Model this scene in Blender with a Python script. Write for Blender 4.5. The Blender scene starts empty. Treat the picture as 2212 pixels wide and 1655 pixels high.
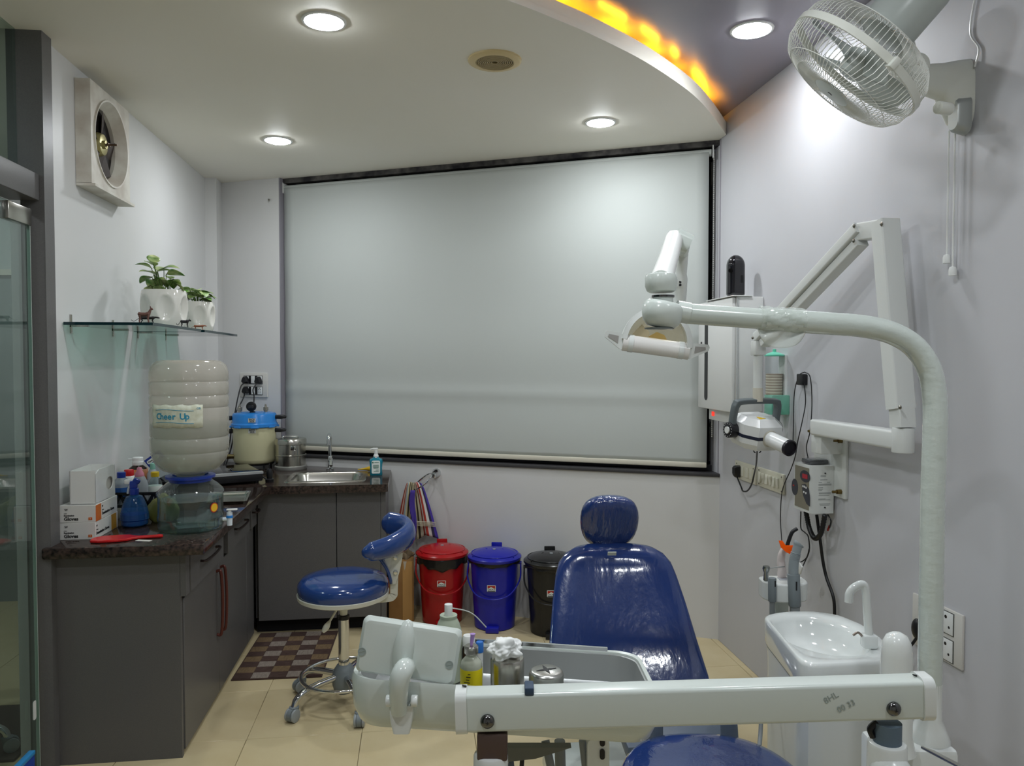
import bpy, bmesh, math, random
from mathutils import Vector, Matrix, Euler, noise
random.seed(7)
PI = math.pi
SC = bpy.context.scene
COL = SC.collection

# ---------------------------------------------------------------- camera, world, exposure
cam_data = bpy.data.cameras.new('camera')
cam_data.sensor_width = 36.0
cam_data.lens = 36.0 * 1640 / 2212
cam_data.clip_start = 0.05
cam = bpy.data.objects.new('camera', cam_data)
cam.location = (0, 0, 1.55)
cam.rotation_euler = (PI / 2 - 0.03048, 0, -0.12676)
COL.objects.link(cam)
SC.camera = cam
world = bpy.data.worlds.new('night_world')
SC.world = world
world.use_nodes = True
world.node_tree.nodes['Background'].inputs[0].default_value = (0.012, 0.014, 0.02, 1)
world.node_tree.nodes['Background'].inputs[1].default_value = 0.3
SC.view_settings.view_transform = 'Standard'
SC.view_settings.look = 'None'
SC.view_settings.gamma = 1.0
SC.view_settings.use_curve_mapping = False
SC.view_settings.exposure = 1.06
LAMP_STRENGTH = 100.0        # ceiling downlights
COVE_STRENGTH = 36.0        # amber strip in the ceiling cove

# ---------------------------------------------------------------- materials
def lin(h):
    if not isinstance(h, str):
        return tuple(h)[:3]
    h = h.lstrip('#')
    r = []
    for i in (0, 2, 4):
        c = int(h[i:i + 2], 16) / 255
        r.append(c / 12.92 if c <= 0.04045 else ((c + 0.055) / 1.055) ** 2.4)
    return tuple(r)

MATS = {}
def mat(name, col='#ffffff', rough=0.5, metal=0.0, spec=0.5, coat=0.0, bump=None, var=None, emit=None, trans=0.0, ior=1.45, stretch=None, sss=0.0):
    """bump = (scale, strength, distance); var = (scale, other colour, amount)"""
    if name in MATS:
        return MATS[name]
    m = bpy.data.materials.new(name)
    m.use_nodes = True
    nt = m.node_tree
    b = nt.nodes['Principled BSDF']
    c = lin(col)
    b.inputs['Base Color'].default_value = (*c, 1)
    b.inputs['Roughness'].default_value = rough
    b.inputs['Metallic'].default_value = metal
    b.inputs['Specular IOR Level'].default_value = spec
    b.inputs['IOR'].default_value = ior
    b.inputs['Coat Weight'].default_value = coat
    b.inputs['Coat Roughness'].default_value = 0.05
    b.inputs['Transmission Weight'].default_value = trans
    if emit:
        b.inputs['Emission Color'].default_value = (*lin(emit[0]), 1)
        b.inputs['Emission Strength'].default_value = emit[1]
    if bump or var:
        tc = nt.nodes.new('ShaderNodeTexCoord')
        mp = nt.nodes.new('ShaderNodeMapping')
        nt.links.new(tc.outputs['Object'], mp.inputs[0])
        if stretch:
            mp.inputs['Scale'].default_value = stretch
    if bump:
        n = nt.nodes.new('ShaderNodeTexNoise')
        n.inputs['Scale'].default_value = bump[0]
        n.inputs['Detail'].default_value = 4
        nt.links.new(mp.outputs[0], n.inputs['Vector'])
        bp = nt.nodes.new('ShaderNodeBump')
        bp.inputs['Strength'].default_value = bump[1]
        bp.inputs['Distance'].default_value = bump[2]
        nt.links.new(n.outputs['Fac'], bp.inputs['Height'])
        nt.links.new(bp.outputs[0], b.inputs['Normal'])
        if coat:
            nt.links.new(bp.outputs[0], b.inputs['Coat Normal'])
    if var:
        n2 = nt.nodes.new('ShaderNodeTexNoise')
        n2.inputs['Scale'].default_value = var[0]
        n2.inputs['Detail'].default_value = 5
        nt.links.new(mp.outputs[0], n2.inputs['Vector'])
        rp = nt.nodes.new('ShaderNodeValToRGB')
        rp.color_ramp.elements[0].position = 0.35
        rp.color_ramp.elements[0].color = (*c, 1)
        rp.color_ramp.elements[1].position = 0.7
        o = lin(var[1])
        a = var[2]
        rp.color_ramp.elements[1].color = (*[c[i] * (1 - a) + o[i] * a for i in range(3)], 1)
        nt.links.new(n2.outputs['Fac'], rp.inputs[0])
        nt.links.new(rp.outputs[0], b.inputs['Base Color'])
    MATS[name] = m
    return m

def clear(name, tint='#ffffff', gloss=1.0, rough=0.02, body=None, fac=0.0, ior=1.45):
    """thin clear plastic or pane: tinted transparent + fresnel gloss (+ some milky diffuse body)"""
    if name in MATS:
        return MATS[name]
    m = bpy.data.materials.new(name)
    m.use_nodes = True
    nt = m.node_tree
    nt.nodes.remove(nt.nodes['Principled BSDF'])
    out = nt.nodes['Material Output']
    tr = nt.nodes.new('ShaderNodeBsdfTransparent')
    tr.inputs[0].default_value = (*lin(tint), 1)
    gl = nt.nodes.new('ShaderNodeBsdfGlossy')
    gl.inputs['Roughness'].default_value = rough
    fr = nt.nodes.new('ShaderNodeFresnel')
    geo = nt.nodes.new('ShaderNodeNewGeometry')      # same reflectance on both faces of the thin wall
    io = nt.nodes.new('ShaderNodeMapRange')
    io.inputs['To Min'].default_value = ior
    io.inputs['To Max'].default_value = 1.0 / ior
    nt.links.new(geo.outputs['Backfacing'], io.inputs['Value'])
    nt.links.new(io.outputs[0], fr.inputs[0])
    mu = nt.nodes.new('ShaderNodeMath')
    mu.operation = 'MULTIPLY'
    mu.inputs[1].default_value = gloss
    nt.links.new(fr.outputs[0], mu.inputs[0])
    base = tr
    if body:
        df = nt.nodes.new('ShaderNodeBsdfDiffuse')
        df.inputs[0].default_value = (*lin(body), 1)
        mx0 = nt.nodes.new('ShaderNodeMixShader')
        mx0.inputs[0].default_value = fac
        nt.links.new(tr.outputs[0], mx0.inputs[1])
        nt.links.new(df.outputs[0], mx0.inputs[2])
        base = mx0
    mx = nt.nodes.new('ShaderNodeMixShader')
    nt.links.new(mu.outputs[0], mx.inputs[0])
    nt.links.new(base.outputs[0], mx.inputs[1])
    nt.links.new(gl.outputs[0], mx.inputs[2])
    nt.links.new(mx.outputs[0], out.inputs[0])
    MATS[name] = m
    return m

def stripes(name, ramp, rough=0.85, axis=0, period=1.0):
    """colour bands along a UV axis"""
    m = bpy.data.materials.new(name)
    m.use_nodes = True
    nt = m.node_tree
    b = nt.nodes['Principled BSDF']
    b.inputs['Roughness'].default_value = rough
    uv = nt.nodes.new('ShaderNodeUVMap')
    sp = nt.nodes.new('ShaderNodeSeparateXYZ')
    nt.links.new(uv.outputs[0], sp.inputs[0])
    rp = nt.nodes.new('ShaderNodeValToRGB')
    rp.color_ramp.interpolation = 'CONSTANT'
    els = rp.color_ramp.elements
    while len(els) < len(ramp):
        els.new(0.5)
    for e, (p, c) in zip(els, ramp):
        e.position = p
        e.color = (*lin(c), 1)
    nt.links.new(sp.outputs[axis], rp.inputs[0])
    nt.links.new(rp.outputs[0], b.inputs['Base Color'])
    MATS[name] = m
    return m

# ---------------------------------------------------------------- mesh builder
FR = {}          # world frame of every top-level thing
def frame(loc, rotz=0.0):
    return Matrix.Translation(Vector(loc)) @ Matrix.Rotation(rotz, 4, 'Z')

def rrect(w, h, r, n=5):
    """rounded rectangle, counter clockwise, centred"""
    pts = []
    for cx, cy, a0 in ((w / 2 - r, h / 2 - r, 0), (-w / 2 + r, h / 2 - r, 90), (-w / 2 + r, -h / 2 + r, 180), (w / 2 - r, -h / 2 + r, 270)):
        for i in range(n + 1):
            a = math.radians(a0 + 90 * i / n)
            pts.append((cx + r * math.cos(a), cy + r * math.sin(a)))
    return pts

def spline(pts, n=8):
    """Catmull-Rom through 3-d points"""
    P = [Vector(p) for p in pts]
    P = [2 * P[0] - P[1]] + P + [2 * P[-1] - P[-2]]
    res = []
    for i in range(1, len(P) - 2):
        for k in range(n):
            t = k / n
            a, b, c, d = P[i - 1], P[i], P[i + 1], P[i + 2]
            res.append(0.5 * ((2 * b) + (c - a) * t + (2 * a - 5 * b + 4 * c - d) * t * t + (3 * b - a - 3 * c + d) * t ** 3))
    res.append(P[-2])
    return res

class B:
    def __init__(s, M=None):
        s.bm = bmesh.new()
        s.uv = s.bm.loops.layers.uv.new('UVMap')
        s.M = M
    def _v(s, co):
        co = Vector(co)
        return s.bm.verts.new(s.M @ co if s.M is not None else co)
    def face(s, vs):
        try:
            return s.bm.faces.new(vs)
        except ValueError:
            return None
    def poly(s, pts):
        return s.face([s._v(p) for p in pts])
    def box(s, c, d, rot=None, bev=0.0, seg=2):
        R = rot.to_matrix().to_4x4() if isinstance(rot, Euler) else (rot if rot is not None else Matrix.Identity(4))
        T = Matrix.Translation(Vector(c)) @ R
        tmp = bmesh.new()
        bmesh.ops.create_cube(tmp, size=1.0)
        bmesh.ops.scale(tmp, vec=Vector(d), verts=tmp.verts)
        if bev > 0:
            bmesh.ops.bevel(tmp, geom=list(tmp.edges), offset=min(bev, min(d) * 0.49), segments=seg, affect='EDGES', profile=0.5)
        s._merge(tmp, T)
        return s
    def _merge(s, tmp, T=None):
        mp = {}
        for v in tmp.verts:
            mp[v] = s._v(T @ v.co if T is not None else v.co)
        for f in tmp.faces:
            s.face([mp[v] for v in f.verts])
        tmp.free()
    def mm(s, lo, hi, bev=0.0, seg=2):
        lo, hi = Vector(lo), Vector(hi)
        return s.box((lo + hi) / 2, hi - lo, bev=bev, seg=seg)
    def rings(s, rings, cap0=True, cap1=True, closed=True):
        """skin between successive rings of points"""
        R = [[s._v(p) for p in r] for r in rings]
        n = len(R[0])
        m = len(R)
        for i in range(m - 1):
            for j in range(n if closed else n - 1):
                k = (j + 1) % n
                f = s.face([R[i][j], R[i][k], R[i + 1][k], R[i + 1][j]])
                if f:
                    us = ((j / n, i / (m - 1)), ((j + 1) / n, i / (m - 1)), ((j + 1) / n, (i + 1) / (m - 1)), (j / n, (i + 1) / (m - 1)))
                    for lp, u in zip(f.loops, us):
                        lp[s.uv].uv = u
        if closed and cap0:
            s.face(list(reversed(R[0])))
        if closed and cap1:
            s.face(R[-1])
        return s
    def cyl(s, p0, p1, r0, r1=None, n=20, cap=True, bev=0.0):
        r1 = r0 if r1 is None else r1
        p0, p1 = Vector(p0), Vector(p1)
        d = (p1 - p0).normalized()
        a = d.orthogonal().normalized()
        b = d.cross(a)
        rr = []
        def ring(p, r):
            return [p + (a * math.cos(2 * PI * i / n) + b * math.sin(2 * PI * i / n)) * r for i in range(n)]
        if bev > 0:
            seq = [(p0, r0 - bev), (p0 + d * bev * 0.3, r0 - bev * 0.3), (p0 + d * bev, r0), (p1 - d * bev, r1), (p1 - d * bev * 0.3, r1 - bev * 0.3), (p1, r1 - bev)]
        else:
            seq = [(p0, r0), (p1, r1)]
        return s.rings([ring(p, r) for p, r in seq], cap, cap)
    def lathe(s, prof, c=(0, 0, 0), n=32, axis=None, cap0=True, cap1=True):
        """prof = [(r, z)...] turned about a vertical axis through c (or the given axis vector)"""
        c = Vector(c)
        d = Vector(axis).normalized() if axis is not None else Vector((0, 0, 1))
        a = Vector((1, 0, 0)) if axis is None else d.orthogonal().normalized()
        b = d.cross(a)
        rr = []
        for r, z in prof:
            r = max(r, 1e-5)
            rr.append([c + d * z + (a * math.cos(2 * PI * i / n) + b * math.sin(2 * PI * i / n)) * r for i in range(n)])
        return s.rings(rr, cap0, cap1)
    def tube(s, pts, r, n=10, cap=True, loop=False):
        P = [Vector(p) for p in pts]
        m = len(P)
        R = r if isinstance(r, (list, tuple)) else [r] * m
        t0 = (P[1] - P[0]).normalized()
        a = t0.orthogonal().normalized()
        rr = []
        for i in range(m):
            if loop:
                t = (P[(i + 1) % m] - P[i - 1]).normalized()
            else:
                t = (P[min(i + 1, m - 1)] - P[max(i - 1, 0)]).normalized()
            a = (a - t * a.dot(t))
            if a.length < 1e-6:
                a = t.orthogonal()
            a.normalize()
            b = t.cross(a)
            rr.append([P[i] + (a * math.cos(2 * PI * k / n) + b * math.sin(2 * PI * k / n)) * R[i] for k in range(n)])
        if loop:
            rr.append(rr[0])
            return s.rings(rr, False, False)
        return s.rings(rr, cap, cap)
    def ribbon(s, pts, w, h, upv=(0, 0, 1)):
        """bar of w x h section along a path; w is across, h along upv"""
        P = [Vector(p) for p in pts]
        m = len(P)
        rr = []
        for i in range(m):
            t = (P[min(i + 1, m - 1)] - P[max(i - 1, 0)]).normalized()
            sd = t.cross(Vector(upv))
            if sd.length < 1e-4:
                sd = t.orthogonal()
            sd.normalize()
            u = sd.cross(t).normalized()
            rr.append([P[i] + sd * w / 2 * x + u * h / 2 * y for x, y in ((-1, -1), (1, -1), (1, 1), (-1, 1))])
        return s.rings(rr)
    def rbeam(s, p0, p1, w, h, r, upv=(0, 0, 1), n=4):
        """rounded-section bar from p0 to p1"""
        p0, p1 = Vector(p0), Vector(p1)
        t = (p1 - p0).normalized()
        sd = t.cross(Vector(upv)).normalized()
        u = sd.cross(t).normalized()
        rr = [[p + sd * x + u * y for x, y in rrect(w, h, r, n)] for p in (p0, p1)]
        return s.rings(rr)
    def prism(s, poly, z0, z1, T=None):
        T = T if T is not None else Matrix.Identity(4)
        return s.rings([[T @ Vector((x, y, z)) for x, y in poly] for z in (z0, z1)])
    def grid(s, fn, nu, nv, wrapu=False, ur=(0.0, 1.0)):
        V = [[s._v(fn(i / nu, j / nv)) for i in range(nu if wrapu else nu + 1)] for j in range(nv + 1)]
        for j in range(nv):
            for i in range(nu):
                k = (i + 1) % nu if wrapu else i + 1
                f = s.face([V[j][i], V[j][k], V[j + 1][k], V[j + 1][i]])
                if f:
                    for lp, u in zip(f.loops, ((i / nu, j / nv), ((i + 1) / nu, j / nv), ((i + 1) / nu, (j + 1) / nv), (i / nu, (j + 1) / nv))):
                        lp[s.uv].uv = (ur[0] + (ur[1] - ur[0]) * u[0], u[1])
        return s
    def ball(s, c, r, sc=(1, 1, 1), n=20, m=12):
        c = Vector(c)
        def f(u, v):
            a, b = 2 * PI * u, PI * (v - 0.5)
            cb = max(math.cos(b), 1e-4)
            return c + Vector((math.cos(a) * cb * sc[0], math.sin(a) * cb * sc[1], math.sin(b) * sc[2])) * r
        return s.grid(f, n, m, True)
    def blob(s, c, sc, fn, sub=5):
        tmp = bmesh.new()
        bmesh.ops.create_icosphere(tmp, subdivisions=sub, radius=1.0)
        for v in tmp.verts:
            d = v.co.normalized()
            k = fn(d)
            v.co = Vector((d.x * sc[0], d.y * sc[1], d.z * sc[2])) * k
        s._merge(tmp, Matrix.Translation(Vector(c)))
        return s
    def out(s, name, material, parent=None, local=False, smooth=True, ang=40, thick=0.0, sub=0):
        bmesh.ops.recalc_face_normals(s.bm, faces=s.bm.faces)
        me = bpy.data.meshes.new(name)
        s.bm.to_mesh(me)
        s.bm.free()
        if smooth:
            for p in me.polygons:
                p.use_smooth = True
            me.set_sharp_from_angle(angle=math.radians(ang))
        me.materials.append(material)
        o = bpy.data.objects.new(name, me)
        COL.objects.link(o)
        if parent is not None:
            o.parent = parent
            F = FR[parent.name]
            FR[o.name] = F
            if not local:
                me.transform(F.inverted())
        if thick:
            md = o.modifiers.new('solid', 'SOLIDIFY')
            md.thickness = thick
            md.offset = 0
        if sub:
            md = o.modifiers.new('sub', 'SUBSURF')
            md.levels = sub
            md.render_levels = sub
        return o

def thing(name, label, cat, loc, rotz=0.0, group=None):
    o = bpy.data.objects.new(name, None)
    o.empty_display_size = 0.05
    COL.objects.link(o)
    o.location = loc
    o.rotation_euler = (0, 0, rotz)
    o['label'] = label
    o['category'] = cat
    if group:
        o['group'] = group
    FR[o.name] = frame(loc, rotz)
    return o

def solo(b, name, material, label, cat, loc, rotz=0.0, group=None, **k):
    """a thing that is one mesh, built in world space"""
    o = b.out(name, material, **k)
    F = frame(loc, rotz)
    o.data.transform(F.inverted())
    o.location = loc
    o.rotation_euler = (0, 0, rotz)
    FR[o.name] = F
    o['label'] = label
    o['category'] = cat
    if group:
        o['group'] = group
    return o

def struct(b, name, material, loc=(0, 0, 0), rotz=0.0, **k):
    o = b.out(name, material, **k)
    F = frame(loc, rotz)
    o.data.transform(F.inverted())
    o.location = loc
    o.rotation_euler = (0, 0, rotz)
    FR[o.name] = F
    o['kind'] = 'structure'
    return o

def text(name, body, size, material, parent, T, depth=0.0004, align='CENTER', bold=0.0, sx=1.0):
    """lettering as thin raised mesh; T places it (x = reading direction, z = out of the surface), world space"""
    cu = bpy.data.curves.new(name, 'FONT')
    cu.body = body
    cu.size = size
    cu.align_x = align
    cu.align_y = 'CENTER'
    cu.extrude = depth
    cu.offset = bold
    cu.resolution_u = 3
    tmp = bpy.data.objects.new(name + '_tmp', cu)
    COL.objects.link(tmp)
    dg = bpy.context.evaluated_depsgraph_get()
    me = bpy.data.meshes.new_from_object(tmp.evaluated_get(dg))
    bpy.data.objects.remove(tmp)
    me.materials.clear()
    me.materials.append(material)
    me.name = name
    me.transform(T @ Matrix.Diagonal((sx, 1, 1, 1)))
    o = bpy.data.objects.new(name, me)
    COL.objects.link(o)
    o.parent = parent
    F = FR[parent.name]
    me.transform(F.inverted())
    FR[o.name] = F
    return o

def axes(o, x, y):
    """placement matrix from an origin, a reading direction and an up direction"""
    x = Vector(x).normalized()
    z = x.cross(Vector(y)).normalized()
    y = z.cross(x)
    return Matrix.Translation(Vector(o)) @ Matrix((x, y, z)).transposed().to_4x4()

def copy_tree(o, parent=None, loc=None, rotz=None):
    c = o.copy()
    COL.objects.link(c)
    c.parent = parent
    if loc is not None:
        c.location = loc
    if rotz is not None:
        c.rotation_euler = (0, 0, rotz)
    for ch in list(o.children):
        copy_tree(ch, c)
    return c


# ================================================================ the room
XL, XR, ZC, ZU, YB = -1.38, 1.66, 2.755, 2.865, -1.7
WC, WA = (1.66, 3.985, 0.0), PI - 0.4516      # window wall: corner and direction (local x runs left along it, y into the room)
WM = frame(WC, WA)

m_wall = mat('paint_pale_grey', '#d8d8d8', 0.42, bump=(60, 0.06, 0.002), var=(1.3, '#cfcfcc', 0.6))
m_wall_r = mat('paint_lavender_grey', '#c8c8cc', 0.52, spec=0.3, bump=(45, 0.07, 0.002), var=(1.1, '#bdbec2', 0.7))
m_ceil = mat('ceiling_white', '#f0ede3', 0.6, bump=(70, 0.04, 0.001), var=(0.8, '#ebe6d6', 0.6))
m_ceil_u = mat('ceiling_mauve', '#8d8894', 0.28, bump=(30, 0.05, 0.002))
m_grout = mat('grout', '#8f8468', 0.9)
m_dark = mat('laminate_charcoal', '#636261', 0.38, bump=(220, 0.12, 0.0006), var=(260, '#585657', 0.6))
m_black = mat('black_plastic', '#17171a', 0.35)
m_white = mat('white_plastic', '#e4e6e4', 0.3)
m_steel = mat('brushed_steel', '#b9b6ae', 0.22, 1.0)
m_chrome = mat('chrome', '#d6d8da', 0.07, 1.0)
m_screw = mat('zinc_screw', '#8d8a82', 0.3, 1.0)

# floor and its tiles
def tile_mat():
    m = mat('ivory_tile', '#d3c39c', 0.16, var=(5.0, '#cab88f', 0.8))
    return m
fl = struct(B().mm((-3.2, YB, -0.08), (XR + 0.1, 6.0, -0.004)), 'floor', m_grout)
mt = tile_mat()
TS, G = 0.463, 0.0022
def tile_mesh(w, h):
    b = B()
    b.mm((0, 0, -0.006), (w, h, 0.0), bev=0.0012, seg=1)
    o = b.out('tile', mt)
    me = o.data
    bpy.data.objects.remove(o)
    return me
tm_cache = {}
ys = [3.17 + TS * k for k in range(-11, 6)]
xs = [-0.688 + TS * k for k in range(-6, 6)]
for x in xs:
    for y in ys:
        x0, x1 = max(x, -3.0), min(x + TS - G, XR)
        y0, y1 = max(y, YB), min(y + TS - G, 5.6)
        if x1 - x0 < 0.02 or y1 - y0 < 0.02:
            continue
        if y0 > 5.55 + (-1.38 - x0) * 0.485:          # wholly behind the window wall
            continue
        key = (round(x1 - x0, 3), round(y1 - y0, 3))
        if key not in tm_cache:
            tm_cache[key] = tile_mesh(*key)
        o = bpy.data.objects.new('tile', tm_cache[key])
        COL.objects.link(o)
        o.parent = fl
        o.location = (x0, y0, 0)

# walls
b = B(); b.mm((XL - 0.12, 3.07, 0), (XL, 5.35, ZC + 0.02)); struct(b, 'wall_left', m_wall)
b = B(); b.mm((XL - 0.12, 5.28, 0), (-1.305, 5.75, ZC + 0.02)); struct(b, 'wall_left_corner_column', m_wall)
b = B(); b.mm((XR, YB, 0), (XR + 0.1, 4.35, ZU + 0.05)); struct(b, 'wall_right', m_wall_r)
b = B(); b.mm((-3.2, YB - 0.1, 0), (XR + 0.1, YB, ZU + 0.05)); struct(b, 'wall_front', m_wall)
b = B(WM)
b.mm((0.0, -0.14, 0), (3.45, 0, 0.915))
b.mm((2.835, -0.14, 0.915), (3.45, 0, ZC + 0.02))
b.mm((-0.1, -0.14, ZC - 0.01), (3.45, -0.10, ZC + 0.05))
struct(b, 'wall_back', m_wall, WC, WA)
# dim lobby beyond the glass partition
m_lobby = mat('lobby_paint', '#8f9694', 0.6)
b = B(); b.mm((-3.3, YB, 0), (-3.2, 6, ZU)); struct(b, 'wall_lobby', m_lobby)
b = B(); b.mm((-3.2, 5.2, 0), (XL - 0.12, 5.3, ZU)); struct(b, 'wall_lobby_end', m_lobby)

# lower ceiling with the curved edge, upper ceiling
curve = spline([(-1.48, 2.10, 0), (-0.9, 2.17, 0), (-0.4, 2.29, 0), (0.0, 2.425, 0), (0.308, 2.563, 0), (0.524, 2.70, 0), (0.665, 2.80, 0), (0.93, 3.017, 0), (1.222, 3.316, 0), (1.435, 3.592, 0), (1.657, 3.925, 0)], 6)
cp = [(p.x, p.y) for p in curve]
lip = []
for i, p in enumerate(curve):
    t = (curve[min(i + 1, len(curve) - 1)] - curve[max(i - 1, 0)]).normalized()
    n = Vector((-t.y, t.x, 0))
    lip.append((p, n))
b = B()
b.prism(cp + [(XR, 4.3), (-1.30, 5.75), (-3.2, 5.75), (-3.2, 2.1)], ZC, ZC + 0.025)
# upstand along the curve
b.rings([[(p.x, p.y, ZC + 0.024), (p.x, p.y, ZC + 0.066), (p.x + n.x * 0.02, p.y + n.y * 0.02, ZC + 0.066), (p.x + n.x * 0.02, p.y + n.y * 0.02, ZC + 0.024)] for p, n in lip])
struct(b, 'ceiling', m_ceil)
b = B(); b.mm((-3.2, YB, ZU), (XR + 0.1, 6.0, ZU + 0.05)); struct(b, 'ceiling', m_ceil_u)
b = B(); b.mm((-3.2, 4.55, ZC + 0.02), (XR + 0.1, 4.6, ZU)); struct(b, 'wall_cove_end', m_ceil_u)

# amber strip light lying in the cove
m_amber = mat('amber_led', '#ffb020', 0.5, emit=('#ffac18', COVE_STRENGTH))
cv = thing('cove_light', 'amber LED strip glowing in the cove above the curved ceiling edge', 'light', (0.665, 2.85, ZC + 0.03))
m_led_tape = mat('led_tape', '#c9b48a', 0.5)
L2 = [(p + n * 0.055) for p, n in lip]
B().tube([(p.x, p.y, ZC + 0.034) for p in L2], 0.006, 6).out('tape', m_led_tape, cv)
k = 24
while k < len(L2) - 4:
    ln = random.choice((2, 3, 4, 5))
    seg = L2[k:k + ln]
    B().ribbon([(p.x, p.y, ZC + 0.046) for p in seg], 0.014, 0.008).out('led_segment', m_amber, cv)
    k += ln + random.choice((1, 1, 2, 3))

# downlights
m_lamp = mat('lamp_diffuser', '#ffffff', 0.5, emit=('#f6fbff', LAMP_STRENGTH))
m_lamp_soft = mat('lamp_diffuser_soft', '#ffffff', 0.5, emit=('#f6fbff', LAMP_STRENGTH * 0.7))
def downlight(x, y, z, label, r=0.066, m=None):
    t = thing('downlight', label, 'ceiling light', (x, y, z), 0, 'round recessed downlights')
    b = B(); b.lathe([(r + 0.013, 0.0), (r + 0.012, -0.004), (r + 0.003, -0.006), (r, -0.001), (r - 0.001, 0.0)], (x, y, z), 40, cap0=False, cap1=False)
    b.out('trim_ring', m_white, t)
    B().lathe([(0.001, -0.014), (r * 0.5, -0.0132), (r * 0.85, -0.0098), (r + 0.002, -0.003)], (x, y, z), 40, cap1=False).out('diffuser', m or m_lamp, t)
    return t
downlight(-0.317, 2.80, ZC, 'bright round downlight nearest the camera on the white ceiling')
downlight(-0.743, 4.334, ZC, 'round downlight on the white ceiling above the sink corner')
downlight(0.937, 3.801, ZC, 'round downlight on the white ceiling close to the blind')
downlight(1.335, 2.92, ZU, 'round downlight on the mauve ceiling beside the wall fan', 0.072, m_lamp_soft)
downlight(-2.35, 2.2, ZC, 'dim round downlight in the lobby beyond the glass door', 0.066)
downlight(-2.35, 4.1, ZC, 'unseen downlight added to brighten the far end of the lobby', 0.066)  # extra unseen lamp, added to make the lobby brighter
downlight(0.30, 1.55, ZU, 'unseen downlight added over the delivery arm to brighten the lower room', 0.072)  # added lamp out of view, lifts the chair and lower back wall
downlight(1.05, 0.5, ZU, 'round downlight behind the camera on the right of the mauve ceiling', 0.072)
downlight(-0.55, 0.5, ZU, 'round downlight behind the camera on the left of the mauve ceiling', 0.072)

# ceiling loudspeaker
m_beige = mat('aged_beige_plastic', '#d8c494', 0.45)
m_beige_d = mat('aged_beige_grille', '#a8956a', 0.5)
t = thing('ceiling_speaker', 'round beige ceiling loudspeaker with concentric slots', 'speaker', (0.322, 3.075, ZC))
c = (0.322, 3.075, ZC)
B().lathe([(0.108, 0), (0.107, -0.006), (0.098, -0.011), (0.078, -0.012), (0.075, -0.004)], c, 48, cap0=False, cap1=False).out('rim', m_beige, t)
B().lathe([(0.001, -0.004), (0.076, -0.004)], c, 48, cap1=False).out('backing', m_black, t)
for k in range(9):
    r = 0.012 + k * 0.0075
    B().lathe([(r, -0.004), (r, -0.0105), (r + 0.0048, -0.0105), (r + 0.0048, -0.004)], c, 40, cap0=False, cap1=False).out('grille_ring', m_beige_d, t)

# charcoal jamb, header, glass door and transom on the left
b = B(); b.mm((-1.435, 3.01, 0), (-1.352, 3.085, ZC)); b.mm((-1.475, 3.01, 2.2), (-1.435, 3.085, ZC)); struct(b, 'trim_1', m_dark)
b = B(); b.mm((-1.475, 0.4, 2.135), (-1.368, 3.008, 2.232), bev=0.004); struct(b, 'trim_2', m_dark)
b = B(); b.mm((-1.475, 0.32, 0), (-1.352, 0.4, ZC)); struct(b, 'trim_3', m_dark)
b = B(); b.mm((-1.475, YB, 0), (-1.38, 0.32, ZC + 0.1)); struct(b, 'wall_left_front', m_wall)
b = B(); b.mm((-1.475, 0.3, ZC), (-1.38, 2.2, ZU)); struct(b, 'wall_left_bulkhead', m_wall)
m_pane = clear('glass_pane', '#e4efec', 1.5, 0.0, ior=1.5)
b = B(); b.mm((-1.398, 1.95, 0.012), (-1.386, 2.972, 2.1), bev=0.0015, seg=1); d1 = struct(b, 'door_1', m_pane)
b = B()
b.box((-1.392, 2.885, 2.065), (0.034, 0.16, 0.062), bev=0.004)
b.out('patch_fitting', m_steel, d1)
b = B(); b.mm((-1.398, 2.9722, 0.012), (-1.386, 2.9745, 2.1)); b.out('polished_edge', mat('glass_edge_pale', '#b9c4bc', 0.2), d1)
b = B(); b.prism(rrect(0.022, 0.07, 0.008), 0, 0.0008, axes((-1.3845, 2.935, 0.27), (0, 1, 0), (0, 0, 1))); b.out('sticker', m_white, d1)
b = B(); b.mm((-1.398, 0.42, 0.012), (-1.386, 1.94, 2.1)); struct(b, 'window_3', m_pane)
b = B(); b.mm((-1.45, 0.4, 2.24), (-1.44, 3.005, ZC)); struct(b, 'window_2', m_pane)

# the window behind the blind
wf = B(WM)
m_frame = mat('dark_window_frame', '#2b2a30', 0.4)
wf.mm((0.0, -0.14, 0.915), (2.835, -0.10, 0.955)); wf.mm((0.0, -0.14, ZC - 0.05), (2.835, -0.10, ZC - 0.01))
wf.mm((0.0, -0.14, 0.95), (0.035, -0.10, ZC - 0.05)); wf.mm((2.80, -0.14, 0.95), (2.835, -0.10, ZC - 0.05))
wf.mm((1.40, -0.14, 0.95), (1.44, -0.10, ZC - 0.05))
w1 = struct(wf, 'window_1', m_frame, WC, WA)
for x0, x1 in ((0.035, 1.40), (1.44, 2.80)):
    g = B(WM); g.mm((x0, -0.125, 0.955), (x1, -0.117, ZC - 0.05)); g.out('pane', clear('night_glass', '#10131c', 1.0, 0.01), w1)
s = B(WM); s.mm((0.0, -0.10, 0.905), (2.835, 0.012, 0.924), bev=0.003); s.out('sill', mat('dark_sill', '#3b3a3c', 0.5), w1)
s = B(WM); s.mm((0.0, -0.10, 0.924), (0.012, -0.012, ZC)); s.out('jamb', mat('jamb_grey', '#8a878f', 0.5), w1)
s = B(WM); s.mm((2.826, -0.10, 0.924), (2.836, 0.002, ZC)); s.out('jamb', mat('jamb_grey', '#8a878f', 0.5), w1)
s = B(WM); s.mm((0.0, -0.10, ZC - 0.03), (2.835, -0.03, ZC)); s.out('head', mat('gap_black', '#1c1b20', 0.8, var=(14, '#807d78', 0.5)), w1)  # near-black mottled strip for the black gap above the blind

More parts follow.
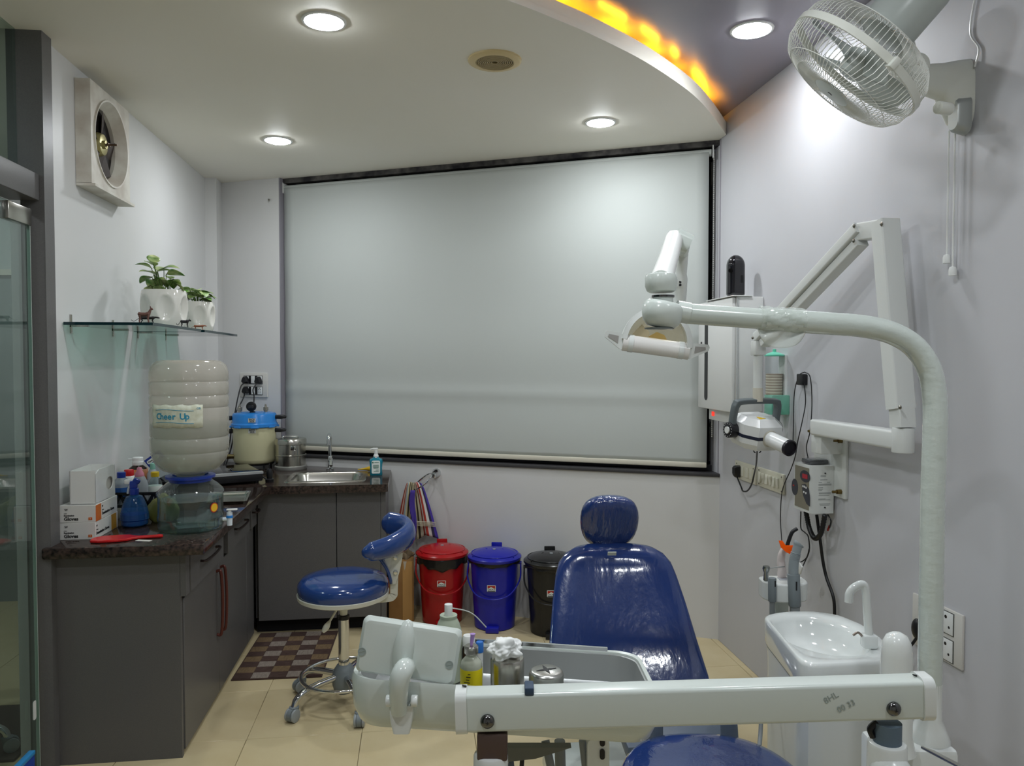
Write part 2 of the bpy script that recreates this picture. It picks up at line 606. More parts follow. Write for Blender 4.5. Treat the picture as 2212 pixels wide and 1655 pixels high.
# roller blind
m_blind = mat('blind_fabric', '#bdc2bf', 0.75, bump=(400, 0.08, 0.0005))
rb = thing('roller_blind', 'pale grey roller blind pulled down over the wide window', 'blind', WM @ Vector((1.44, -0.03, 0.95)), WA)
def bl(u, v):
    z = 0.975 + v * 1.72
    y = -0.035 + 0.0035 * math.sin(v * 19 + 0.6 * math.sin(u * 3)) * (1 - v) ** 0.6 + 0.006 * math.exp(-((v - 0.21 - 0.01 * u) / 0.02) ** 2)
    return (0.072 + u * 2.75, y, z)
B(WM).grid(bl, 40, 70).out('fabric', m_blind, rb, thick=0.0012, ang=80)
b = B(WM); b.box((1.447, -0.034, 0.962), (2.75, 0.016, 0.03), bev=0.006); b.out('bottom_bar', mat('bar_cream', '#d9d4c4', 0.35), rb)
b = B(WM); b.cyl((0.06, -0.055, 2.695), (2.825, -0.055, 2.695), 0.02); b.out('roller', m_blind, rb)
for x in (0.05, 2.826):
    b = B(WM); b.box((x, -0.055, 2.695), (0.006, 0.06, 0.07), bev=0.002); b.out('bracket', m_white, rb)
b = B(WM)
for k in range(150):
    z = 2.69 - k * 0.0105
    b.ball((0.045, -0.03, z), 0.0036, n=6, m=4)
b.tube([(0.045, -0.03, 2.69), (0.045, -0.03, 1.12)], 0.0012, 4)
b.out('bead_chain', mat('bead_grey', '#b9b9b4', 0.4), rb)
b = B(); b.mm((-3.1, 5.18, 2.12), (-1.6, 5.19, 2.65)); o = solo(b, 'lobby_blind', m_blind, 'pale blind in the lobby seen through the glass door', 'blind', (-2.3, 5.18, 2.12))
b = B(); b.mm((-3.1, 5.165, 2.085), (-1.6, 5.195, 2.12)); b.out('bottom_bar', mat('bar_cream', '#d9d4c4', 0.35), o)
# a bent nail
for n, p, lab in (('wall_nail', WM @ Vector((2.92, 0, 2.62)), 'bent nail in the pale wall left of the blind top'),):
    b = B(); q = WM @ Vector((2.90, 0.02, 2.61)); b.cyl(p, q, 0.004, 0.003, 8); b.ball(q, 0.007, n=8, m=6)
    solo(b, n, m_screw, lab, 'nail', p)


# ================================================================ corner cabinets and worktop
CT = 0.85
m_granite = mat('granite', '#1d1918', 0.1, var=(75, '#5c4a42', 0.7))
m_handle = mat('bronze_handle', '#3a2f2c', 0.35, 0.6)
m_handle_red = mat('red_brown_handle', '#5e2f28', 0.35, 0.3)
m_carc = mat('carcass_charcoal', '#4a4949', 0.45)
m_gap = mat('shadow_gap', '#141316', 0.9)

def bow_handle(p0, p1, out, material, parent, r=0.0055):
    p0, p1, out = Vector(p0), Vector(p1), Vector(out)
    pts = [p0, p0 + out * 0.75, p0.lerp(p1, 0.18) + out, p0.lerp(p1, 0.5) + out * 1.12, p0.lerp(p1, 0.82) + out, p1 + out * 0.75, p1]
    B().tube(spline(pts, 5), r, 8).out('handle', material, parent)

cab = thing('base_cabinet', 'charcoal base cabinet run along the left wall with bowed drawer handles', 'cabinet', (-1.14, 3.7, 0))
b = B()
b.mm((XL + 0.001, 3.05, 0.0), (-0.905, 3.072, 0.806))                    # near end panel
b.mm((-0.906, 3.05, 0.635), (-0.884, 3.10, 0.806))
b.out('end_panel', m_dark, cab)
b = B(); b.mm((XL + 0.001, 3.073, 0.05), (-0.92, 4.93, 0.806)); b.mm((XL + 0.001, 3.073, 0.0), (-0.925, 4.4, 0.05)); b.out('body', m_carc, cab)
for y0, y1 in ((3.103, 3.618), (3.705, 4.175), (4.215, 4.352)):
    b = B(); b.mm((-0.92, y0, 0.635), (-0.88, y1, 0.800), bev=0.0015, seg=1)
    o = b.out('drawer', m_dark, cab)
    w = y1 - y0
    bow_handle((-0.88, y0 + w * 0.27 if w > 0.2 else y0 + 0.025, 0.722), (-0.88, y1 - w * 0.27 if w > 0.2 else y1 - 0.025, 0.722), (0.026, 0, 0), m_handle, o)
b = B(); b.mm((-0.919, 3.076, 0.617), (-0.9155, 4.352, 0.637)); b.mm((-0.919, 3.62, 0.637), (-0.9155, 3.703, 0.80)); b.mm((-0.919, 4.177, 0.637), (-0.9155, 4.213, 0.80)); b.out('gap_shade_strip', m_gap, cab)  # black strips standing in for the shade between drawers and doors
for y0, y1, hy in ((3.076, 3.598, 3.563), (3.602, 4.175, 3.637), (4.179, 4.352, None)):
    b = B(); b.mm((-0.92, y0, 0.022), (-0.90, y1, 0.619), bev=0.0015, seg=1)
    o = b.out('door', m_dark, cab)
    if hy:
        bow_handle((-0.90, hy, 0.30), (-0.90, hy, 0.59), (0.024, 0, 0), m_handle_red, o, 0.007)

sc = thing('sink_cabinet', 'charcoal sink cabinet with two plain doors under the window', 'cabinet', (-0.53, 4.5, 0))
b = B(); b.prism([(-0.898, 4.40), (-0.175, 4.40), (-0.175, 4.83), (-0.898, 5.17)], 0.09, 0.66); b.out('body', m_carc, sc)
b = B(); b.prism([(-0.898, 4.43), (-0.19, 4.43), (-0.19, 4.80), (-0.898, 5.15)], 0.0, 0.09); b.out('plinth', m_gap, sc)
for x0, x1 in ((-0.876, -0.4475), (-0.4435, -0.200)):
    b = B(); b.mm((x0, 4.36, 0.085), (x1, 4.38, 0.800), bev=0.0015, seg=1); b.out('door', m_dark, sc)
b = B(); b.mm((-0.198, 4.362, 0.0), (-0.170, 4.80, 0.805)); b.out('side_panel', m_dark, sc)
b = B(); b.mm((-0.898, 4.382, 0.66), (-0.20, 4.40, 0.805)); b.out('top_rail', m_carc, sc)

# L-shaped granite worktop with the sink cut-out
wt = thing('worktop', 'polished dark brown granite worktop in an L shape round the corner', 'worktop', (-0.9, 4.2, CT))
SX0, SX1, SY0, SY1 = -0.725, -0.315, 4.455, 4.79
b = B()
z0, z1 = CT - 0.043, CT
def wl(x):            # window wall line
    return 3.985 + (1.66 - x) * 0.485
b.mm((XL + 0.001, 2.99, z0), (-0.80, 4.30, z1), bev=0.008)
b.prism([(XL + 0.001, 4.30), (-0.80, 4.30), (-0.80, 4.315), (SX0, 4.315), (SX0, wl(SX0) - 0.004), (-1.304, wl(-1.304) - 0.003), (-1.304, 5.279), (XL + 0.001, 5.279)], z0, z1)
b.prism([(SX0, 4.31), (SX1, 4.31), (SX1, SY0), (SX0, SY0)], z0, z1)
b.prism([(SX0, SY1), (SX1, SY1), (SX1, wl(SX1) - 0.004), (SX0, wl(SX0) - 0.004)], z0, z1)
b.prism([(SX1, 4.31), (-0.165, 4.31), (-0.155, 4.32), (-0.155, wl(-0.155) - 0.004), (SX1, wl(SX1) - 0.004)], z0, z1)
b.out('slab', m_granite, wt)

# steel sink and tap
sk = thing('sink', 'stainless steel sink bowl let into the granite worktop', 'sink', (-0.52, 4.62, CT))
cx, cy, w, h = (SX0 + SX1) / 2, (SY0 + SY1) / 2, SX1 - SX0, SY1 - SY0
def ringat(ww, hh, r, z):
    return [(cx + x, cy + y, z) for x, y in rrect(ww, hh, r, 6)]
b = B()
b.rings([ringat(w + 0.05, h + 0.05, 0.03, CT + 0.0005), ringat(w + 0.045, h + 0.045, 0.03, CT + 0.004), ringat(w - 0.01, h - 0.01, 0.06, CT + 0.003), ringat(w - 0.03, h - 0.03, 0.06, CT - 0.01), ringat(w - 0.05, h - 0.05, 0.07, CT - 0.15), ringat(w - 0.12, h - 0.12, 0.06, CT - 0.17), ringat(0.07, 0.07, 0.034, CT - 0.172)], cap0=False)
b.out('bowl', m_steel, sk)
B().lathe([(0.001, -0.168), (0.028, -0.168), (0.034, -0.170)], (cx, cy, CT), 24, cap1=False).out('drain', m_chrome, sk)
tp = thing('tap', 'chrome swan neck tap standing behind the sink', 'tap', (-0.54, 4.93, CT))
b = B(); b.lathe([(0.024, 0), (0.024, 0.008), (0.016, 0.014), (0.015, 0.08), (0.012, 0.09)], (-0.54, 4.93, CT), 24)
b.out('base', m_chrome, tp)
B().tube(spline([(-0.54, 4.93, CT + 0.07), (-0.54, 4.93, CT + 0.18), (-0.54, 4.915, CT + 0.215), (-0.54, 4.885, CT + 0.228), (-0.54, 4.855, CT + 0.21), (-0.54, 4.848, CT + 0.165)], 6), 0.0115, 14).out('spout', m_chrome, tp)
b = B(); b.box((-0.535, 4.912, CT + 0.05), (0.028, 0.012, 0.05), bev=0.005); b.tube([(-0.535, 4.912, CT + 0.06), (-0.532, 4.89, CT + 0.03)], 0.011, 10); b.out('lever', m_chrome, tp)

# hand wash bottle
sp = thing('soap_bottle', 'pump bottle of teal hand wash with a white label by the sink', 'soap bottle', (-0.238, 4.66, CT))
def sec(c, w, d, z, r):
    return [(c[0] + x, c[1] + y, z) for x, y in rrect(w, d, r, 5)]
c = (-0.238, 4.66)
b = B()
b.rings([sec(c, 0.070, 0.036, CT, 0.012), sec(c, 0.076, 0.042, CT + 0.004, 0.015), sec(c, 0.072, 0.040, CT + 0.045, 0.015), sec(c, 0.080, 0.044, CT + 0.085, 0.018), sec(c, 0.074, 0.040, CT + 0.098, 0.018), sec(c, 0.036, 0.030, CT + 0.107, 0.0145), sec(c, 0.032, 0.030, CT + 0.112, 0.0145)])
b.out('bottle', mat('teal_liquid', '#1b7f94', 0.08, coat=0.5), sp)
b = B(); b.prism(rrect(0.05, 0.078, 0.008), 0, 0.0012, axes((-0.238, 4.6375, CT + 0.052), (1, 0, 0), (0, 0, 1))); lb = b.out('label', mat('label_white', '#e9efe9', 0.5), sp)
m_green_ink = mat('green_ink', '#2f6d57', 0.6)
b = B()
for i, (x, z, w) in enumerate(((0.004, 0.028, 0.026), (0, 0.012, 0.034), (0, 0.006, 0.036), (0, 0.0, 0.034), (0.0, -0.006, 0.03), (0.008, -0.018, 0.018), (0.002, -0.026, 0.03))):
    b.box((-0.238 + x, 4.6358, CT + 0.052 + z), (w, 0.0008, 0.0028))
b.cyl((-0.256, 4.6362, CT + 0.08), (-0.256, 4.6352, CT + 0.08), 0.0045, n=12)
b.out('print', m_green_ink, lb)
B().lathe([(0.0155, 0.108), (0.0155, 0.122), (0.011, 0.126), (0.011, 0.150), (0.006, 0.152)], (-0.238, 4.66, CT), 20).out('collar', m_white, sp)
b = B(); b.box((-0.243, 4.66, CT + 0.160), (0.034, 0.016, 0.012), bev=0.004); b.tube([(-0.255, 4.66, CT + 0.161), (-0.272, 4.66, CT + 0.157)], 0.005, 8); b.out('pump', m_white, sp)
# yellow handled brush lying behind the bottle
b = B(); b.tube(spline([(-0.36, 4.845, CT + 0.010), (-0.31, 4.84, CT + 0.014), (-0.26, 4.83, CT + 0.0175), (-0.215, 4.82, CT + 0.014)], 4), [0.004, 0.004, 0.005, 0.006, 0.009, 0.013, 0.015, 0.014, 0.014, 0.012, 0.010, 0.007, 0.004][:13], 10)
solo(b, 'scrub_brush', mat('yellow_plastic', '#caa21a', 0.4), 'small yellow scrub brush lying behind the hand wash bottle', 'brush', (-0.29, 4.79, CT))

# ---------------------------------------------------------------- pressure steriliser on its burner stand
px, py = -1.035, 5.085
ps = thing('pressure_steriliser', 'cream pressure steriliser pot with a sky blue lid in the corner', 'steriliser', (px, py, CT))
m_cream = mat('cream_enamel', '#cfcaa4', 0.28)
m_blue = mat('sky_blue_enamel', '#2f86d6', 0.22)
b = B(); b.lathe([(0.001, 0.034), (0.112, 0.034), (0.128, 0.045), (0.134, 0.065), (0.134, 0.262), (0.138, 0.266), (0.138, 0.274), (0.130, 0.276)], (px, py, CT), 48); b.out('pot', m_cream, ps)
b = B(); b.lathe([(0.142, 0.268), (0.146, 0.272), (0.146, 0.288), (0.140, 0.292), (0.137, 0.300), (0.137, 0.345), (0.130, 0.356), (0.10, 0.362), (0.001, 0.366)], (px, py, CT), 48); lid = b.out('lid', m_blue, ps)
for k in range(8):
    a = k * PI / 4 + 0.2
    b = B(); b.box((px + 0.146 * math.cos(a), py + 0.146 * math.sin(a), CT + 0.272), (0.012, 0.05, 0.012), Euler((0, 0, a)), bev=0.003); b.out('lug', m_blue, lid)
for z, dx, prt in ((0.330, 0.137, lid), (0.245, 0.134, ps)):
    b = B(); b.rings([[(px + dx + x, py - 0.01 + y * s, CT + z + zz * s2) for y, zz in rrect(0.034, 0.026, 0.008, 3)] for x, s, s2 in ((-0.004, 1, 1), (0.03, 1, 1.1), (0.055, 0.9, 0.8), (0.066, 0.6, 0.45))]); b.out('handle', m_black, prt)
    b = B(); b.box((px - dx - 0.012, py - 0.02, CT + z - 0.004), (0.03, 0.036, 0.028), bev=0.006); b.out('handle', m_black, prt)
for x, y in ((-0.085, -0.03), (0.075, -0.02)):
    b = B(); b.lathe([(0.011, 0.352), (0.011, 0.372), (0.016, 0.374), (0.016, 0.394), (0.007, 0.398), (0.006, 0.412), (0.002, 0.414)], (px + x, py + y, CT), 14); b.out('valve', m_steel, lid)
b = B(); b.lathe([(0.018, 0.360), (0.018, 0.370), (0.008, 0.372), (0.008, 0.385)], (px, py - 0.06, CT), 14); b.cyl((px - 0.006, py - 0.055, CT + 0.402), (px - 0.006, py - 0.075, CT + 0.402), 0.031, n=24, bev=0.002); b.out('gauge', m_black, lid)
B().box((px - 0.005, py - 0.078, CT + 0.40), (0.034, 0.012, 0.022), bev=0.003).out('gauge_face', mat('gauge_dark', '#2c2c30', 0.25), lid)
m_ink = mat('black_ink', '#1b1b1d', 0.6)
for z, prt, rr in ((0.318, lid, 0.1375), (0.250, ps, 0.1345)):
    ax = axes((px + 0.012, py - rr - 0.001, CT + z), (1, 0, 0), (0, 0, 1))
    b = B(); b.prism(rrect(0.046, 0.026, 0.001, 1), 0, 0.0008, ax); s_ = b.out('sticker', mat('sticker_silver', '#c9c9c4', 0.4), prt)
    text('lettering', 'BACK', 0.0145, m_ink, prt, axes((px + 0.012, py - rr - 0.0019, CT + z + 0.006), (1, 0, 0), (0, 0, 1)), 0.0003, bold=0.0004)
    text('lettering', 'SIDE', 0.0145, m_ink, prt, axes((px + 0.012, py - rr - 0.0019, CT + z - 0.006), (1, 0, 0), (0, 0, 1)), 0.0003, bold=0.0004)
b = B(); b.cyl((px - 0.16, py - 0.06, CT + 0.083), (px - 0.115, py - 0.06, CT + 0.083), 0.017, 0.014, 16); b.out('drain_cock', mat('old_brass', '#8a7a55', 0.3, 1.0), ps)
bs = thing('burner_stand', 'low black wire burner stand under the steriliser pot', 'stand', (px, py, CT))
b = B(); b.lathe([(0.118, 0.026), (0.124, 0.034), (0.112, 0.034), (0.110, 0.026)], (px, py, CT), 32, cap0=False, cap1=False)
b.tube([(px - 0.11, py, CT + 0.029), (px + 0.11, py, CT + 0.029)], 0.004, 6); b.tube([(px, py - 0.11, CT + 0.029), (px, py + 0.11, CT + 0.029)], 0.004, 6)
b.out('ring', m_black, bs)
for k in range(4):
    a = k * PI / 2 + 0.7
    b = B(); b.cyl((px + 0.114 * math.cos(a), py + 0.114 * math.sin(a), CT), (px + 0.114 * math.cos(a), py + 0.114 * math.sin(a), CT + 0.03), 0.006, n=8); b.out('leg', m_black, bs)

# steel dressing drum
dx, dy = -0.795, 5.0
dd = thing('dressing_drum', 'round stainless dressing drum with a lid beside the sink', 'drum', (dx, dy, CT))
B().lathe([(0.098, 0.0), (0.101, 0.006), (0.101, 0.022), (0.094, 0.026)], (dx, dy, CT), 40).out('base', mat('drum_grey', '#a9a9a4', 0.4, 0.6), dd)
B().lathe([(0.093, 0.022), (0.093, 0.086), (0.097, 0.089), (0.097, 0.094), (0.093, 0.097), (0.093, 0.165)], (dx, dy, CT), 40).out('body', m_steel, dd)
b = B(); b.lathe([(0.097, 0.160), (0.099, 0.162), (0.099, 0.190), (0.094, 0.197), (0.06, 0.202), (0.001, 0.204)], (dx, dy, CT), 40); ld = b.out('lid', m_steel, dd)
B().tube(spline([(dx - 0.05, dy - 0.01, CT + 0.202), (dx - 0.04, dy - 0.01, CT + 0.212), (dx + 0.04, dy - 0.01, CT + 0.212), (dx + 0.05, dy - 0.01, CT + 0.202)], 4), 0.004, 8).out('handle', m_chrome, ld)
b = B(); b.box((dx + 0.03, dy - 0.094, CT + 0.145), (0.03, 0.008, 0.03), bev=0.002); b.cyl((dx + 0.035, dy - 0.094, CT + 0.146), (dx + 0.035, dy - 0.104, CT + 0.146), 0.005, n=10); b.out('latch', m_chrome, dd)

# induction hob, turned in the corner, with its cord and inline plug
hb = thing('induction_hob', 'black glass induction hob with a silver front edge on the worktop', 'hob', (-1.07, 4.54, CT), math.radians(24))
HM = FR[hb.name]
b = B(HM); b.box((0, 0, 0.038), (0.30, 0.36, 0.05), bev=0.008); b.out('housing', m_black, hb)
b = B(HM); b.box((0, 0.015, 0.0655), (0.285, 0.32, 0.006), bev=0.002); b.out('glass_top', mat('hob_glass', '#1a1716', 0.06), hb)
b = B(HM); b.prism([(-0.152, -0.182), (0.152, -0.182), (0.152, -0.150), (-0.152, -0.150)], 0.055, 0.0675); b.out('front_edge', mat('silver_plastic', '#c4c6c6', 0.3, 0.5), hb)
for x, y in ((-0.12, -0.14), (0.12, -0.14), (-0.12, 0.14), (0.12, 0.14)):
    b = B(HM); b.cyl((x, y, 0), (x, y, 0.015), 0.012, n=10); b.out('foot', m_black, hb)
b = B(); b.lathe([(0.022, 0), (0.024, 0.004), (0.024, 0.018), (0.016, 0.022), (0.018, 0.055), (0.012, 0.075), (0.004, 0.078), (0.004, 0.105)], (-0.83, 4.47, CT), 16)
b.tube(spline([(-0.845, 4.48, CT + 0.012), (-0.90, 4.56, CT + 0.03), (-0.93, 4.66, CT + 0.02), (-0.90, 4.80, CT + 0.006), (-0.93, 4.90, CT + 0.006)], 5), 0.0045, 7)
solo(b, 'appliance_connector', m_black, 'upright black appliance connector with cord at the worktop corner', 'cord', (-0.83, 4.47, CT))
# tangle of cords in front of the pot
b = B()
for k in range(3):
    pts = [(-1.28 + 0.05 * random.random() + 0.10 * i, 4.83 + 0.05 * math.sin(i * 1.7 + k * 2), CT + 0.006 + 0.012 * abs(math.sin(i + k))) for i in range(3)]
    b.tube(spline(pts, 5), 0.004, 6)
solo(b, 'cord_tangle', m_black, 'loose black cords lying in front of the steriliser pot', 'cord', (-1.15, 4.83, CT))
# flat steel instrument tray near the counter edge
b = B()
T = frame((-0.93, 3.93, CT), math.radians(8))
b.rings([[T @ Vector((x, y, z)) for x, y in rrect(w, h, 0.015, 4)] for w, h, z in ((0.16, 0.26, 0.001), (0.18, 0.28, 0.016), (0.196, 0.296, 0.017), (0.196, 0.296, 0.0155), (0.178, 0.278, 0.0145), (0.157, 0.257, 0.0025))])
solo(b, 'instrument_tray', m_steel, 'shallow stainless tray at the worktop edge behind the water jug', 'tray', (-0.93, 3.93, CT), math.radians(8))
b = B(); b.lathe([(0.02, 0), (0.022, 0.004), (0.022, 0.05), (0.012, 0.058), (0.012, 0.062)], (-0.905, 3.62, CT), 18, cap1=True)
gb = thing('green_capped_bottle', 'small clear bottle with a dark green cap behind the water jug', 'bottle', (-0.905, 3.62, CT))
b.out('bottle', clear('clear_plastic', '#dfe8e8', 1.2, 0.05), gb)
B().lathe([(0.021, 0.060), (0.022, 0.062), (0.022, 0.078), (0.019, 0.080)], (-0.905, 3.62, CT), 18).out('cap', mat('dark_green_plastic', '#12583f', 0.4), gb)

# ---------------------------------------------------------------- water jug on its dispenser
jx, jy = -0.925, 3.275
m_jug = clear('milky_jug', '#f1efea', 0.7, 0.08, body='#ddd7ca', fac=0.34)
m_vessel = clear('clear_vessel', '#eef5f4', 1.5, 0.02, body='#d8e2e0', fac=0.03)
m_water = clear('water', '#dce8e7', 1.0, 0.02, body='#b9c8c6', fac=0.02, ior=1.33)
ds = thing('water_dispenser', 'clear round water dispenser vessel with a white tap on the worktop', 'dispenser', (jx, jy, CT))
b = B(); b.lathe([(0.115, 0.002), (0.124, 0.008), (0.128, 0.022), (0.126, 0.040), (0.129, 0.050), (0.129, 0.060), (0.126, 0.066), (0.127, 0.142), (0.131, 0.148), (0.131, 0.156), (0.124, 0.166), (0.105, 0.185), (0.084, 0.200), (0.080, 0.206)], (jx, jy, CT), 56, cap1=False); b.out('vessel', m_vessel, ds)
b = B(); b.lathe([(0.112, 0.005), (0.121, 0.010), (0.124, 0.024), (0.122, 0.060), (0.122, 0.128), (0.001, 0.128)], (jx, jy, CT), 48); b.out('water', m_water, ds)
b = B(); b.lathe([(0.079, 0.198), (0.083, 0.200), (0.083, 0.212), (0.096, 0.214), (0.097, 0.224), (0.070, 0.226), (0.068, 0.205)], (jx, jy, CT), 48, cap0=False, cap1=False); b.out('collar', mat('royal_blue_plastic', '#1e3b9c', 0.3), ds)
ta = Vector((math.cos(0.05), math.sin(0.05), 0))
q = Vector((jx, jy, CT + 0.034))
b = B(); b.cyl(q + ta * 0.125, q + ta * 0.152, 0.008, n=12); b.cyl(q + ta * 0.152 + Vector((0, 0, -0.026)), q + ta * 0.152 + Vector((0, 0, 0.028)), 0.011, 0.0125, 14); tap_ = b.out('tap', mat('tap_white', '#d6dfe6', 0.35), ds)
b = B(); b.cyl(q + ta * 0.152 + Vector((0, 0, 0.006)), q + ta * 0.152 + Vector((0, 0, 0.016)), 0.0135, n=14); b.out('tap_collar', mat('mid_blue_plastic', '#2a7fd0', 0.3), tap_)
b = B(); b.box(q + ta * 0.162 + Vector((0, 0, 0.040)), (0.044, 0.02, 0.006), Euler((0, 0, 0.05)), bev=0.003); b.cyl(q + ta * 0.152 + Vector((0, 0, 0.026)), q + ta * 0.152 + Vector((0, 0, 0.04)), 0.007, n=10); b.out('tap_lever', m_white, tap_)
a = -0.55
ax = axes((jx + 0.1278 * math.cos(a), jy + 0.1278 * math.sin(a), CT + 0.098), (-math.sin(a), math.cos(a), 0), (0, 0, 1))
b = B(); b.prism([(0.020 * math.cos(i * PI / 12), 0.020 * math.sin(i * PI / 12)) for i in range(24)], 0, 0.001, ax); st = b.out('round_sticker', mat('sticker_red', '#b0281c', 0.5), ds)
b = B(); b.prism([(0.0165 * math.cos(i * PI / 12), 0.0165 * math.sin(i * PI / 12)) for i in range(24)], 0.001, 0.0016, ax); b.out('sticker_centre', mat('sticker_yellow', '#e0b428', 0.5), st)

jg = thing('water_jug', 'large inverted milky water jug half full on the blue collar', 'water jug', (jx, jy, CT + 0.21))
prof = [(0.030, 0.196), (0.052, 0.200), (0.055, 0.226), (0.075, 0.234), (0.112, 0.252), (0.140, 0.285), (0.150, 0.318), (0.1475, 0.326), (0.152, 0.334), (0.152, 0.378), (0.1475, 0.385), (0.152, 0.392), (0.153, 0.500), (0.1485, 0.507), (0.153, 0.514), (0.153, 0.548), (0.1485, 0.556), (0.153, 0.564), (0.153, 0.606), (0.149, 0.612), (0.1535, 0.622), (0.1525, 0.650), (0.144, 0.678), (0.126, 0.694), (0.105, 0.699), (0.09, 0.690), (0.001, 0.685)]
B().lathe(prof, (jx, jy, CT), 64).out('bottle', m_jug, jg)
B().lathe([(0.028, 0.2), (0.050, 0.204), (0.052, 0.23), (0.072, 0.238), (0.108, 0.256), (0.136, 0.288), (0.146, 0.32), (0.148, 0.44), (0.001, 0.44)], (jx, jy, CT), 48).out('water', clear('jug_water', '#dfe8e4', 0.25, 0.03, body='#c6cacb', fac=0.14, ior=1.33), jg)
# torn paper label wrapped on the bottle
def lab(u, v):
    a = math.radians(-136 + 80 * u)
    tear = 0.006 * math.sin(u * 23) * (1 if v > 0.5 else -1) * (0.3 if 0 < u < 1 else 0)
    return (jx + 0.1545 * math.cos(a), jy + 0.1545 * math.sin(a), CT + 0.432 + 0.090 * v + (tear if v in (0.0, 1.0) else 0))
lbo = B().grid(lab, 24, 4).out('label', mat('aged_label', '#d9dccb', 0.6, var=(60, '#bcbb9f', 0.7)), jg, thick=0.0005)
m_cyan = mat('cyan_ink', '#2f8fae', 0.5)
def on_jug(a_deg, z, r=0.1552):
    a = math.radians(a_deg)
    return axes((jx + r * math.cos(a), jy + r * math.sin(a), CT + z), (-math.sin(a), math.cos(a), 0), (0, 0, 1))
word = 'Cheer Up'
for i, ch in enumerate(word):
    if ch != ' ':
        text('lettering', ch, 0.034, m_cyan, jg, on_jug(-121 + i * 6.2, 0.476), 0.0003, bold=0.0008)
def band(u, v, z):
    a = math.radians(-127 + 58 * u)
    return (jx + 0.1553 * math.cos(a), jy + 0.1553 * math.sin(a), CT + z + 0.002 * v + 0.003 * math.sin(u * 5))
for z in (0.450, 0.500):
    B().grid(lambda u, v, z=z: band(u, v, z), 16, 1).out('label_rule', m_cyan, jg, thick=0.0003)
text('lettering', 'GB', 0.012, m_cyan, jg, on_jug(-62, 0.508), 0.0003)


# ================================================================ small things on the worktop
m_card = mat('white_card', '#dcdcd6', 0.55)
m_orange = mat('orange_print', '#c4511f', 0.5, var=(9, '#d98a3a', 0.7))
m_gold = mat('gold_print', '#b98428', 0.45, var=(9, '#d3a54a', 0.7))
def glove_box(z, stripe, label, jit):
    t = thing('glove_box', label, 'glove box', (-1.305, 3.235, z), jit, 'stacked examination glove boxes')
    M = FR[t.name]
    w, d, h = 0.132, 0.222, 0.067
    b = B(M); b.box((0, 0, h / 2), (w, d, h), bev=0.0012, seg=1); b.out('carton', m_card, t)
    b = B(M); b.box((w / 2 + 0.0003, 0.07 if stripe is m_gold else -0.085, h / 2), (0.0006, 0.052, h - 0.004)); b.out('side_band', stripe, t)
    fx = lambda x, z_: axes(M @ Vector((x, -d / 2 - 0.0004, z_)), M.to_3x3() @ Vector((1, 0, 0)), (0, 0, 1))
    text('lettering', 'Gloves', 0.0185, m_ink, t, fx(-0.05, 0.014), 0.0003, 'LEFT', bold=0.0006)
    text('lettering', 'Examination', 0.0075, m_ink, t, fx(-0.05, 0.0275), 0.0003, 'LEFT', bold=0.0003)
    text('lettering', 'Latex', 0.005, m_ink, t, fx(-0.05, 0.036), 0.0003, 'LEFT')
    text('lettering', 'w', 0.018, m_ink, t, fx(-0.048, 0.052), 0.0003, 'LEFT')
    b = B(M); b.box((0.046, -d / 2 - 0.0004, 0.014), (0.014, 0.0008, 0.010)); b.out('badge', stripe if stripe is m_orange else m_orange, t)
    text('lettering', 'S', 0.007, m_card, t, fx(0.046, 0.014) @ Matrix.Translation((0, 0, 0.0005)), 0.0003)
    sx_ = lambda y, z_: axes(M @ Vector((w / 2 + 0.0006, y, z_)), M.to_3x3() @ Vector((0, 1, 0)), (0, 0, 1))
    y0 = -0.105 if stripe is m_gold else -0.05
    text('lettering', 'w', 0.016, m_ink, t, sx_(y0, 0.052), 0.0003, 'LEFT')
    text('lettering', 'Examination Gloves', 0.0155, m_ink, t, sx_(y0, 0.022), 0.0003, 'LEFT', bold=0.0004)
    text('lettering', 'Latex', 0.008, m_ink, t, sx_(y0, 0.036), 0.0003, 'LEFT')
glove_box(CT, m_gold, 'lower white glove carton with a gold side band, standing on the worktop', 0.0)
glove_box(CT + 0.0675, m_orange, 'upper white glove carton with an orange side band, on another carton', 0.012)
t = thing('paper_dispenser', 'white acrylic box with a round cut-out on top of the glove cartons', 'box', (-1.290, 3.235, CT + 0.135), 0.02)
M = FR[t.name]
m_acr = mat('white_acrylic', '#e2e3e0', 0.12, sss=0.0)
b = B(M)
w, d, h, k = 0.095, 0.205, 0.132, 0.004
b.mm((-w / 2, -d / 2, 0), (-w / 2 + k, d / 2, h)); b.mm((-w / 2, -d / 2, 0), (w / 2, -d / 2 + k, h)); b.mm((-w / 2, d / 2 - k, 0), (w / 2, d / 2, h)); b.mm((-w / 2, -d / 2, 0), (w / 2, d / 2, k))
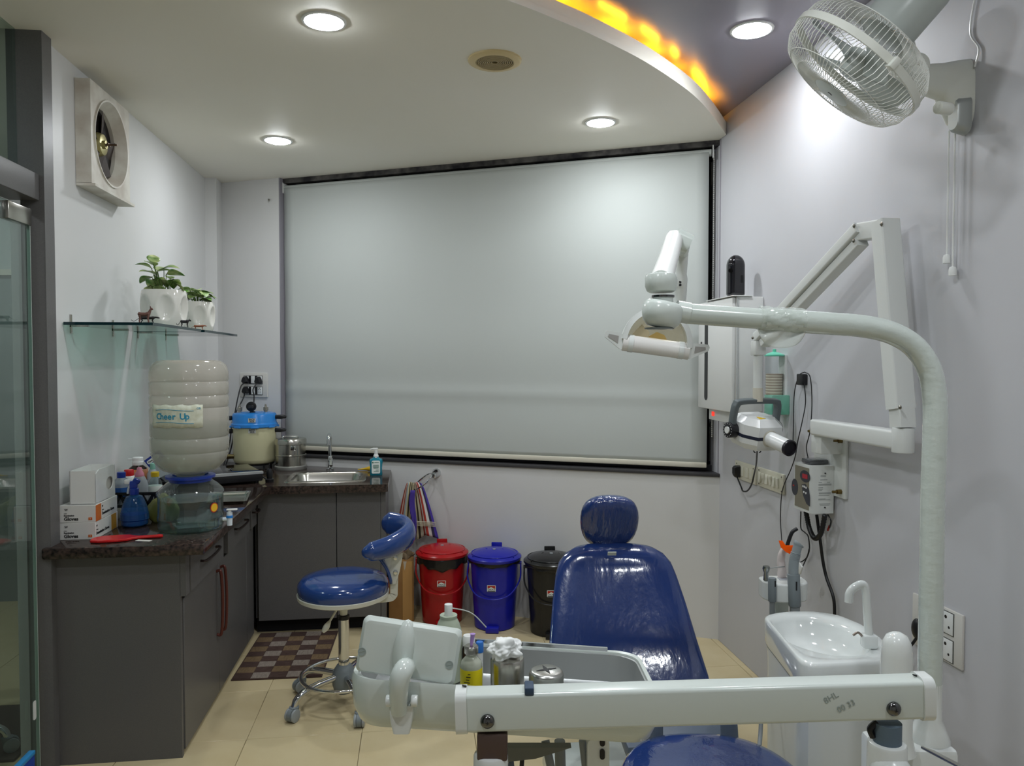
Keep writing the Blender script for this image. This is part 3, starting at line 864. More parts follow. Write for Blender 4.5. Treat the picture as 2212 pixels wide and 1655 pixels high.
# side with the cut-out
hole = [(0.045 + 0.04 * math.cos(i * PI / 12), 0.062 + 0.026 * math.sin(i * PI / 12)) for i in range(24)]
outer = []
for hx, hy in hole:
    ddx, ddy = hx - 0.045, hy - 0.062
    s_ = min((d / 2 - 0.045) / ddx if ddx > 1e-6 else ((-d / 2 - 0.045) / ddx if ddx < -1e-6 else 1e9), (h - 0.062) / ddy if ddy > 1e-6 else (-0.062 / ddy if ddy < -1e-6 else 1e9))
    outer.append((0.045 + ddx * s_, 0.062 + ddy * s_))
V = lambda x, p: (x, p[0], p[1])
b.rings([[V(w / 2 - k, p) for p in hole], [V(w / 2, p) for p in hole], [V(w / 2, p) for p in outer], [V(w / 2 - k, p) for p in outer], [V(w / 2 - k, p) for p in hole]], False, False)
b.out('shell', m_acr, t, smooth=False)
b = B(M); b.mm((-w / 2 + k + 0.002, -d / 2 + 0.01, k), (w / 2 - 0.012, d / 2 - 0.01, 0.09)); b.out('paper_stack', mat('paper_white', '#d5d3cb', 0.8), t)

# red hand mirror on scraps of paper
t = thing('hand_mirror', 'red plastic hand mirror lying face down on the worktop', 'mirror', (-1.12, 3.10, CT), math.radians(9))
M = FR[t.name]
b = B(M)
pts = [(-0.118, -0.03), (-0.122, 0.0), (-0.112, 0.028), (-0.085, 0.042), (-0.03, 0.046), (0.01, 0.038), (0.03, 0.018), (0.045, 0.010), (0.10, 0.009), (0.128, 0.010), (0.135, 0.0), (0.128, -0.010), (0.10, -0.009), (0.045, -0.010), (0.03, -0.018), (0.01, -0.038), (-0.03, -0.046), (-0.085, -0.044)]
b.prism(pts, 0.002, 0.0125)
o = b.out('frame', mat('red_plastic', '#c21a1c', 0.25), t)
md = o.modifiers.new('bev', 'BEVEL'); md.width = 0.003; md.segments = 2
b = B(M); b.lathe([(0.006, 0.0125), (0.006, 0.0135), (0.003, 0.0135)], (0.118, 0, 0), 12); b.out('hang_ring', mat('red_plastic', '#c21a1c', 0.25), t)
for i, (x, y, a, w, h) in enumerate(((-1.225, 3.115, 0.5, 0.05, 0.03), (-1.045, 3.075, -0.3, 0.06, 0.02))):
    b = B(); b.box((x, y, CT + 0.0008), (w, h, 0.0012), Euler((0, 0, a)))
    solo(b, 'paper_scrap', mat('paper_white', '#d5d3cb', 0.8), ('white paper scrap under the left end of the red mirror', 'white paper scrap under the handle side of the red mirror')[i], 'paper', (x, y, CT))

# blue trigger spray bottle
sx, sy = -1.175, 3.355
t = thing('spray_bottle', 'blue ribbed trigger spray bottle half full of blue liquid', 'spray bottle', (sx, sy, CT))
prof = [(0.040, 0.0), (0.046, 0.004)]
for i in range(26):
    z = 0.008 + i * 0.0047
    base = 0.052 if z < 0.03 else 0.052 * math.cos((z - 0.03) / 0.10 * 1.05) + 0.004
    base = max(base, 0.017)
    prof.append((base + (0.0008 if i % 2 else -0.0008), z))
prof += [(0.016, 0.132), (0.016, 0.138)]
B().lathe(prof, (sx, sy, CT), 40).out('bottle', clear('blue_clear', '#5f9ddb', 0.9, 0.05, body='#3f7fc0', fac=0.30), t)
B().lathe([(0.038, 0.004), (0.048, 0.010), (0.0495, 0.03), (0.047, 0.052), (0.001, 0.052)], (sx, sy, CT), 32).out('liquid', clear('blue_liquid', '#2c62b8', 0.2, 0.05, body='#1f55b0', fac=0.55), t)
b = B(); b.lathe([(0.017, 0.134), (0.018, 0.136), (0.018, 0.158), (0.013, 0.162)], (sx, sy, CT), 20)
b.box((sx - 0.002, sy, CT + 0.175), (0.030, 0.020, 0.032), bev=0.006); b.box((sx + 0.010, sy, CT + 0.190), (0.028, 0.020, 0.022), Euler((0, 0.5, 0)), bev=0.007)
b.out('spray_head', mat('royal_blue_plastic', '#1e3b9c', 0.3), t)
b = B(); b.box((sx - 0.026, sy, CT + 0.188), (0.022, 0.019, 0.018), bev=0.003); b.out('nozzle', m_white, t)
b = B(); b.tube(spline([(sx - 0.014, sy, CT + 0.178), (sx - 0.022, sy, CT + 0.160), (sx - 0.026, sy, CT + 0.138)], 4), 0.005, 8); b.out('trigger', mat('frosted_grey', '#b9c2c8', 0.4), t)

# black lattice basket with bottles
bx, by = -1.245, 3.665
t = thing('storage_basket', 'black plastic basket with cut-out sides full of bottles', 'basket', (bx, by, CT + 0.048))
bz = CT + 0.048
w, d, h = 0.205, 0.29, 0.066
b = B()
b.mm((bx - w / 2, by - d / 2, bz), (bx + w / 2, by + d / 2, bz + 0.004))
b.out('base', m_black, t)
for (x0, y0, x1, y1) in ((-1, -1, 1, -1), (-1, 1, 1, 1), (-1, -1, -1, 1), (1, -1, 1, 1)):
    A, C = Vector((bx + x0 * w / 2, by + y0 * d / 2, bz)), Vector((bx + x1 * w / 2, by + y1 * d / 2, bz))
    b = B()
    up = Vector((0, 0, 1))
    b.ribbon([A + up * (h - 0.006), C + up * (h - 0.006)], 0.005, 0.014)
    b.ribbon([A + up * 0.006, C + up * 0.006], 0.005, 0.012)
    n = 9
    for k in range(n + 1):
        p = A.lerp(C, k / n)
        lean = (C - A).normalized() * 0.012 * (1 if k % 2 else -1) * (0 if k in (0, n) else 1)
        b.ribbon([p + lean + up * 0.01, p - lean + up * (h - 0.01)], 0.005, 0.013, (C - A).normalized())
    mid = A.lerp(C, 0.5)
    dirv = (C - A).normalized()
    b.tube([mid + dirv * 0.036 * math.cos(q) + up * (0.032 + 0.017 * math.sin(q)) for q in [i * PI / 10 for i in range(20)]], 0.0065, 6, loop=True)
    b.out('side', m_black, t)
# white carton the basket stands on
b = B(); b.mm((bx - 0.115, by - 0.15, CT), (bx + 0.10, by + 0.14, CT + 0.0475), bev=0.002)
solo(b, 'flat_carton', mat('grey_card', '#b5b2a8', 0.6), 'low pale grey carton underneath the black basket', 'carton', (bx, by, CT))

def bottle(name, label, x, y, prof, m_body, cap, m_cap, extra=None):
    t = thing(name, label, 'bottle', (x, y, bz + 0.004), 0, 'bottles in the black basket')
    B().lathe(prof, (x, y, bz + 0.004), 28).out('body', m_body, t)
    B().lathe(cap, (x, y, bz + 0.004), 24).out('cap', m_cap, t)
    return t
m_frost = clear('frosted_bottle', '#d5dbdf', 0.6, 0.25, body='#c8d0d6', fac=0.5)
t = bottle('medicine_bottle', 'frosted bottle of blue liquid with a royal blue cap in the basket', bx - 0.0575, by - 0.100, [(0.034, 0), (0.038, 0.004), (0.038, 0.095), (0.034, 0.108), (0.018, 0.122), (0.0165, 0.128)], m_frost, [(0.0175, 0.122), (0.018, 0.124), (0.018, 0.146), (0.016, 0.148)], mat('royal_blue_plastic', '#1e3b9c', 0.3))
B().lathe([(0.0365, 0.03), (0.0387, 0.031), (0.0387, 0.082), (0.0365, 0.083)], (bx - 0.0575, by - 0.100, bz + 0.004), 28).out('label', mat('blue_label', '#2a5ea8', 0.5), t)
B().box((bx - 0.048, by - 0.135, bz + 0.06), (0.02, 0.001, 0.010), Euler((0, -0.3, 0.35))).out('label_mark', mat('lime_print', '#b9c33a', 0.5), t)
bottle('white_bottle', 'opaque white bottle with a bright red cap in the basket', bx - 0.055, by - 0.015, [(0.034, 0), (0.036, 0.004), (0.036, 0.09), (0.030, 0.112), (0.019, 0.120)], m_white, [(0.020, 0.116), (0.0205, 0.118), (0.0205, 0.144), (0.018, 0.147)], mat('red_plastic', '#c21a1c', 0.25))
t = bottle('brown_bottle', 'dark brown bottle with an orange label and white flip cap', bx - 0.045, by + 0.070, [(0.040, 0), (0.042, 0.004), (0.042, 0.125), (0.038, 0.142), (0.022, 0.155), (0.021, 0.16)], mat('brown_glass', '#2a1a12', 0.1), [(0.024, 0.156), (0.025, 0.158), (0.025, 0.172), (0.023, 0.174), (0.023, 0.19), (0.020, 0.193)], m_white)
B().lathe([(0.0425, 0.09), (0.0428, 0.091), (0.0428, 0.137), (0.0425, 0.138)], (bx - 0.045, by + 0.070, bz + 0.004), 28).out('label', mat('orange_label', '#c4702a', 0.5, var=(40, '#c8c0b0', 0.6)), t)
B().box((bx - 0.075, by + 0.06, bz + 0.188), (0.022, 0.01, 0.006), bev=0.002).out('spout', m_white, t)
t = bottle('squeeze_bottle', 'translucent squeeze bottle with a pink nozzle cap in the basket', bx + 0.0165, by - 0.090, [(0.034, 0), (0.036, 0.004), (0.036, 0.08), (0.031, 0.105), (0.019, 0.128)], m_frost, [(0.019, 0.125), (0.020, 0.128), (0.019, 0.137), (0.012, 0.150), (0.010, 0.164), (0.007, 0.167)], mat('pink_plastic', '#d98aa0', 0.4))
bottle('slim_bottle', 'slim squeeze bottle with a sea green tip behind the pink one', bx + 0.03, by + 0.04, [(0.022, 0), (0.024, 0.004), (0.024, 0.12), (0.012, 0.14)], m_frost, [(0.012, 0.136), (0.0125, 0.138), (0.011, 0.165), (0.008, 0.168)], mat('sea_green_plastic', '#7fb5a4', 0.4))
t = bottle('vial_bottle', 'clear bottle with a yellow screw cap nearest the water jug', bx + 0.066, by - 0.040, [(0.028, 0), (0.030, 0.004), (0.030, 0.085), (0.024, 0.10), (0.014, 0.11), (0.014, 0.12)], clear('clear_plastic', '#dfe8e8', 1.2, 0.05), [(0.0175, 0.116), (0.018, 0.118), (0.018, 0.136), (0.016, 0.138)], mat('yellow_cap', '#d3b41e', 0.4))
B().lathe([(0.0303, 0.02), (0.0306, 0.021), (0.0306, 0.075), (0.0303, 0.076)], (bx + 0.066, by - 0.040, bz + 0.004), 28).out('label', mat('label_white', '#e9efe9', 0.5), t)
# face shield packet stuck between the bottles
t = thing('face_shield_packet', 'clear face shield packet with a blue header card behind the bottles', 'packet', (bx + 0.03, by + 0.09, bz + 0.004), 0.1)
T = axes((bx + 0.025, by + 0.085, bz + 0.185), Vector((0.80, 0.05, 0.60)), Vector((-0.6, 0.0, 0.8)))
b = B(); b.prism(rrect(0.085, 0.044, 0.001, 1), 0, 0.0012, T); b.out('header_card', mat('navy_card', '#24378f', 0.4), t)
b = B(); b.prism(rrect(0.062, 0.018, 0.006, 3), 0.0012, 0.0018, T @ Matrix.Translation((-0.006, 0.003, 0))); b.out('name_panel', mat('label_white', '#e9efe9', 0.5), t)
text('lettering', 'Face Shield', 0.0115, m_ink, t, T @ Matrix.Translation((-0.006, 0.003, 0.002)), 0.0003, bold=0.0003)
text('lettering', 'PERSONAL PROTECTION', 0.0045, mat('label_white', '#e9efe9', 0.5), t, T @ Matrix.Translation((0.0, -0.013, 0.0016)), 0.0003)
b = B(); b.prism([(-0.04, -0.022), (0.042, -0.022), (0.05, -0.16), (-0.02, -0.17)], 0.0, 0.0008, T); b.out('bag', clear('film', '#e8ecee', 0.9, 0.08, body='#c9cfd4', fac=0.15), t)
# second black basket behind, its rim showing beside the jug
t = thing('shallow_basket', 'second black basket whose rim shows behind the yellow capped bottle', 'basket', (-1.17, 3.97, CT))
b = B()
for s_ in (-1, 1):
    b.ribbon([(-1.27, 3.97 + s_ * 0.10, CT + 0.06), (-1.06, 3.97 + s_ * 0.10, CT + 0.06)], 0.005, 0.10)
    b.ribbon([(-1.165 + s_ * 0.105, 3.87, CT + 0.06), (-1.165 + s_ * 0.105, 4.07, CT + 0.06)], 0.005, 0.10)
b.mm((-1.27, 3.87, CT), (-1.06, 4.07, CT + 0.01))
b.out('tub', m_black, t)
# yellow-green knotted plastic bag
def bag(u, v):
    a = 2 * PI * u
    z = 0.001 + 0.122 * v
    r = 0.052 * (0.55 + 0.6 * math.sin(PI * min(v * 1.05 + 0.12, 1.0)) ** 0.7) * (1 - 0.75 * max(v - 0.78, 0) / 0.22)
    r *= 1 + 0.07 * math.sin(5 * a + 6 * v) + 0.04 * math.sin(11 * a - 9 * v)
    return (-1.085 + r * math.cos(a) * 1.05, 3.440 + r * math.sin(a) * 0.9, CT + z)
t = thing('plastic_bag', 'crumpled yellow green plastic bag between spray bottle and water vessel', 'bag', (-1.085, 3.440, CT))
B().grid(bag, 40, 18, True).out('bag', clear('yellow_film', '#d8d69a', 0.8, 0.12, body='#a9ab62', fac=0.45), t, thick=0.0006)
B().lathe([(0.03, 0.004), (0.034, 0.008), (0.034, 0.05), (0.001, 0.052)], (-1.085, 3.440, CT), 20).out('contents', mat('dull_green', '#4d5a34', 0.6), t)


# ================================================================ glass shelves, plants, toy animals
m_green_glass = clear('shelf_glass', '#bfe0d8', 1.3, 0.01, ior=1.5)
m_glass_edge = mat('glass_edge', '#0f2d33', 0.08)
SZ = 1.688
for (y0, y1, brs, lab) in ((3.20, 3.90, (3.27, 3.70), 'near glass wall shelf on small steel brackets holding the big pot'), (3.955, 4.66, (4.02, 4.45), 'far glass wall shelf on small steel brackets holding the small pot')):
    t = thing('glass_shelf', lab, 'shelf', (XL, (y0 + y1) / 2, SZ), 0, 'glass wall shelves')
    b = B(); b.mm((XL + 0.004, y0 + 0.003, SZ), (-1.045, y1 - 0.003, SZ + 0.012)); b.out('pane', m_green_glass, t)
    b = B()
    b.mm((XL + 0.004, y0, SZ), (-1.042, y0 + 0.003, SZ + 0.012)); b.mm((-1.045, y0, SZ), (-1.042, y1, SZ + 0.012)); b.mm((XL + 0.004, y1 - 0.003, SZ), (-1.042, y1, SZ + 0.012))
    b.out('edge', m_glass_edge, t)
    for y in brs:
        b = B(); b.mm((XL, y - 0.006, SZ - 0.03), (XL + 0.005, y + 0.006, SZ + 0.045)); b.mm((XL, y - 0.006, SZ - 0.005), (XL + 0.07, y + 0.006, SZ - 0.0005)); b.mm((XL, y - 0.006, SZ + 0.0105), (XL + 0.045, y + 0.006, SZ + 0.015)); b.out('bracket', m_steel, t)

m_ceramic = mat('white_ceramic', '#e6e4dc', 0.12, coat=0.6)
m_soil = mat('soil', '#2b2018', 0.95)
def leafmat():
    m = mat('variegated_leaf', '#3f7a24', 0.35, var=(22, '#cfd89a', 1.0))
    return m
m_leaf = leafmat()
m_stem = mat('stem_green', '#54722f', 0.5)
def pot_plant(x, y, R, H, label, leaves, seed):
    rnd = random.Random(seed)
    z0 = SZ + 0.0122
    t = thing('potted_plant', label, 'potted plant', (x, y, z0), 0, 'dimpled white pots on the glass shelves')
    def f(u, v):
        a = 2 * PI * u
        prof = 0.74 + 0.30 * math.sin(PI * (0.12 + 0.62 * v))
        r = R * prof
        q = ((u * 6) % 1.0) - 0.5
        dent = max(0.0, 1 - (q / 0.36) ** 2 - ((v - 0.52) / 0.34) ** 2)
        r -= R * 0.20 * dent ** 0.8
        return (x + r * math.cos(a + 0.35), y + r * math.sin(a + 0.35), z0 + H * v)
    o = B().grid(f, 96, 28, True)
    top = [f(i / 96, 1.0) for i in range(96)]
    ins = [(x + (p[0] - x) * 0.90, y + (p[1] - y) * 0.90, p[2]) for p in top]
    low = [(x + (p[0] - x) * 0.86, y + (p[1] - y) * 0.86, p[2] - 0.03) for p in top]
    o.rings([top, ins, low], False, False)
    o.poly([f(i / 48, 0.0) for i in range(48)])
    o.out('pot', m_ceramic, t, ang=70)
    B().lathe([(0.001, H - 0.022), (R * 0.87, H - 0.026)], (x, y, z0), 32, cap1=False).out('soil', m_soil, t)
    for (ax, ay, hgt, ln, tilt, yaw) in leaves:
        base = Vector((x + ax * 0.35, y + ay * 0.35, z0 + H - 0.02))
        tip = Vector((x + ax, y + ay, z0 + H + hgt))
        B().tube(spline([base, base.lerp(tip, 0.5) + Vector((0, 0, 0.012)), tip], 4), 0.0018, 6).out('stem', m_stem, t)
        E_ = Euler((tilt, rnd.uniform(-0.3, 0.3), yaw))
        R3 = E_.to_matrix()
        def lf(u, v):
            w = math.sin(PI * min(v ** 0.7, 1.0)) ** 0.85 * 0.47 * ln * (1 if v < 0.999 else 0)
            s_ = (u - 0.5) * 2
            p = Vector((s_ * w, v * ln - ln * 0.12 * (1 - abs(s_)) * (1 if v < 0.1 else 0), 0.22 * abs(s_) * w - 0.30 * ln * (v - 0.3) ** 2))
            return tip + R3 @ p
        B().grid(lf, 6, 9).out('leaf', m_leaf, t, thick=0.0008, ang=80)
    return t
big = []
rnd = random.Random(3)
for k, (ax, ay, h, ln, tilt, yaw) in enumerate(((-0.05, -0.02, 0.105, 0.06, 0.3, 2.0), (-0.035, -0.04, 0.125, 0.055, 0.9, 0.4), (-0.015, -0.05, 0.085, 0.065, 0.2, -1.2), (-0.03, -0.05, 0.045, 0.06, -0.7, 0.3), (0.0, -0.05, 0.05, 0.055, -0.5, -0.4), (0.01, -0.03, 0.105, 0.06, 0.1, -1.5), (0.025, -0.04, 0.075, 0.07, 0.05, -1.4), (0.05, -0.05, 0.045, 0.05, -0.4, -0.6), (0.065, -0.05, 0.035, 0.055, -0.7, -0.9), (0.035, -0.02, 0.055, 0.04, 0.5, 0.5), (-0.02, 0.02, 0.06, 0.05, 0.2, 0.8), (-0.045, -0.045, 0.02, 0.055, -0.8, 0.6), (-0.01, -0.055, 0.02, 0.05, -0.9, 0.0), (-0.03, -0.035, 0.075, 0.065, 0.2, 2.4), (-0.02, -0.03, 0.095, 0.06, 0.4, -0.3), (-0.04, -0.05, 0.06, 0.06, -0.3, 1.2), (-0.015, -0.055, 0.055, 0.06, -0.6, 0.2), (-0.035, -0.02, 0.115, 0.06, 0.3, 2.8), (0.06, -0.055, 0.05, 0.055, -0.6, 0.4))):
    big.append((ax, ay, h, ln * 1.15, tilt, yaw))
pot_plant(-1.175, 3.775, 0.100, 0.176, 'variegated pothos in the larger dimpled white pot on the near shelf', big, 5)
small = []
for k in range(24):
    a = k * 2.4
    rr = 0.02 + 0.035 * ((k * 37) % 10) / 10
    small.append((rr * math.cos(a), rr * math.sin(a) - 0.015, 0.014 + 0.060 * ((k * 53) % 11) / 11, 0.055 + 0.014 * ((k * 29) % 7) / 7, -0.5 + 0.9 * ((k * 17) % 9) / 9, a + PI / 2 + PI))
pot_plant(-1.152, 4.255, 0.083, 0.158, 'bushy pothos in the smaller dimpled white pot on the far shelf', small, 9)

def animal(name, label, x, y, rz, L, Hh, col, neck, tail=True, horns=False):
    """small toy quadruped: one skinned body"""
    z0 = SZ + 0.0135
    M = frame((x, y, z0), rz)
    b = B(M)
    bodyr = Hh * 0.16
    b.tube([(-L * 0.5, 0, Hh * 0.60), (-L * 0.44, 0, Hh * 0.66), (-L * 0.2, 0, Hh * 0.62), (L * 0.1, 0, Hh * 0.62), (L * 0.36, 0, Hh * 0.67), (L * 0.46, 0, Hh * 0.70)], [bodyr * 0.4, bodyr * 0.95, bodyr * 1.05, bodyr, bodyr * 1.1, bodyr * 0.55], 8)
    hx, hz = L * 0.5 + neck[0] * L, Hh * 0.7 + neck[1] * Hh
    b.tube([(L * 0.36, 0, Hh * 0.68), (L * 0.44 + neck[0] * L * 0.5, 0, Hh * 0.72 + neck[1] * Hh * 0.5), (hx, 0, hz)], [bodyr * 0.85, bodyr * 0.6, bodyr * 0.5], 8)
    b.tube([(hx - L * 0.04, 0, hz + Hh * 0.02), (hx + L * 0.05, 0, hz), (hx + L * 0.17, 0, hz - Hh * 0.06)], [bodyr * 0.45, bodyr * 0.62, bodyr * 0.3], 8)
    for s_ in (-1, 1):
        b.tube([(hx - L * 0.02, s_ * bodyr * 0.4, hz + Hh * 0.05), (hx - L * 0.05, s_ * bodyr * 0.7, hz + Hh * (0.20 if horns else 0.11))], [bodyr * 0.25, bodyr * 0.08], 5)
        for lx, k in ((-0.38, 1), (0.34, -1)):
            b.tube([(L * lx, s_ * bodyr * 0.6, Hh * 0.58), (L * lx + k * L * 0.05, s_ * bodyr * 0.65, Hh * 0.33), (L * lx - k * L * 0.01, s_ * bodyr * 0.65, Hh * 0.14), (L * lx + L * 0.02, s_ * bodyr * 0.65, 0.0)], [bodyr * 0.6, bodyr * 0.38, bodyr * 0.26, bodyr * 0.3], 6)
    if tail:
        b.tube(spline([(-L * 0.47, 0, Hh * 0.66), (-L * 0.66, 0, Hh * 0.42), (-L * 0.85, 0, Hh * 0.24), (-L * 1.0, 0, Hh * 0.40)], 4), bodyr * 0.20, 5)
    solo(b, name, mat('toy_' + col, col, 0.5), label, 'toy animal', (x, y, z0), rz, 'toy animals on the glass shelves')
animal('toy_deer', 'brown toy deer with raised head in front of the big pot', -1.098, 3.275, 0.15, 0.046, 0.054, '#6a4a40', (0.06, 0.36), False, True)
animal('toy_panther', 'black toy panther with curled tail beside the brown deer', -1.105, 3.335, 0.15, 0.062, 0.036, '#1d1719', (0.08, 0.0))
animal('toy_goat', 'black toy goat at the right front of the big pot', -1.062, 3.70, 0.2, 0.036, 0.042, '#201d22', (0.10, 0.05), True, True)
animal('toy_fox', 'tan and brown toy fox in front of the small pot', -1.085, 4.02, 0.1, 0.05, 0.030, '#8a4f33', (0.06, 0.0))

# ================================================================ exhaust fan on the left wall
t = thing('exhaust_fan', 'dusty off-white square exhaust fan high on the left wall', 'fan', (XL, 3.55, 2.49))
m_dust = mat('dusty_white', '#dcd9cf', 0.5, var=(9, '#a08f7e', 0.6))
EY, EZ, EW = 3.555, 2.492, 0.425
x0, x1 = XL + 0.001, XL + 0.062
b = B()
circ = [(EY + 0.185 * math.cos(i * PI / 24 + PI / 4), EZ + 0.185 * math.sin(i * PI / 24 + PI / 4)) for i in range(48)]
def sq(i, hw):
    a = i * PI / 24 + PI / 4
    c_, s_ = math.cos(a), math.sin(a)
    k = hw / max(abs(c_), abs(s_))
    return (EY + c_ * k, EZ + s_ * k)
R_ = lambda pts, x: [(x, p[0], p[1]) for p in pts]
sqo = [sq(i, EW / 2) for i in range(48)]
ring2 = [(EY + 0.178 * math.cos(i * PI / 24 + PI / 4), EZ + 0.178 * math.sin(i * PI / 24 + PI / 4)) for i in range(48)]
ring3 = [(EY + 0.150 * math.cos(i * PI / 24 + PI / 4), EZ + 0.150 * math.sin(i * PI / 24 + PI / 4)) for i in range(48)]
b.rings([R_(sqo, x0), R_(sqo, x1), R_(circ, x1), R_(circ, x1 + 0.006), R_(ring2, x1 + 0.005), R_(ring3, x1 - 0.04), R_(ring3, x0 + 0.004)], False, False)
b.out('frame', m_dust, t, ang=30)
b = B(); b.cyl((x0 + 0.001, EY, EZ), (x0 + 0.005, EY, EZ), 0.155, n=40); b.out('dark_opening', mat('fan_dark', '#1b1512', 0.8), t)
b = B(); b.cyl((x0 + 0.005, EY, EZ), (x0 + 0.030, EY, EZ), 0.052, 0.046, n=28, bev=0.004); b.cyl((x0 + 0.03, EY, EZ), (x0 + 0.04, EY, EZ), 0.018, n=16); b.out('motor_cap', mat('pale_gold', '#a8a070', 0.35, 0.7), t)
b = B(); b.cyl((x0 + 0.04, EY, EZ), (x0 + 0.085, EY, EZ), 0.0045, n=10); b.box((x0 + 0.05, EY, EZ), (0.006, 0.03, 0.012)); b.out('shaft', mat('rusty_steel', '#5d4a3a', 0.5, 0.6), t)
for k in range(5):
    a = k * 2 * PI / 5
    T = Matrix.Translation((x0 + 0.012, EY, EZ)) @ Matrix.Rotation(a, 4, 'X')
    b = B(T)
    b.rings([[(-0.008, 0.045, -0.02), (0.008, 0.045, 0.02), (0.010, 0.045, 0.02), (-0.006, 0.045, -0.02)], [(-0.012, 0.14, -0.045), (0.012, 0.14, 0.045), (0.014, 0.14, 0.045), (-0.010, 0.14, -0.045)]])
    b.out('blade', mat('fan_blade_brown', '#3a2f28', 0.6), t)
b = B(); b.mm((x0, EY - EW / 2, EZ - EW / 2 - 0.012), (x0 + 0.075, EY + EW / 2 + 0.02, EZ - EW / 2 - 0.001)); b.out('lower_flange', m_dust, t)

# ================================================================ socket plate in the corner with plugs
PM = frame(WM @ Vector((3.045, 0, 1.38)), WA)       # local x left along wall, y out of it
t = thing('socket_plate', 'white double socket plate above the steriliser with black plugs in it', 'socket', WM @ Vector((3.045, 0, 1.38)), WA)
b = B(PM); b.box((0, 0.006, 0), (0.222, 0.012, 0.165), bev=0.004); b.out('plate', mat('aged_white', '#d4d2cc', 0.4), t)
for z in (0.036, -0.038):
    b = B(PM); b.box((0.0, 0.0135, z), (0.15, 0.004, 0.056)); o = b.out('insert', m_black, t)
    for x, w in ((-0.055, 0.038), (0.0, 0.030), (0.053, 0.038)):
        b = B(PM); b.box((x, 0.015, z), (w, 0.005, 0.050), bev=0.0015); b.out('module', m_white, t)
for x, z in ((-0.06, -0.030), (-0.048, -0.030), (-0.06, -0.046), (-0.048, -0.046), (-0.054, -0.022)):
    b = B(PM); b.cyl((x, 0.0165, z), (x, 0.0182, z), 0.0028, n=8); b.out('pin_hole', m_black, t)
def plug(x, z, lab, end, sag):
    t = thing('plug', lab, 'plug', PM @ Vector((x, 0.018, z)), WA, 'black plugs in the corner sockets')
    b = B(PM)
    b.rings([[(x + px_ * s_, y, z + pz_ * s_) for px_, pz_ in ((0.026, -0.016), (0.020, 0.006), (0.008, 0.024), (-0.008, 0.024), (-0.020, 0.006), (-0.026, -0.016), (-0.016, -0.024), (0.016, -0.024))] for y, s_ in ((0.018, 1), (0.034, 1), (0.046, 0.75))])
    b.out('body', m_black, t)
    pts = [PM @ Vector((x, 0.04, z - 0.02)), PM @ Vector((x + 0.006, 0.075 if z > 0 else 0.05, z - 0.06))] + sag + [Vector(end)]
    B().tube(spline(pts, 6), 0.0042, 8).out('cord', m_black, t)
plug(0.052, 0.036, 'upper left black plug on the corner socket plate', (-1.20, 4.98, CT + 0.01), [Vector((-1.19, 5.22, 1.18)), Vector((-1.20, 5.19, 1.0))])
plug(0.050, -0.034, 'lower left black plug on the corner socket plate', (-1.215, 5.00, CT + 0.01), [Vector((-1.20, 5.21, 1.15)), Vector((-1.215, 5.18, 1.0))])
plug(-0.052, 0.034, 'upper right black plug on the corner socket plate', (-1.035, 5.06, CT + 0.40), [Vector((-1.06, 5.20, 1.31))])

# ================================================================ towel on a chrome ring
TP = WM @ Vector((1.70, 0, 0.848))
t = thing('towel_ring', 'chrome towel ring fixed to the wall right of the sink', 'towel ring', TP, WA)
b = B(WM); b.lathe([(0.028, 0), (0.028, 0.01), (0.018, 0.028), (0.014, 0.04)], (1.70, 0, 0.848), 20, axis=(0, 1, 0)); b.box((1.70, 0.035, 0.836), (0.024, 0.03, 0.03), bev=0.006); b.out('mount', m_chrome, t)
rg = [Vector((1.765 + 0.060 * math.cos(a) - 0.028 * math.sin(a), 0.062 + 0.05 * math.sin(a), 0.800 - 0.048 * math.cos(a) - 0.012 * math.sin(a))) for a in [i * PI / 20 for i in range(40)]]
B(WM).tube(rg, 0.0045, 8, loop=True).out('ring', m_chrome, t)
ramp = [(0.0, '#3c2f8a'), (0.05, '#c9c2b4'), (0.10, '#2a2440'), (0.13, '#d8d2c4'), (0.19, '#8f2d22'), (0.23, '#d8b8a8'), (0.26, '#9f2f24'), (0.30, '#d9d4c6'), (0.36, '#9fb0b4'), (0.46, '#c8bd98'), (0.50, '#3b3320'), (0.53, '#c8bd98'), (0.57, '#3b3320'), (0.60, '#cfc6a4'), (0.64, '#2f2a1c'), (0.68, '#c8bd98'), (0.72, '#3b3320'), (0.75, '#d0c8b0'), (0.80, '#a33527'), (0.84, '#d9d0c8'), (0.87, '#a33527'), (0.90, '#c9c6c0'), (0.93, '#2a2440'), (0.96, '#46349a')]
m_towel = stripes('striped_towel', ramp)
t = thing('hand_towel', 'striped hand towel with a purple border hanging from the chrome ring', 'towel', WM @ Vector((1.80, 0.05, 0.56)), WA)
def lobe(x_top, x0, x1, z0, ztop, y0, fold, ph):
    def f(u, v):
        s_ = v ** 0.75
        xa = x_top + (x0 - x_top) * s_
        xb = x_top - 0.05 + (x1 - x_top + 0.05) * s_
        x = xa + (xb - xa) * u
        y = y0 + 0.016 * math.sin(u * fold * PI + ph) * (0.3 + 0.7 * v) + 0.018 * math.sin(PI * u)
        z = ztop - (ztop - z0) * v - 0.018 * v * math.sin(u * 5 + ph) + 0.012 * (1 - v) * math.sin(PI * u)
        return (x, y, z)
    return f
B(WM).grid(lobe(1.865, 1.945, 1.808, 0.462, 0.785, 0.075, 5, 0.4), 40, 20, ur=(0.15, 0.78)).out('left_fall', m_towel, t, thick=0.006, ang=80)
B(WM).grid(lobe(1.830, 1.80, 1.668, 0.455, 0.785, 0.06, 3, 2.0), 32, 20, ur=(0.70, 1.0)).out('right_fall', m_towel, t, thick=0.006, ang=80)
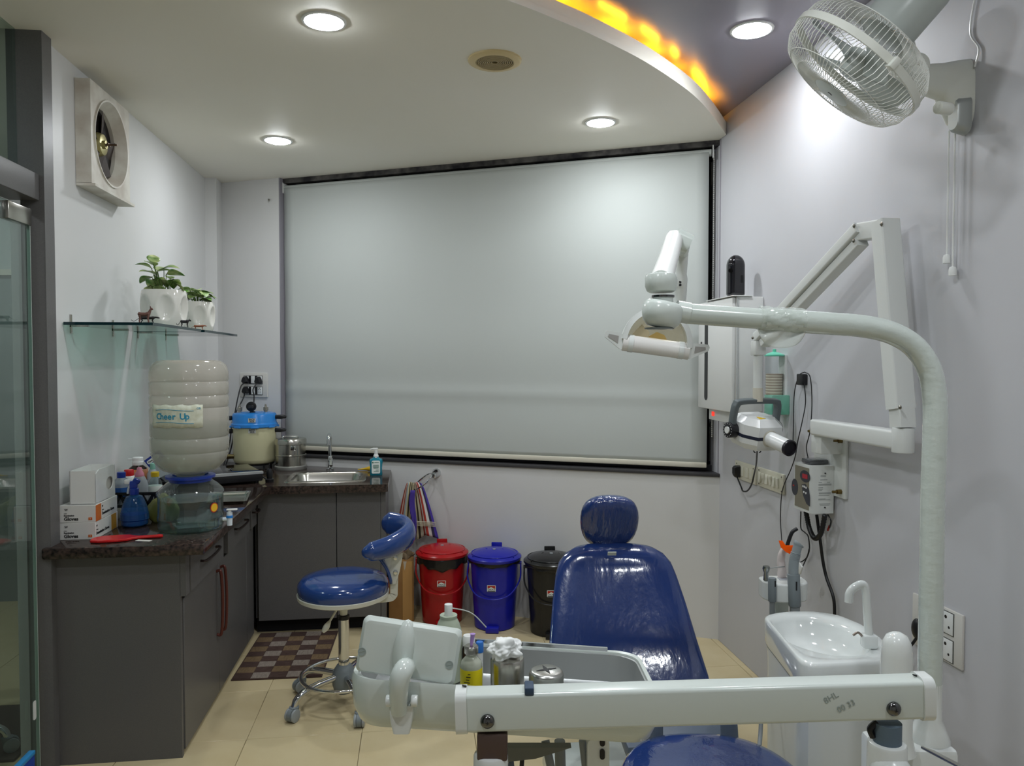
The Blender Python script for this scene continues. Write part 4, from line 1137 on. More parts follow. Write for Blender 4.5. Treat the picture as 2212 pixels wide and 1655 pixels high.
B(WM).grid(lambda u, v: (1.826 - 0.028 * u + 0.008 * math.sin(v * 6), 0.104 + 0.01 * math.sin(u * 3 + v * 5), 0.75 - 0.30 * v), 6, 16).out('purple_edge', mat('purple_terry', '#4a3a96', 0.9), t, thick=0.006, ang=80)
b = B(WM)
for k in range(4):
    b.ribbon([(1.798 - 0.032 * i, 0.094 + 0.010 * math.sin(i * 1.3), 0.532 + k * 0.008 + 0.002 * math.sin(i)) for i in range(5)], 0.006, 0.003, (0, 0, 1))
b.out('woven_band', mat('band_cream', '#c9c2a8', 0.9), t)


# ================================================================ three pedal bins, cardboard box
m_liner = mat('bin_liner', '#1c1a19', 0.35, bump=(40, 0.5, 0.004))
def bin_(x, y, rz, col, cname, label, liner, s=1.0):
    t = thing('pedal_bin', label, 'bin', (x, y, 0), rz, 'pedal bins along the wall')
    M = FR[t.name]
    mb = mat('bin_' + cname, col, 0.22)
    H = 0.40 * s
    b = B(M); b.lathe([(0.112, 0.0), (0.118, 0.006), (0.140, H - 0.012), (0.146, H - 0.008), (0.146, H), (0.138, H)], n=48); b.out('bucket', mb, t)
    if liner:
        b = B(M)
        def ln(u, v):
            a = 2 * PI * u
            z = H - 0.002 - v * (0.055 if liner > 1 else 0.02) * (1 + 0.25 * math.sin(3 * a) + 0.12 * math.sin(11 * a))
            r = 0.149 + 0.004 * math.sin(7 * a + 3 * v) * v + 0.002 * math.sin(23 * a)
            return (r * math.cos(a), r * math.sin(a), z)
        b.grid(ln, 72, 5, True); b.out('liner', m_liner, t, thick=0.0008)
    b = B(M); b.lathe([(0.152, H - 0.006), (0.157, H), (0.157, H + 0.010), (0.150, H + 0.016), (0.12, H + 0.034), (0.07, H + 0.048), (0.001, H + 0.052)], n=56); ld = b.out('lid', mb, t)
    b = B(M); b.tube([(0.135 * math.cos(a), 0.135 * math.sin(a), H + 0.027) for a in [i * PI / 24 for i in range(48)]], 0.003, 6, loop=True); b.out('lid_ridge', mb, ld)
    for sgn in (-1, 1):
        b = B(M); b.tube([(sgn * 0.045, 0.0, H + 0.050), (sgn * 0.118, -0.085, H + 0.022)], 0.0035, 6); b.out('lid_rib', mb, ld)
    b = B(M); b.box((0, 0.138, H + 0.036), (0.064, 0.012, 0.036), bev=0.004); b.out('lid_tab', mb, ld)
    b = B(M); b.cyl((0, -0.02, H + 0.050), (0, -0.02, H + 0.0535), 0.010, n=16); b.out('lid_badge', mat('badge_grey', '#9aa0a4', 0.4), ld)
    a0 = math.radians(200)
    pts = [Vector((-0.153, 0.0, H - 0.03)), Vector((-0.150, -0.055, H - 0.115)), Vector((-0.095, -0.122, H - 0.185)), Vector((0.0, -0.150, H - 0.205)), Vector((0.095, -0.122, H - 0.185)), Vector((0.150, -0.055, H - 0.115)), Vector((0.153, 0.0, H - 0.03))]
    b = B(M); b.tube(spline(pts, 7), 0.0045, 8); b.out('handle', mb, t)
    for sgn in (-1, 1):
        b = B(M); b.cyl((sgn * 0.138, 0, H - 0.03), (sgn * 0.158, 0, H - 0.03), 0.010, n=12); b.out('handle_boss', mb, t)
    b = B(M); b.box((0.0, -0.125, 0.028), (0.075, 0.05, 0.012), bev=0.003); b.box((0.0, -0.148, 0.018), (0.075, 0.008, 0.03), bev=0.003); b.out('pedal', mb, t)
    # sticker
    rr = 0.1315
    T = axes(M @ Vector((-0.005, -rr - 0.0035, H - 0.145)), M.to_3x3() @ Vector((1, 0, 0)), M.to_3x3() @ Vector((0, 0.055, 1)))
    b = B(); b.prism(rrect(0.05, 0.036, 0.003, 2), 0, 0.0008, T); s_ = b.out('sticker', mat('label_white', '#e9efe9', 0.5), t)
    b = B(); b.prism([(-0.022, -0.001), (-0.010, 0.004), (-0.002, 0.0095), (0.006, 0.005), (0.022, -0.001), (0.022, 0.0155), (-0.022, 0.0155)], 0.0008, 0.0013, T); b.out('sticker_red', mat('sticker_red', '#b0281c', 0.5), s_)
    b = B(); b.box(T @ Vector((0, -0.0145, 0.001)), (0.044, 0.004, 0.001), T.to_3x3().to_4x4()); b.out('sticker_rule', m_ink, s_)
    text('lettering', 'CHOICE', 0.0115, m_ink, s_, T @ Matrix.Translation((0, -0.0058, 0.001)), 0.0002, bold=0.0003)
    text('lettering', '^', 0.012, m_ink, s_, T @ Matrix.Translation((0, 0.008, 0.0014)), 0.0002, bold=0.0003)
bin_(0.155, 4.505, -0.03, '#a8151a', 'red', 'red pedal bin with a black liner showing, beside the cardboard box', 2)
bin_(0.455, 4.375, -0.20, '#1c22a0', 'blue', 'royal blue pedal bin in the middle of the three bins', 1)
bin_(0.765, 4.24, -0.12, '#1d1d1e', 'black', 'black pedal bin half hidden by the dental chair backrest', 1)

t = thing('cardboard_box', 'tall brown cardboard box with crumpled paper beside the red bin', 'box', (-0.085, 4.60, 0), 0.0)
M = FR[t.name]
m_kraft = mat('kraft_card', '#8a6234', 0.7, var=(6, '#a07a48', 0.8))
b = B(M); b.mm((-0.075, -0.11, 0), (0.072, 0.11, 0.36), bev=0.002); b.out('carton', m_kraft, t)
b = B(M); b.mm((0.006, -0.1125, 0), (0.062, -0.1105, 0.36)); b.out('tape', mat('parcel_tape', '#b58a52', 0.25), t)
rnd = random.Random(11)
def crum(u, v):
    a = 2 * PI * u
    r = (0.056 * (1 - v) ** 0.5 + 0.004) * (1 + 0.25 * math.sin(5 * a + 7 * v) + 0.15 * math.sin(9 * a - 5 * v))
    return (r * math.cos(a), r * math.sin(a), 0.358 + 0.075 * v + 0.012 * math.sin(7 * a + 11 * v))
b = B(M); b.grid(crum, 40, 14, True); b.out('crumpled_paper', mat('brown_paper', '#7d6c54', 0.8), t, thick=0.001, ang=25)
for x, w in ((-0.045, 0.03), (0.02, 0.02)):
    b = B(M); b.prism([(x - w / 2, 0), (x + w / 2, 0), (x + w / 2 - 0.008, -0.04), (x - 0.002, -0.055)], 0, 0.001, Matrix.Translation((0, -0.1135, 0.362)) @ Matrix.Rotation(PI / 2, 4, 'X')); b.out('torn_flap', mat('torn_paper', '#b9b0a0', 0.8), t)

# ================================================================ checked mat
t = thing('floor_mat', 'brown and beige checked woven mat on the floor by the cabinets', 'mat', (-0.665, 4.07, 0), math.radians(-1.5))
M = FR[t.name]
m_mb = mat('mat_brown', '#3f2d26', 0.95, bump=(240, 0.6, 0.002), stretch=(0.25, 1, 1), var=(120, '#54403a', 0.8))
m_mg = mat('mat_grey', '#8d8278', 0.95, bump=(240, 0.6, 0.002), stretch=(1, 0.25, 1), var=(120, '#6f6459', 0.8))
m_mt = mat('mat_tan', '#7a6448', 0.95, bump=(240, 0.6, 0.002), stretch=(1, 0.25, 1), var=(120, '#5f4d38', 0.8))
nx, ny, w, h = 5, 9, 0.42, 0.62
b = B(M); b.box((0, 0, 0.003), (w + 0.012, h + 0.012, 0.006), bev=0.002); b.out('backing', m_mb, t)
for i in range(nx):
    for j in range(ny):
        cw, chh = w / nx, h / ny
        mm_ = m_mb if (i + j) % 2 == 0 else (m_mg if j % 2 == 0 else m_mt)
        b = B(M); b.box((-w / 2 + (i + 0.5) * cw, -h / 2 + (j + 0.5) * chh, 0.0068), (cw - 0.001, chh - 0.001, 0.003), bev=0.0008, seg=1); b.out('check', mm_, t)

# ================================================================ dentist's stool
m_vinyl = mat('navy_vinyl_wrapped', '#22407c', 0.16, coat=0.7, bump=(26, 0.25, 0.004), stretch=(1, 1, 0.35))
m_vinyl_s = mat('navy_vinyl', '#22407c', 0.14, coat=0.6)
m_ivory = mat('ivory_metal', '#d4d4c8', 0.35)
m_greyp = mat('grey_plastic', '#7d868a', 0.45)
qx, qy = -0.325, 3.465
t = thing('operator_stool', 'navy round operator stool with a curved backrest on chrome castors', 'stool', (qx, qy, 0))
zs = 0.515
b = B(); b.lathe([(0.001, zs - 0.02), (0.18, zs - 0.02), (0.196, zs - 0.012), (0.203, zs + 0.012), (0.200, zs + 0.035), (0.182, zs + 0.055), (0.13, zs + 0.068), (0.06, zs + 0.072), (0.001, zs + 0.072)], (qx, qy, 0), 64); b.out('seat', m_vinyl_s, t)
b = B(); b.lathe([(0.10, zs - 0.034), (0.19, zs - 0.034), (0.202, zs - 0.028), (0.204, zs - 0.012), (0.198, zs - 0.010)], (qx, qy, 0), 64, cap1=False); b.out('seat_rim', m_ivory, t)
b = B(); b.box((qx, qy, zs - 0.05), (0.05, 0.06, 0.05), bev=0.006); b.cyl((qx, qy, zs - 0.115), (qx, qy, zs - 0.06), 0.017, 0.02, 18); b.out('tilt_bracket', m_ivory, t)
b = B(); b.tube([(qx - 0.01, qy - 0.02, zs - 0.055), (qx - 0.06, qy - 0.07, zs - 0.13)], 0.005, 8); b.tube(spline([(qx - 0.055, qy - 0.065, zs - 0.122), (qx - 0.068, qy - 0.078, zs - 0.142), (qx - 0.082, qy - 0.09, zs - 0.16)], 3), [0.007, 0.010, 0.013, 0.014, 0.013, 0.011, 0.006], 10); b.out('height_lever', m_ivory, t)
b = B(); b.cyl((qx, qy, 0.17), (qx, qy, zs - 0.12), 0.024, n=28); b.out('gas_column', m_chrome, t)
b = B(); b.cyl((qx, qy, zs - 0.135), (qx, qy, zs - 0.118), 0.0255, n=28); b.out('column_cap', m_black, t)
b = B(); b.lathe([(0.030, 0.045), (0.044, 0.055), (0.052, 0.085), (0.054, 0.12), (0.046, 0.15), (0.032, 0.172), (0.026, 0.174)], (qx, qy, 0), 36); b.out('hub', m_greyp, t)
B().tube([(qx + 0.188 * math.cos(a), qy + 0.188 * math.sin(a), 0.128) for a in [i * PI / 36 for i in range(72)]], 0.0075, 10, loop=True).out('foot_ring', m_chrome, t)
for k in range(5):
    a = math.radians(218 + 72 * k)
    d = Vector((math.cos(a), math.sin(a), 0))
    c0 = Vector((qx, qy, 0))
    pts = spline([c0 + d * 0.04 + Vector((0, 0, 0.125)), c0 + d * 0.13 + Vector((0, 0, 0.120)), c0 + d * 0.20 + Vector((0, 0, 0.108)), c0 + d * 0.238 + Vector((0, 0, 0.085)), c0 + d * 0.25 + Vector((0, 0, 0.058))], 5)
    lg = B().tube(pts, 0.0145, 12).out('leg', m_chrome, t)
    cp_ = c0 + d * 0.25
    sd = Vector((-d.y, d.x, 0)).lerp(Vector((1, -0.3, 0)), 0.6).normalized()
    b = B(); b.lathe([(0.017, 0.040), (0.021, 0.046), (0.021, 0.060), (0.017, 0.062)], cp_, 18)
    fwd = Vector((sd.y, -sd.x, 0))
    q0 = cp_ + fwd * 0.012 + Vector((0, 0, 0.03))
    b.cyl(q0 - sd * 0.010, q0 + sd * 0.010, 0.029, n=24)
    cs = b.out('castor', m_greyp, t)
    for sg in (-1, 1):
        b = B(); b.cyl(q0 + sd * sg * 0.011 - Vector((0, 0, 0.002)), q0 + sd * sg * 0.022 - Vector((0, 0, 0.002)), 0.028, n=24, bev=0.003); b.out('wheel', mat('wheel_grey', '#9aa0a2', 0.4), cs)
# back support post at the right of the seat
pxs = qx + 0.222
b = B(); b.ribbon(spline([(qx + 0.06, qy - 0.02, zs - 0.042), (pxs - 0.03, qy - 0.02, zs - 0.042), (pxs, qy - 0.02, zs - 0.030), (pxs + 0.004, qy - 0.02, zs + 0.0), (pxs + 0.010, qy - 0.02, zs + 0.17)], 6), 0.034, 0.010, (0, 1, 0)); b.out('back_post', m_ivory, t)
b = B(); b.prism([(pxs - 0.085, zs + 0.186), (pxs + 0.045, zs + 0.196), (pxs + 0.043, zs + 0.15), (pxs + 0.030, zs + 0.085), (pxs + 0.012, zs + 0.03), (pxs - 0.010, zs + 0.03), (pxs - 0.022, zs + 0.10), (pxs - 0.048, zs + 0.175)], -0.010, 0.004, Matrix.Translation((0, qy - 0.045, 0)) @ Matrix.Rotation(PI / 2, 4, 'X')); b.out('side_plate', m_ivory, t)
for z in (zs + 0.085, zs + 0.150):
    b = B(); b.cyl((pxs + 0.012, qy - 0.035, z), (pxs + 0.012, qy - 0.062, z), 0.010, n=12, bev=0.002); b.out('bolt', m_chrome, t)
b = B()
def wedge(u, v):
    z = zs + 0.035 + v * 0.155
    xa = pxs - 0.008 - 0.075 * v ** 1.8
    return (xa, qy - 0.05 + (u - 0.5) * 0.07 * (0.5 + 0.8 * v), z)
B().grid(wedge, 6, 12).out('back_spine', m_vinyl_s, t, thick=0.012, ang=80)
# curved padded arm-back: sweeps from the front (near) round the right to the rear
pts = spline([(qx + 0.094, qy - 0.170, zs + 0.205), (qx + 0.150, qy - 0.150, zs + 0.208), (qx + 0.225, qy - 0.100, zs + 0.218), (qx + 0.288, qy - 0.005, zs + 0.238), (qx + 0.275, qy + 0.085, zs + 0.252), (qx + 0.215, qy + 0.135, zs + 0.262), (qx + 0.165, qy + 0.150, zs + 0.266)], 6)
rr = []
m_ = len(pts)
for i, p in enumerate(pts):
    tt = (pts[min(i + 1, m_ - 1)] - pts[max(i - 1, 0)]).normalized()
    s_ = tt.cross(Vector((0, 0, 1))).normalized()
    u_ = s_.cross(tt)
    e = min(i, m_ - 1 - i) / (m_ - 1)
    k = min(1.0, 0.45 + 5 * e) if e > 0 else 0.25
    hh = (0.035 + 0.011 * math.sin(PI * i / (m_ - 1)) + 0.018 * i / m_) * k
    ww = 0.033 * k
    rr.append([p + s_ * ww * math.cos(a) + u_ * hh * math.sin(a) for a in [j * PI / 10 for j in range(20)]])
B().rings(rr).out('backrest', m_vinyl, t)

# a second stool with a black seat stands in the lobby behind the glass
lob = copy_tree(t, None, (-1.84, 3.13, 0.0125), 2.6)
lob['label'] = 'dark-seated stool in the lobby behind the glass door'
for ch in lob.children:
    if ch.name.startswith(('seat', 'backrest', 'back_spine')) and not ch.name.startswith('seat_rim'):
        ch.data = ch.data.copy()
        ch.data.materials[0] = mat('black_vinyl', '#241f22', 0.3)


# ================================================================ dental chair
V = Vector
DR, DF, UP = V((0.99198, -0.12641, 0)), V((0.12641, 0.99198, 0)), V((0, 0, 1))     # across and along the delivery arm
m_wrap = mat('navy_vinyl_film', '#1d356e', 0.14, coat=1.0, bump=(6, 0.26, 0.006), stretch=(4.0, 3.0, 0.45))
m_wrap2 = mat('navy_vinyl_crumpled_film', '#1d356e', 0.12, coat=1.0, bump=(22, 1.0, 0.008), stretch=(2.2, 1, 0.6))
m_unit = mat('dental_unit_white', '#d3dbd5', 0.22, coat=0.3)
m_unit_b = mat('dental_unit_bright', '#e3e7e4', 0.25, coat=0.3)
m_grey_blue = mat('grey_blue_plastic', '#5d6f7e', 0.5)
m_hose = mat('grey_hose', '#8c9192', 0.5)
m_armg = mat('arm_grey', '#596473', 0.4)

t = thing('dental_chair', 'navy film-wrapped dental chair with upright backrest and round headrest', 'dental chair', (0.78, 2.45, 0))
def superell(c, ax, ay, hw, hd, n=40, e=2.6, cup=0.0):
    pts = []
    for k in range(n):
        a = 2 * PI * k / n
        ca, sa = math.cos(a), math.sin(a)
        x = math.copysign(abs(ca) ** (2 / e), ca) * hw
        y = math.copysign(abs(sa) ** (2 / e), sa) * hd
        y += cup * (1 - (x / hw) ** 2) * (1 if sa < 0 else 0.3)
        pts.append(V(c) + V(ax) * x + V(ay) * y)
    return pts
secs = []
cs = [((0.7547,2.5881,0.2870), 0.285, 0.050, 0.02), ((0.7575,2.6049,0.3545), 0.297, 0.058, 0.03), ((0.7595,2.6366,0.4082), 0.290, 0.060, 0.034), ((0.7620,2.7152,0.5145), 0.273, 0.060, 0.034), ((0.7684,2.7985,0.6265), 0.254, 0.060, 0.03), ((0.7726,2.8559,0.7080), 0.236, 0.060, 0.026), ((0.7758,2.8819,0.7463), 0.222, 0.058, 0.02), ((0.7780,2.8976,0.7733), 0.198, 0.052, 0.012), ((0.7775,2.9033,0.7921), 0.165, 0.044, 0.006), ((0.7783,2.9065,0.8023), 0.115, 0.030, 0.0), ((0.7786,2.9076,0.8058), 0.055, 0.012, 0.0)]
nrm = V((0.10, 0.78, 0.55)).normalized()
for c, hw, hd, cup in cs:
    secs.append(superell(c, DR, nrm, hw, hd, 48, 2.7, cup))
B().rings(secs).out('backrest', m_wrap, t, ang=70)
hc = V((0.7656,2.9385,0.9046))
secs = []
hn = V((0.10, 0.93, 0.34)).normalized()
hu = DR.cross(hn).normalized()
hu = hu if hu.z > 0 else -hu
for k in range(17):
    a = -PI / 2 + PI * k / 16
    ca = abs(math.cos(a)) ** 0.62
    zz = math.copysign(abs(math.sin(a)) ** 0.85, math.sin(a))
    w = (0.116 + 0.006 * zz) * max(ca, 0.02)
    secs.append(superell(hc + hu * 0.112 * zz, DR, hn, w, 0.052 * max(ca, 0.03), 36, 2.3, 0.012 * ca))
B().rings(secs).out('headrest', m_wrap2, t, ang=80)
b = B(); b.box(V((0.7543,2.8510,0.7988)), (0.033, 0.004, 0.016), Euler((0.5, 0, -0.12))); b.out('tag', mat('tag_grey', '#c9cfc4', 0.5), t)
b = B(); b.box(hc + hn * 0.06 + V((0, 0, -0.12)), (0.06, 0.02, 0.12), Euler((-0.3, 0, 0))); b.out('headrest_stem', m_steel, t)
# seat pad with rounded rear end
sc_, sz_ = V((0.765, 1.79, 0)), 0.45
secs = []
for z, k in ((sz_ - 0.09, 0.90), (sz_ - 0.075, 0.97), (sz_ - 0.03, 1.0), (sz_ - 0.008, 0.985), (sz_ + 0.004, 0.94), (sz_ + 0.010, 0.85), (sz_ + 0.012, 0.6), (sz_ + 0.012, 0.2)):
    secs.append([p + V((0, 0, z)) for p in superell(sc_, DR, DF, 0.255 * k, 0.34 - 0.255 * (1 - k), 56, 2.5)])
B().rings(secs).out('seat', m_wrap, t, ang=60)
b = B(); b.box((0.77, 1.95, 0.325), (0.32, 0.40, 0.07), bev=0.02); b.out('seat_pan', m_unit, t)
b = B(); b.prism([(0.62, 1.75), (0.92, 1.75), (0.90, 2.25), (0.64, 2.25)], 0.10, 0.30); b.out('lift_column', m_unit, t)
b = B(); b.box((0.72, 2.38, 0.05), (0.50, 0.86, 0.10), bev=0.03); b.out('base', m_unit, t)
b = B(); b.box(V((0.81, 2.36, 0.37)), (0.34, 0.26, 0.05), Euler((0.25, 0, 0)), bev=0.015); b.out('back_hinge', m_armg, t)
for p, q in (((0.7150,2.1936,0.4110), (0.7216,2.2156,0.5001)), ((0.9486,2.1631,0.3900), (0.9433,2.1874,0.5001))):
    b = B(); b.cyl(V(p) - UP * 0.12, V(q), 0.028, 0.025, 20, bev=0.004); b.out('armrest_post', m_armg, t)
b = B(); b.box(V((0.9512,2.1414,0.3515)), (0.08, 0.10, 0.06), bev=0.015); b.out('armrest_bracket', m_unit_b, t)

# ================================================================ instrument delivery arm and tray
t = thing('delivery_unit', 'white dental delivery arm carrying the instrument tray across the foreground', 'dental unit', (0.5, 1.35, 0.86), -0.12676)
p0, p1 = V((0.0824,1.3419,0.9246)), V((0.8936,1.2393,0.9486))
B().rbeam(p0, p1, 0.046, 0.068, 0.007).out('arm_cover', m_unit, t)
ad = (p1 - p0).normalized()
for a, c in ((p0 - ad * 0.012, p0 + ad * 0.008), (p1 - ad * 0.004, p1 + ad * 0.016)):
    B().rbeam(a, c, 0.053, 0.078, 0.016).out('end_cap', m_unit_b, t)
for p in ((0.1238,1.3131,0.9140), (0.8331,1.2234,0.9360)):
    p = V(p)
    b = B(); b.lathe([(0.0125, 0.0), (0.0125, 0.003), (0.010, 0.007), (0.005, 0.0095), (0.001, 0.010)], p, 24, axis=-DF); s_ = b.out('screw', mat('dark_chrome', '#6a6a6a', 0.18, 1.0), t)
    b = B(); b.box(p - DF * 0.0098, (0.006, 0.001, 0.0012), Euler((0, 0.2, -0.127))); b.box(p - DF * 0.0098, (0.0012, 0.001, 0.006), Euler((0, 0.2, -0.127))); b.out('screw_slot', m_black, s_)
b = B(); b.box(V((0.1990,1.3202,0.9654)), (0.0165, 0.034, 0.015), Euler((0, 0, -0.127)), bev=0.003); b.out('tape_strap', mat('navy_tape', '#33475f', 0.5), t)
for p in ((0.0850,1.3429,0.9661), (0.8863,1.2413,0.9851)):
    b = B(); b.box(V(p), (0.008, 0.004, 0.002), Euler((0, 0.2, 0))); b.out('cap_clip', m_black, t)
m_pencil = mat('pencil_grey', '#98a39f', 0.7)
text('handwriting', '8HL', 0.016, m_pencil, t, axes(V((0.7236,1.2371,0.9551)), DR * 0.85 + UP * 0.5, UP * 0.85 - DR * 0.5), 0.0002)
text('handwriting', '00 33', 0.015, m_pencil, t, axes(V((0.7502,1.2333,0.9404)), DR * 0.85 + UP * 0.45, UP * 0.85 - DR * 0.45), 0.0002)
# left pivot under the arm
b = B(); b.box(V((0.1348,1.3334,0.8649)), (0.054, 0.044, 0.048), Euler((0, 0, -0.127)), bev=0.004); b.out('pivot_block', mat('rusty_brown_metal', '#5a4a44', 0.5, 0.4), t)
b = B(); q = V((0.1315,1.3333,0.8467)); b.cyl(q, q - UP * 0.17, 0.031, 0.033, 24, bev=0.006); b.out('pivot_sleeve', m_unit_b, t)
# right elbow and lower arm to the unit
q = V((0.8366,1.2451,0.9014))
b = B(); b.cyl(q, q - UP * 0.06, 0.024, n=24); b.out('elbow_core', m_grey_blue, t)
b = B(); b.cyl(q - UP * 0.035, q - UP * 0.36, 0.033, 0.037, 28, bev=0.006); b.ball(q - UP * 0.085 - DF * 0.015, 0.036, n=24, m=14); b.out('elbow_sleeve', m_unit_b, t)
b = B(); b.tube(spline([V((0.8186,1.2474,0.9014)), V((0.8062,1.2486,0.8890)), V((0.8110,1.2475,0.8749))], 4), 0.006, 8); b.out('elbow_cable', m_black, t)
b = B(); b.rbeam(q - UP * 0.33, V((1.06, 1.565, q.z - 0.33)), 0.07, 0.06, 0.02); b.out('lower_arm', m_unit, t)

# tray tub
tc = V((0.1783,1.5029,0.8179)); tc.z = 0
def trect(w, h, r, z, tilt=0.0, dx=0.0):
    out = []
    for x, y in rrect(w, h, r, 7):
        out.append(tc + DR * (x + dx) + DF * y + UP * (z - tilt * y - 0.065 * x))
    return out
B().rings([trect(0.535, 0.20, 0.05, 0.842), trect(0.560, 0.24, 0.05, 0.852), trect(0.578, 0.262, 0.05, 0.88), trect(0.582, 0.268, 0.05, 0.927, 0.06), trect(0.576, 0.262, 0.05, 0.937, 0.06), trect(0.562, 0.248, 0.05, 0.935, 0.06), trect(0.556, 0.242, 0.05, 0.920, 0.06), trect(0.548, 0.234, 0.05, 0.858)], cap1=True).out('tray_tub', m_unit, t, ang=50)
B().rings([trect(0.559, 0.245, 0.05, 0.931, 0.06), trect(0.553, 0.239, 0.05, 0.930, 0.06), trect(0.544, 0.230, 0.05, 0.866), trect(0.530, 0.216, 0.05, 0.861)], cap0=False).out('steel_liner', mat('satin_steel', '#b4b7b6', 0.38, 0.55), t)
b = B(); b.ribbon([V((0.0961,1.6431,0.9374)), V((0.4143,1.6019,0.9162))], 0.006, 0.010); b.out('rear_rail', m_chrome, t)
# x-ray film viewer on its arm
vx, vy = (DR * 0.988 - UP * 0.152).normalized(), (UP * 0.97 + DR * 0.13 + DF * 0.12).normalized()
T = axes(V((-0.0133,1.4271,1.0031)), vx, vy)
b = B(T); b.rings([[(x, y, z) for x, y in rrect(w, h, 0.010, 4)] for w, h, z in ((0.180, 0.094, -0.012), (0.188, 0.102, -0.010), (0.188, 0.102, 0.002), (0.176, 0.092, 0.010), (0.150, 0.084, 0.011))]); vw = b.out('film_viewer', m_unit, t, ang=25)
b = B(T); b.ball((-0.010, 0.001, 0.004), 1.0, (0.021, 0.056, 0.021), 24, 16); b.out('viewer_ridge', m_unit, vw)
for x in (-0.086, 0.079):
    b = B(T); b.lathe([(0.001, 0.0115), (0.0075, 0.0115), (0.0075, 0.0125), (0.0062, 0.0125), (0.0062, 0.0118)], (x, -0.012, 0), 20); b.box((x, -0.012, 0.012), (0.010, 0.001, 0.001), Euler((0, 0, 0.4))); b.out('viewer_emblem', mat('emboss_grey', '#9ba6a2', 0.4), vw)
b = B(T); b.rings([[(x, y, z) for x, y in rrect(0.172, 0.088, 0.006, 3)] for z in (-0.0125, -0.0145)]); b.out('light_panel', mat('viewer_glass', '#c9cfc8', 0.3), vw)
pts = spline([V((-0.0317,1.3812,0.9080)), V((-0.0322,1.3721,0.9403)), V((-0.0303,1.3658,0.9726)), V((-0.0229,1.3734,0.9885)), V((-0.0182,1.3969,0.9830)), V((-0.0185,1.4166,0.9680))], 6)
B().tube(pts, [0.0145 + 0.004 * math.sin(PI * i / (len(pts) - 1)) for i in range(len(pts))], 16).out('viewer_arm', m_unit, t)
for s_ in (-1, 1):
    q = V((-0.0266,1.3811,0.9283)) + DR * s_ * 0.017
    b = B(); b.cyl(q, q + DR * s_ * 0.012, 0.0105, n=20, bev=0.002); b.out('clamp_knob', m_unit_b, t)
b = B(); b.rings([[V((-0.0268,1.3880,0.9201)) + DR * x - UP * z + DF * y for x, y in rrect(w, 0.022, 0.004, 3)] for w, z in ((0.046, 0.0), (0.040, 0.03), (0.030, 0.052))]); b.out('viewer_bracket', m_unit_b, t)
b = B(); b.box(V((-0.0316,1.3741,0.9096)), (0.018, 0.006, 0.010)); b.out('bracket_gap', m_black, t)
# hoses and hand control under the tray
for u0, u1, r in (((0.2555,1.4770,0.7880), (0.2646,1.4541,0.7359), 0.0085), ((0.2896,1.5025,0.7730), (0.2912,1.5003,0.7088), 0.011), ((0.3291,1.4677,0.7880), (0.3362,1.4648,0.7250), 0.0075)):
    b = B(); b.tube([V(u0), V(u1), V(u1) - UP * 0.10], r, 12); b.out('hose', m_hose, t)
b = B(); b.tube([V((0.1849,1.4656,0.7798)), V((0.1848,1.4643,0.7359))], [0.003, 0.008], 10); b.out('foot_cable', m_armg, t)
b = B(); b.tube([V((0.2204,1.5598,0.7089)), V((0.2184,1.5591,0.6797))], 0.005, 10); b.out('black_cable', m_black, t)
b = B(); b.rings([[V((0.3546,1.4436,0.7688)) + DR * x + UP * y + DF * z for x, y in rrect(0.043, 0.075, 0.01, 4)] for z in (-0.012, 0.012)]); hc_ = b.out('hand_control', m_unit_b, t)
for dz in (0.022, -0.004):
    b = B(); b.rings([[V((0.3603,1.4292,0.7824)) + DR * x + UP * (y + dz) + DF * z for x, y in rrect(0.010, 0.020, 0.0048, 4)] for z in (-0.002, 0.003)]); b.out('button', m_black, hc_)
b = B(); b.prism([(-0.05, 0), (0.09, 0), (0.02, -0.022), (-0.05, -0.03)], -0.01, 0.01, axes(V((0.2131,1.4623,0.7889)), DR, UP)); b.out('under_bracket', mat('bracket_grey', '#6f7068', 0.5), t)

# ---------------------------------------------------------------- things on the tray
TZ = 0.8675
def on_tray(u):
    u = V(u)
    return V((u.x, u.y, 0.8615 - 0.065 * (u - tc).dot(DR) + 0.002))
q = on_tray((0.1075,1.4802,0.9352))
t = thing('medicine_vial', 'glass vial with a yellow label and a lilac needle stuck in its cap', 'vial', q)
B().lathe([(0.019, 0), (0.0215, 0.003), (0.0215, 0.080), (0.019, 0.089), (0.0105, 0.098), (0.0105, 0.106)], q, 32).out('glass', clear('vial_glass', '#dfe6e2', 1.3, 0.02, body='#dfe2cf', fac=0.6), t)
B().lathe([(0.0218, 0.028), (0.0221, 0.029), (0.0221, 0.075), (0.0218, 0.076)], q, 32, cap0=False, cap1=False).out('label', mat('yellow_label', '#e4d20c', 0.45), t)
b = B()
for k in range(6):
    a0 = math.radians(-125 + 4 * k)
    z = 0.042 + 0.0055 * k
    w = (0.010, 0.006, 0.012, 0.007, 0.009, 0.005)[k]
    a = a0
    d = V((math.cos(a), math.sin(a), 0))
    b.box(q + d * 0.0224 + UP * z, (w, 0.0006, 0.0013), Euler((0, 0, a + PI / 2)))
b.out('label_print', m_ink, t)
B().lathe([(0.0135, 0.104), (0.014, 0.105), (0.014, 0.117), (0.012, 0.119), (0.004, 0.119)], q, 24).out('crimp_cap', m_steel, t)
b = B(); b.tube([q + UP * 0.118, q + UP * 0.126 + DR * 0.001, q + UP * 0.140 + DR * 0.003, q + UP * 0.142 + DR * 0.003], [0.0022, 0.0036, 0.0046, 0.0056], 12); b.out('needle_hub', mat('lilac_plastic', '#b08fd0', 0.35), t)
q = on_tray((0.1824,1.5055,0.9208))
t = thing('cotton_holder', 'plain steel cylinder with a tuft of white cotton on top', 'holder', q)
B().lathe([(0.033, 0), (0.034, 0.001), (0.034, 0.083), (0.032, 0.086), (0.001, 0.086)], q, 40).out('cylinder', m_steel, t)
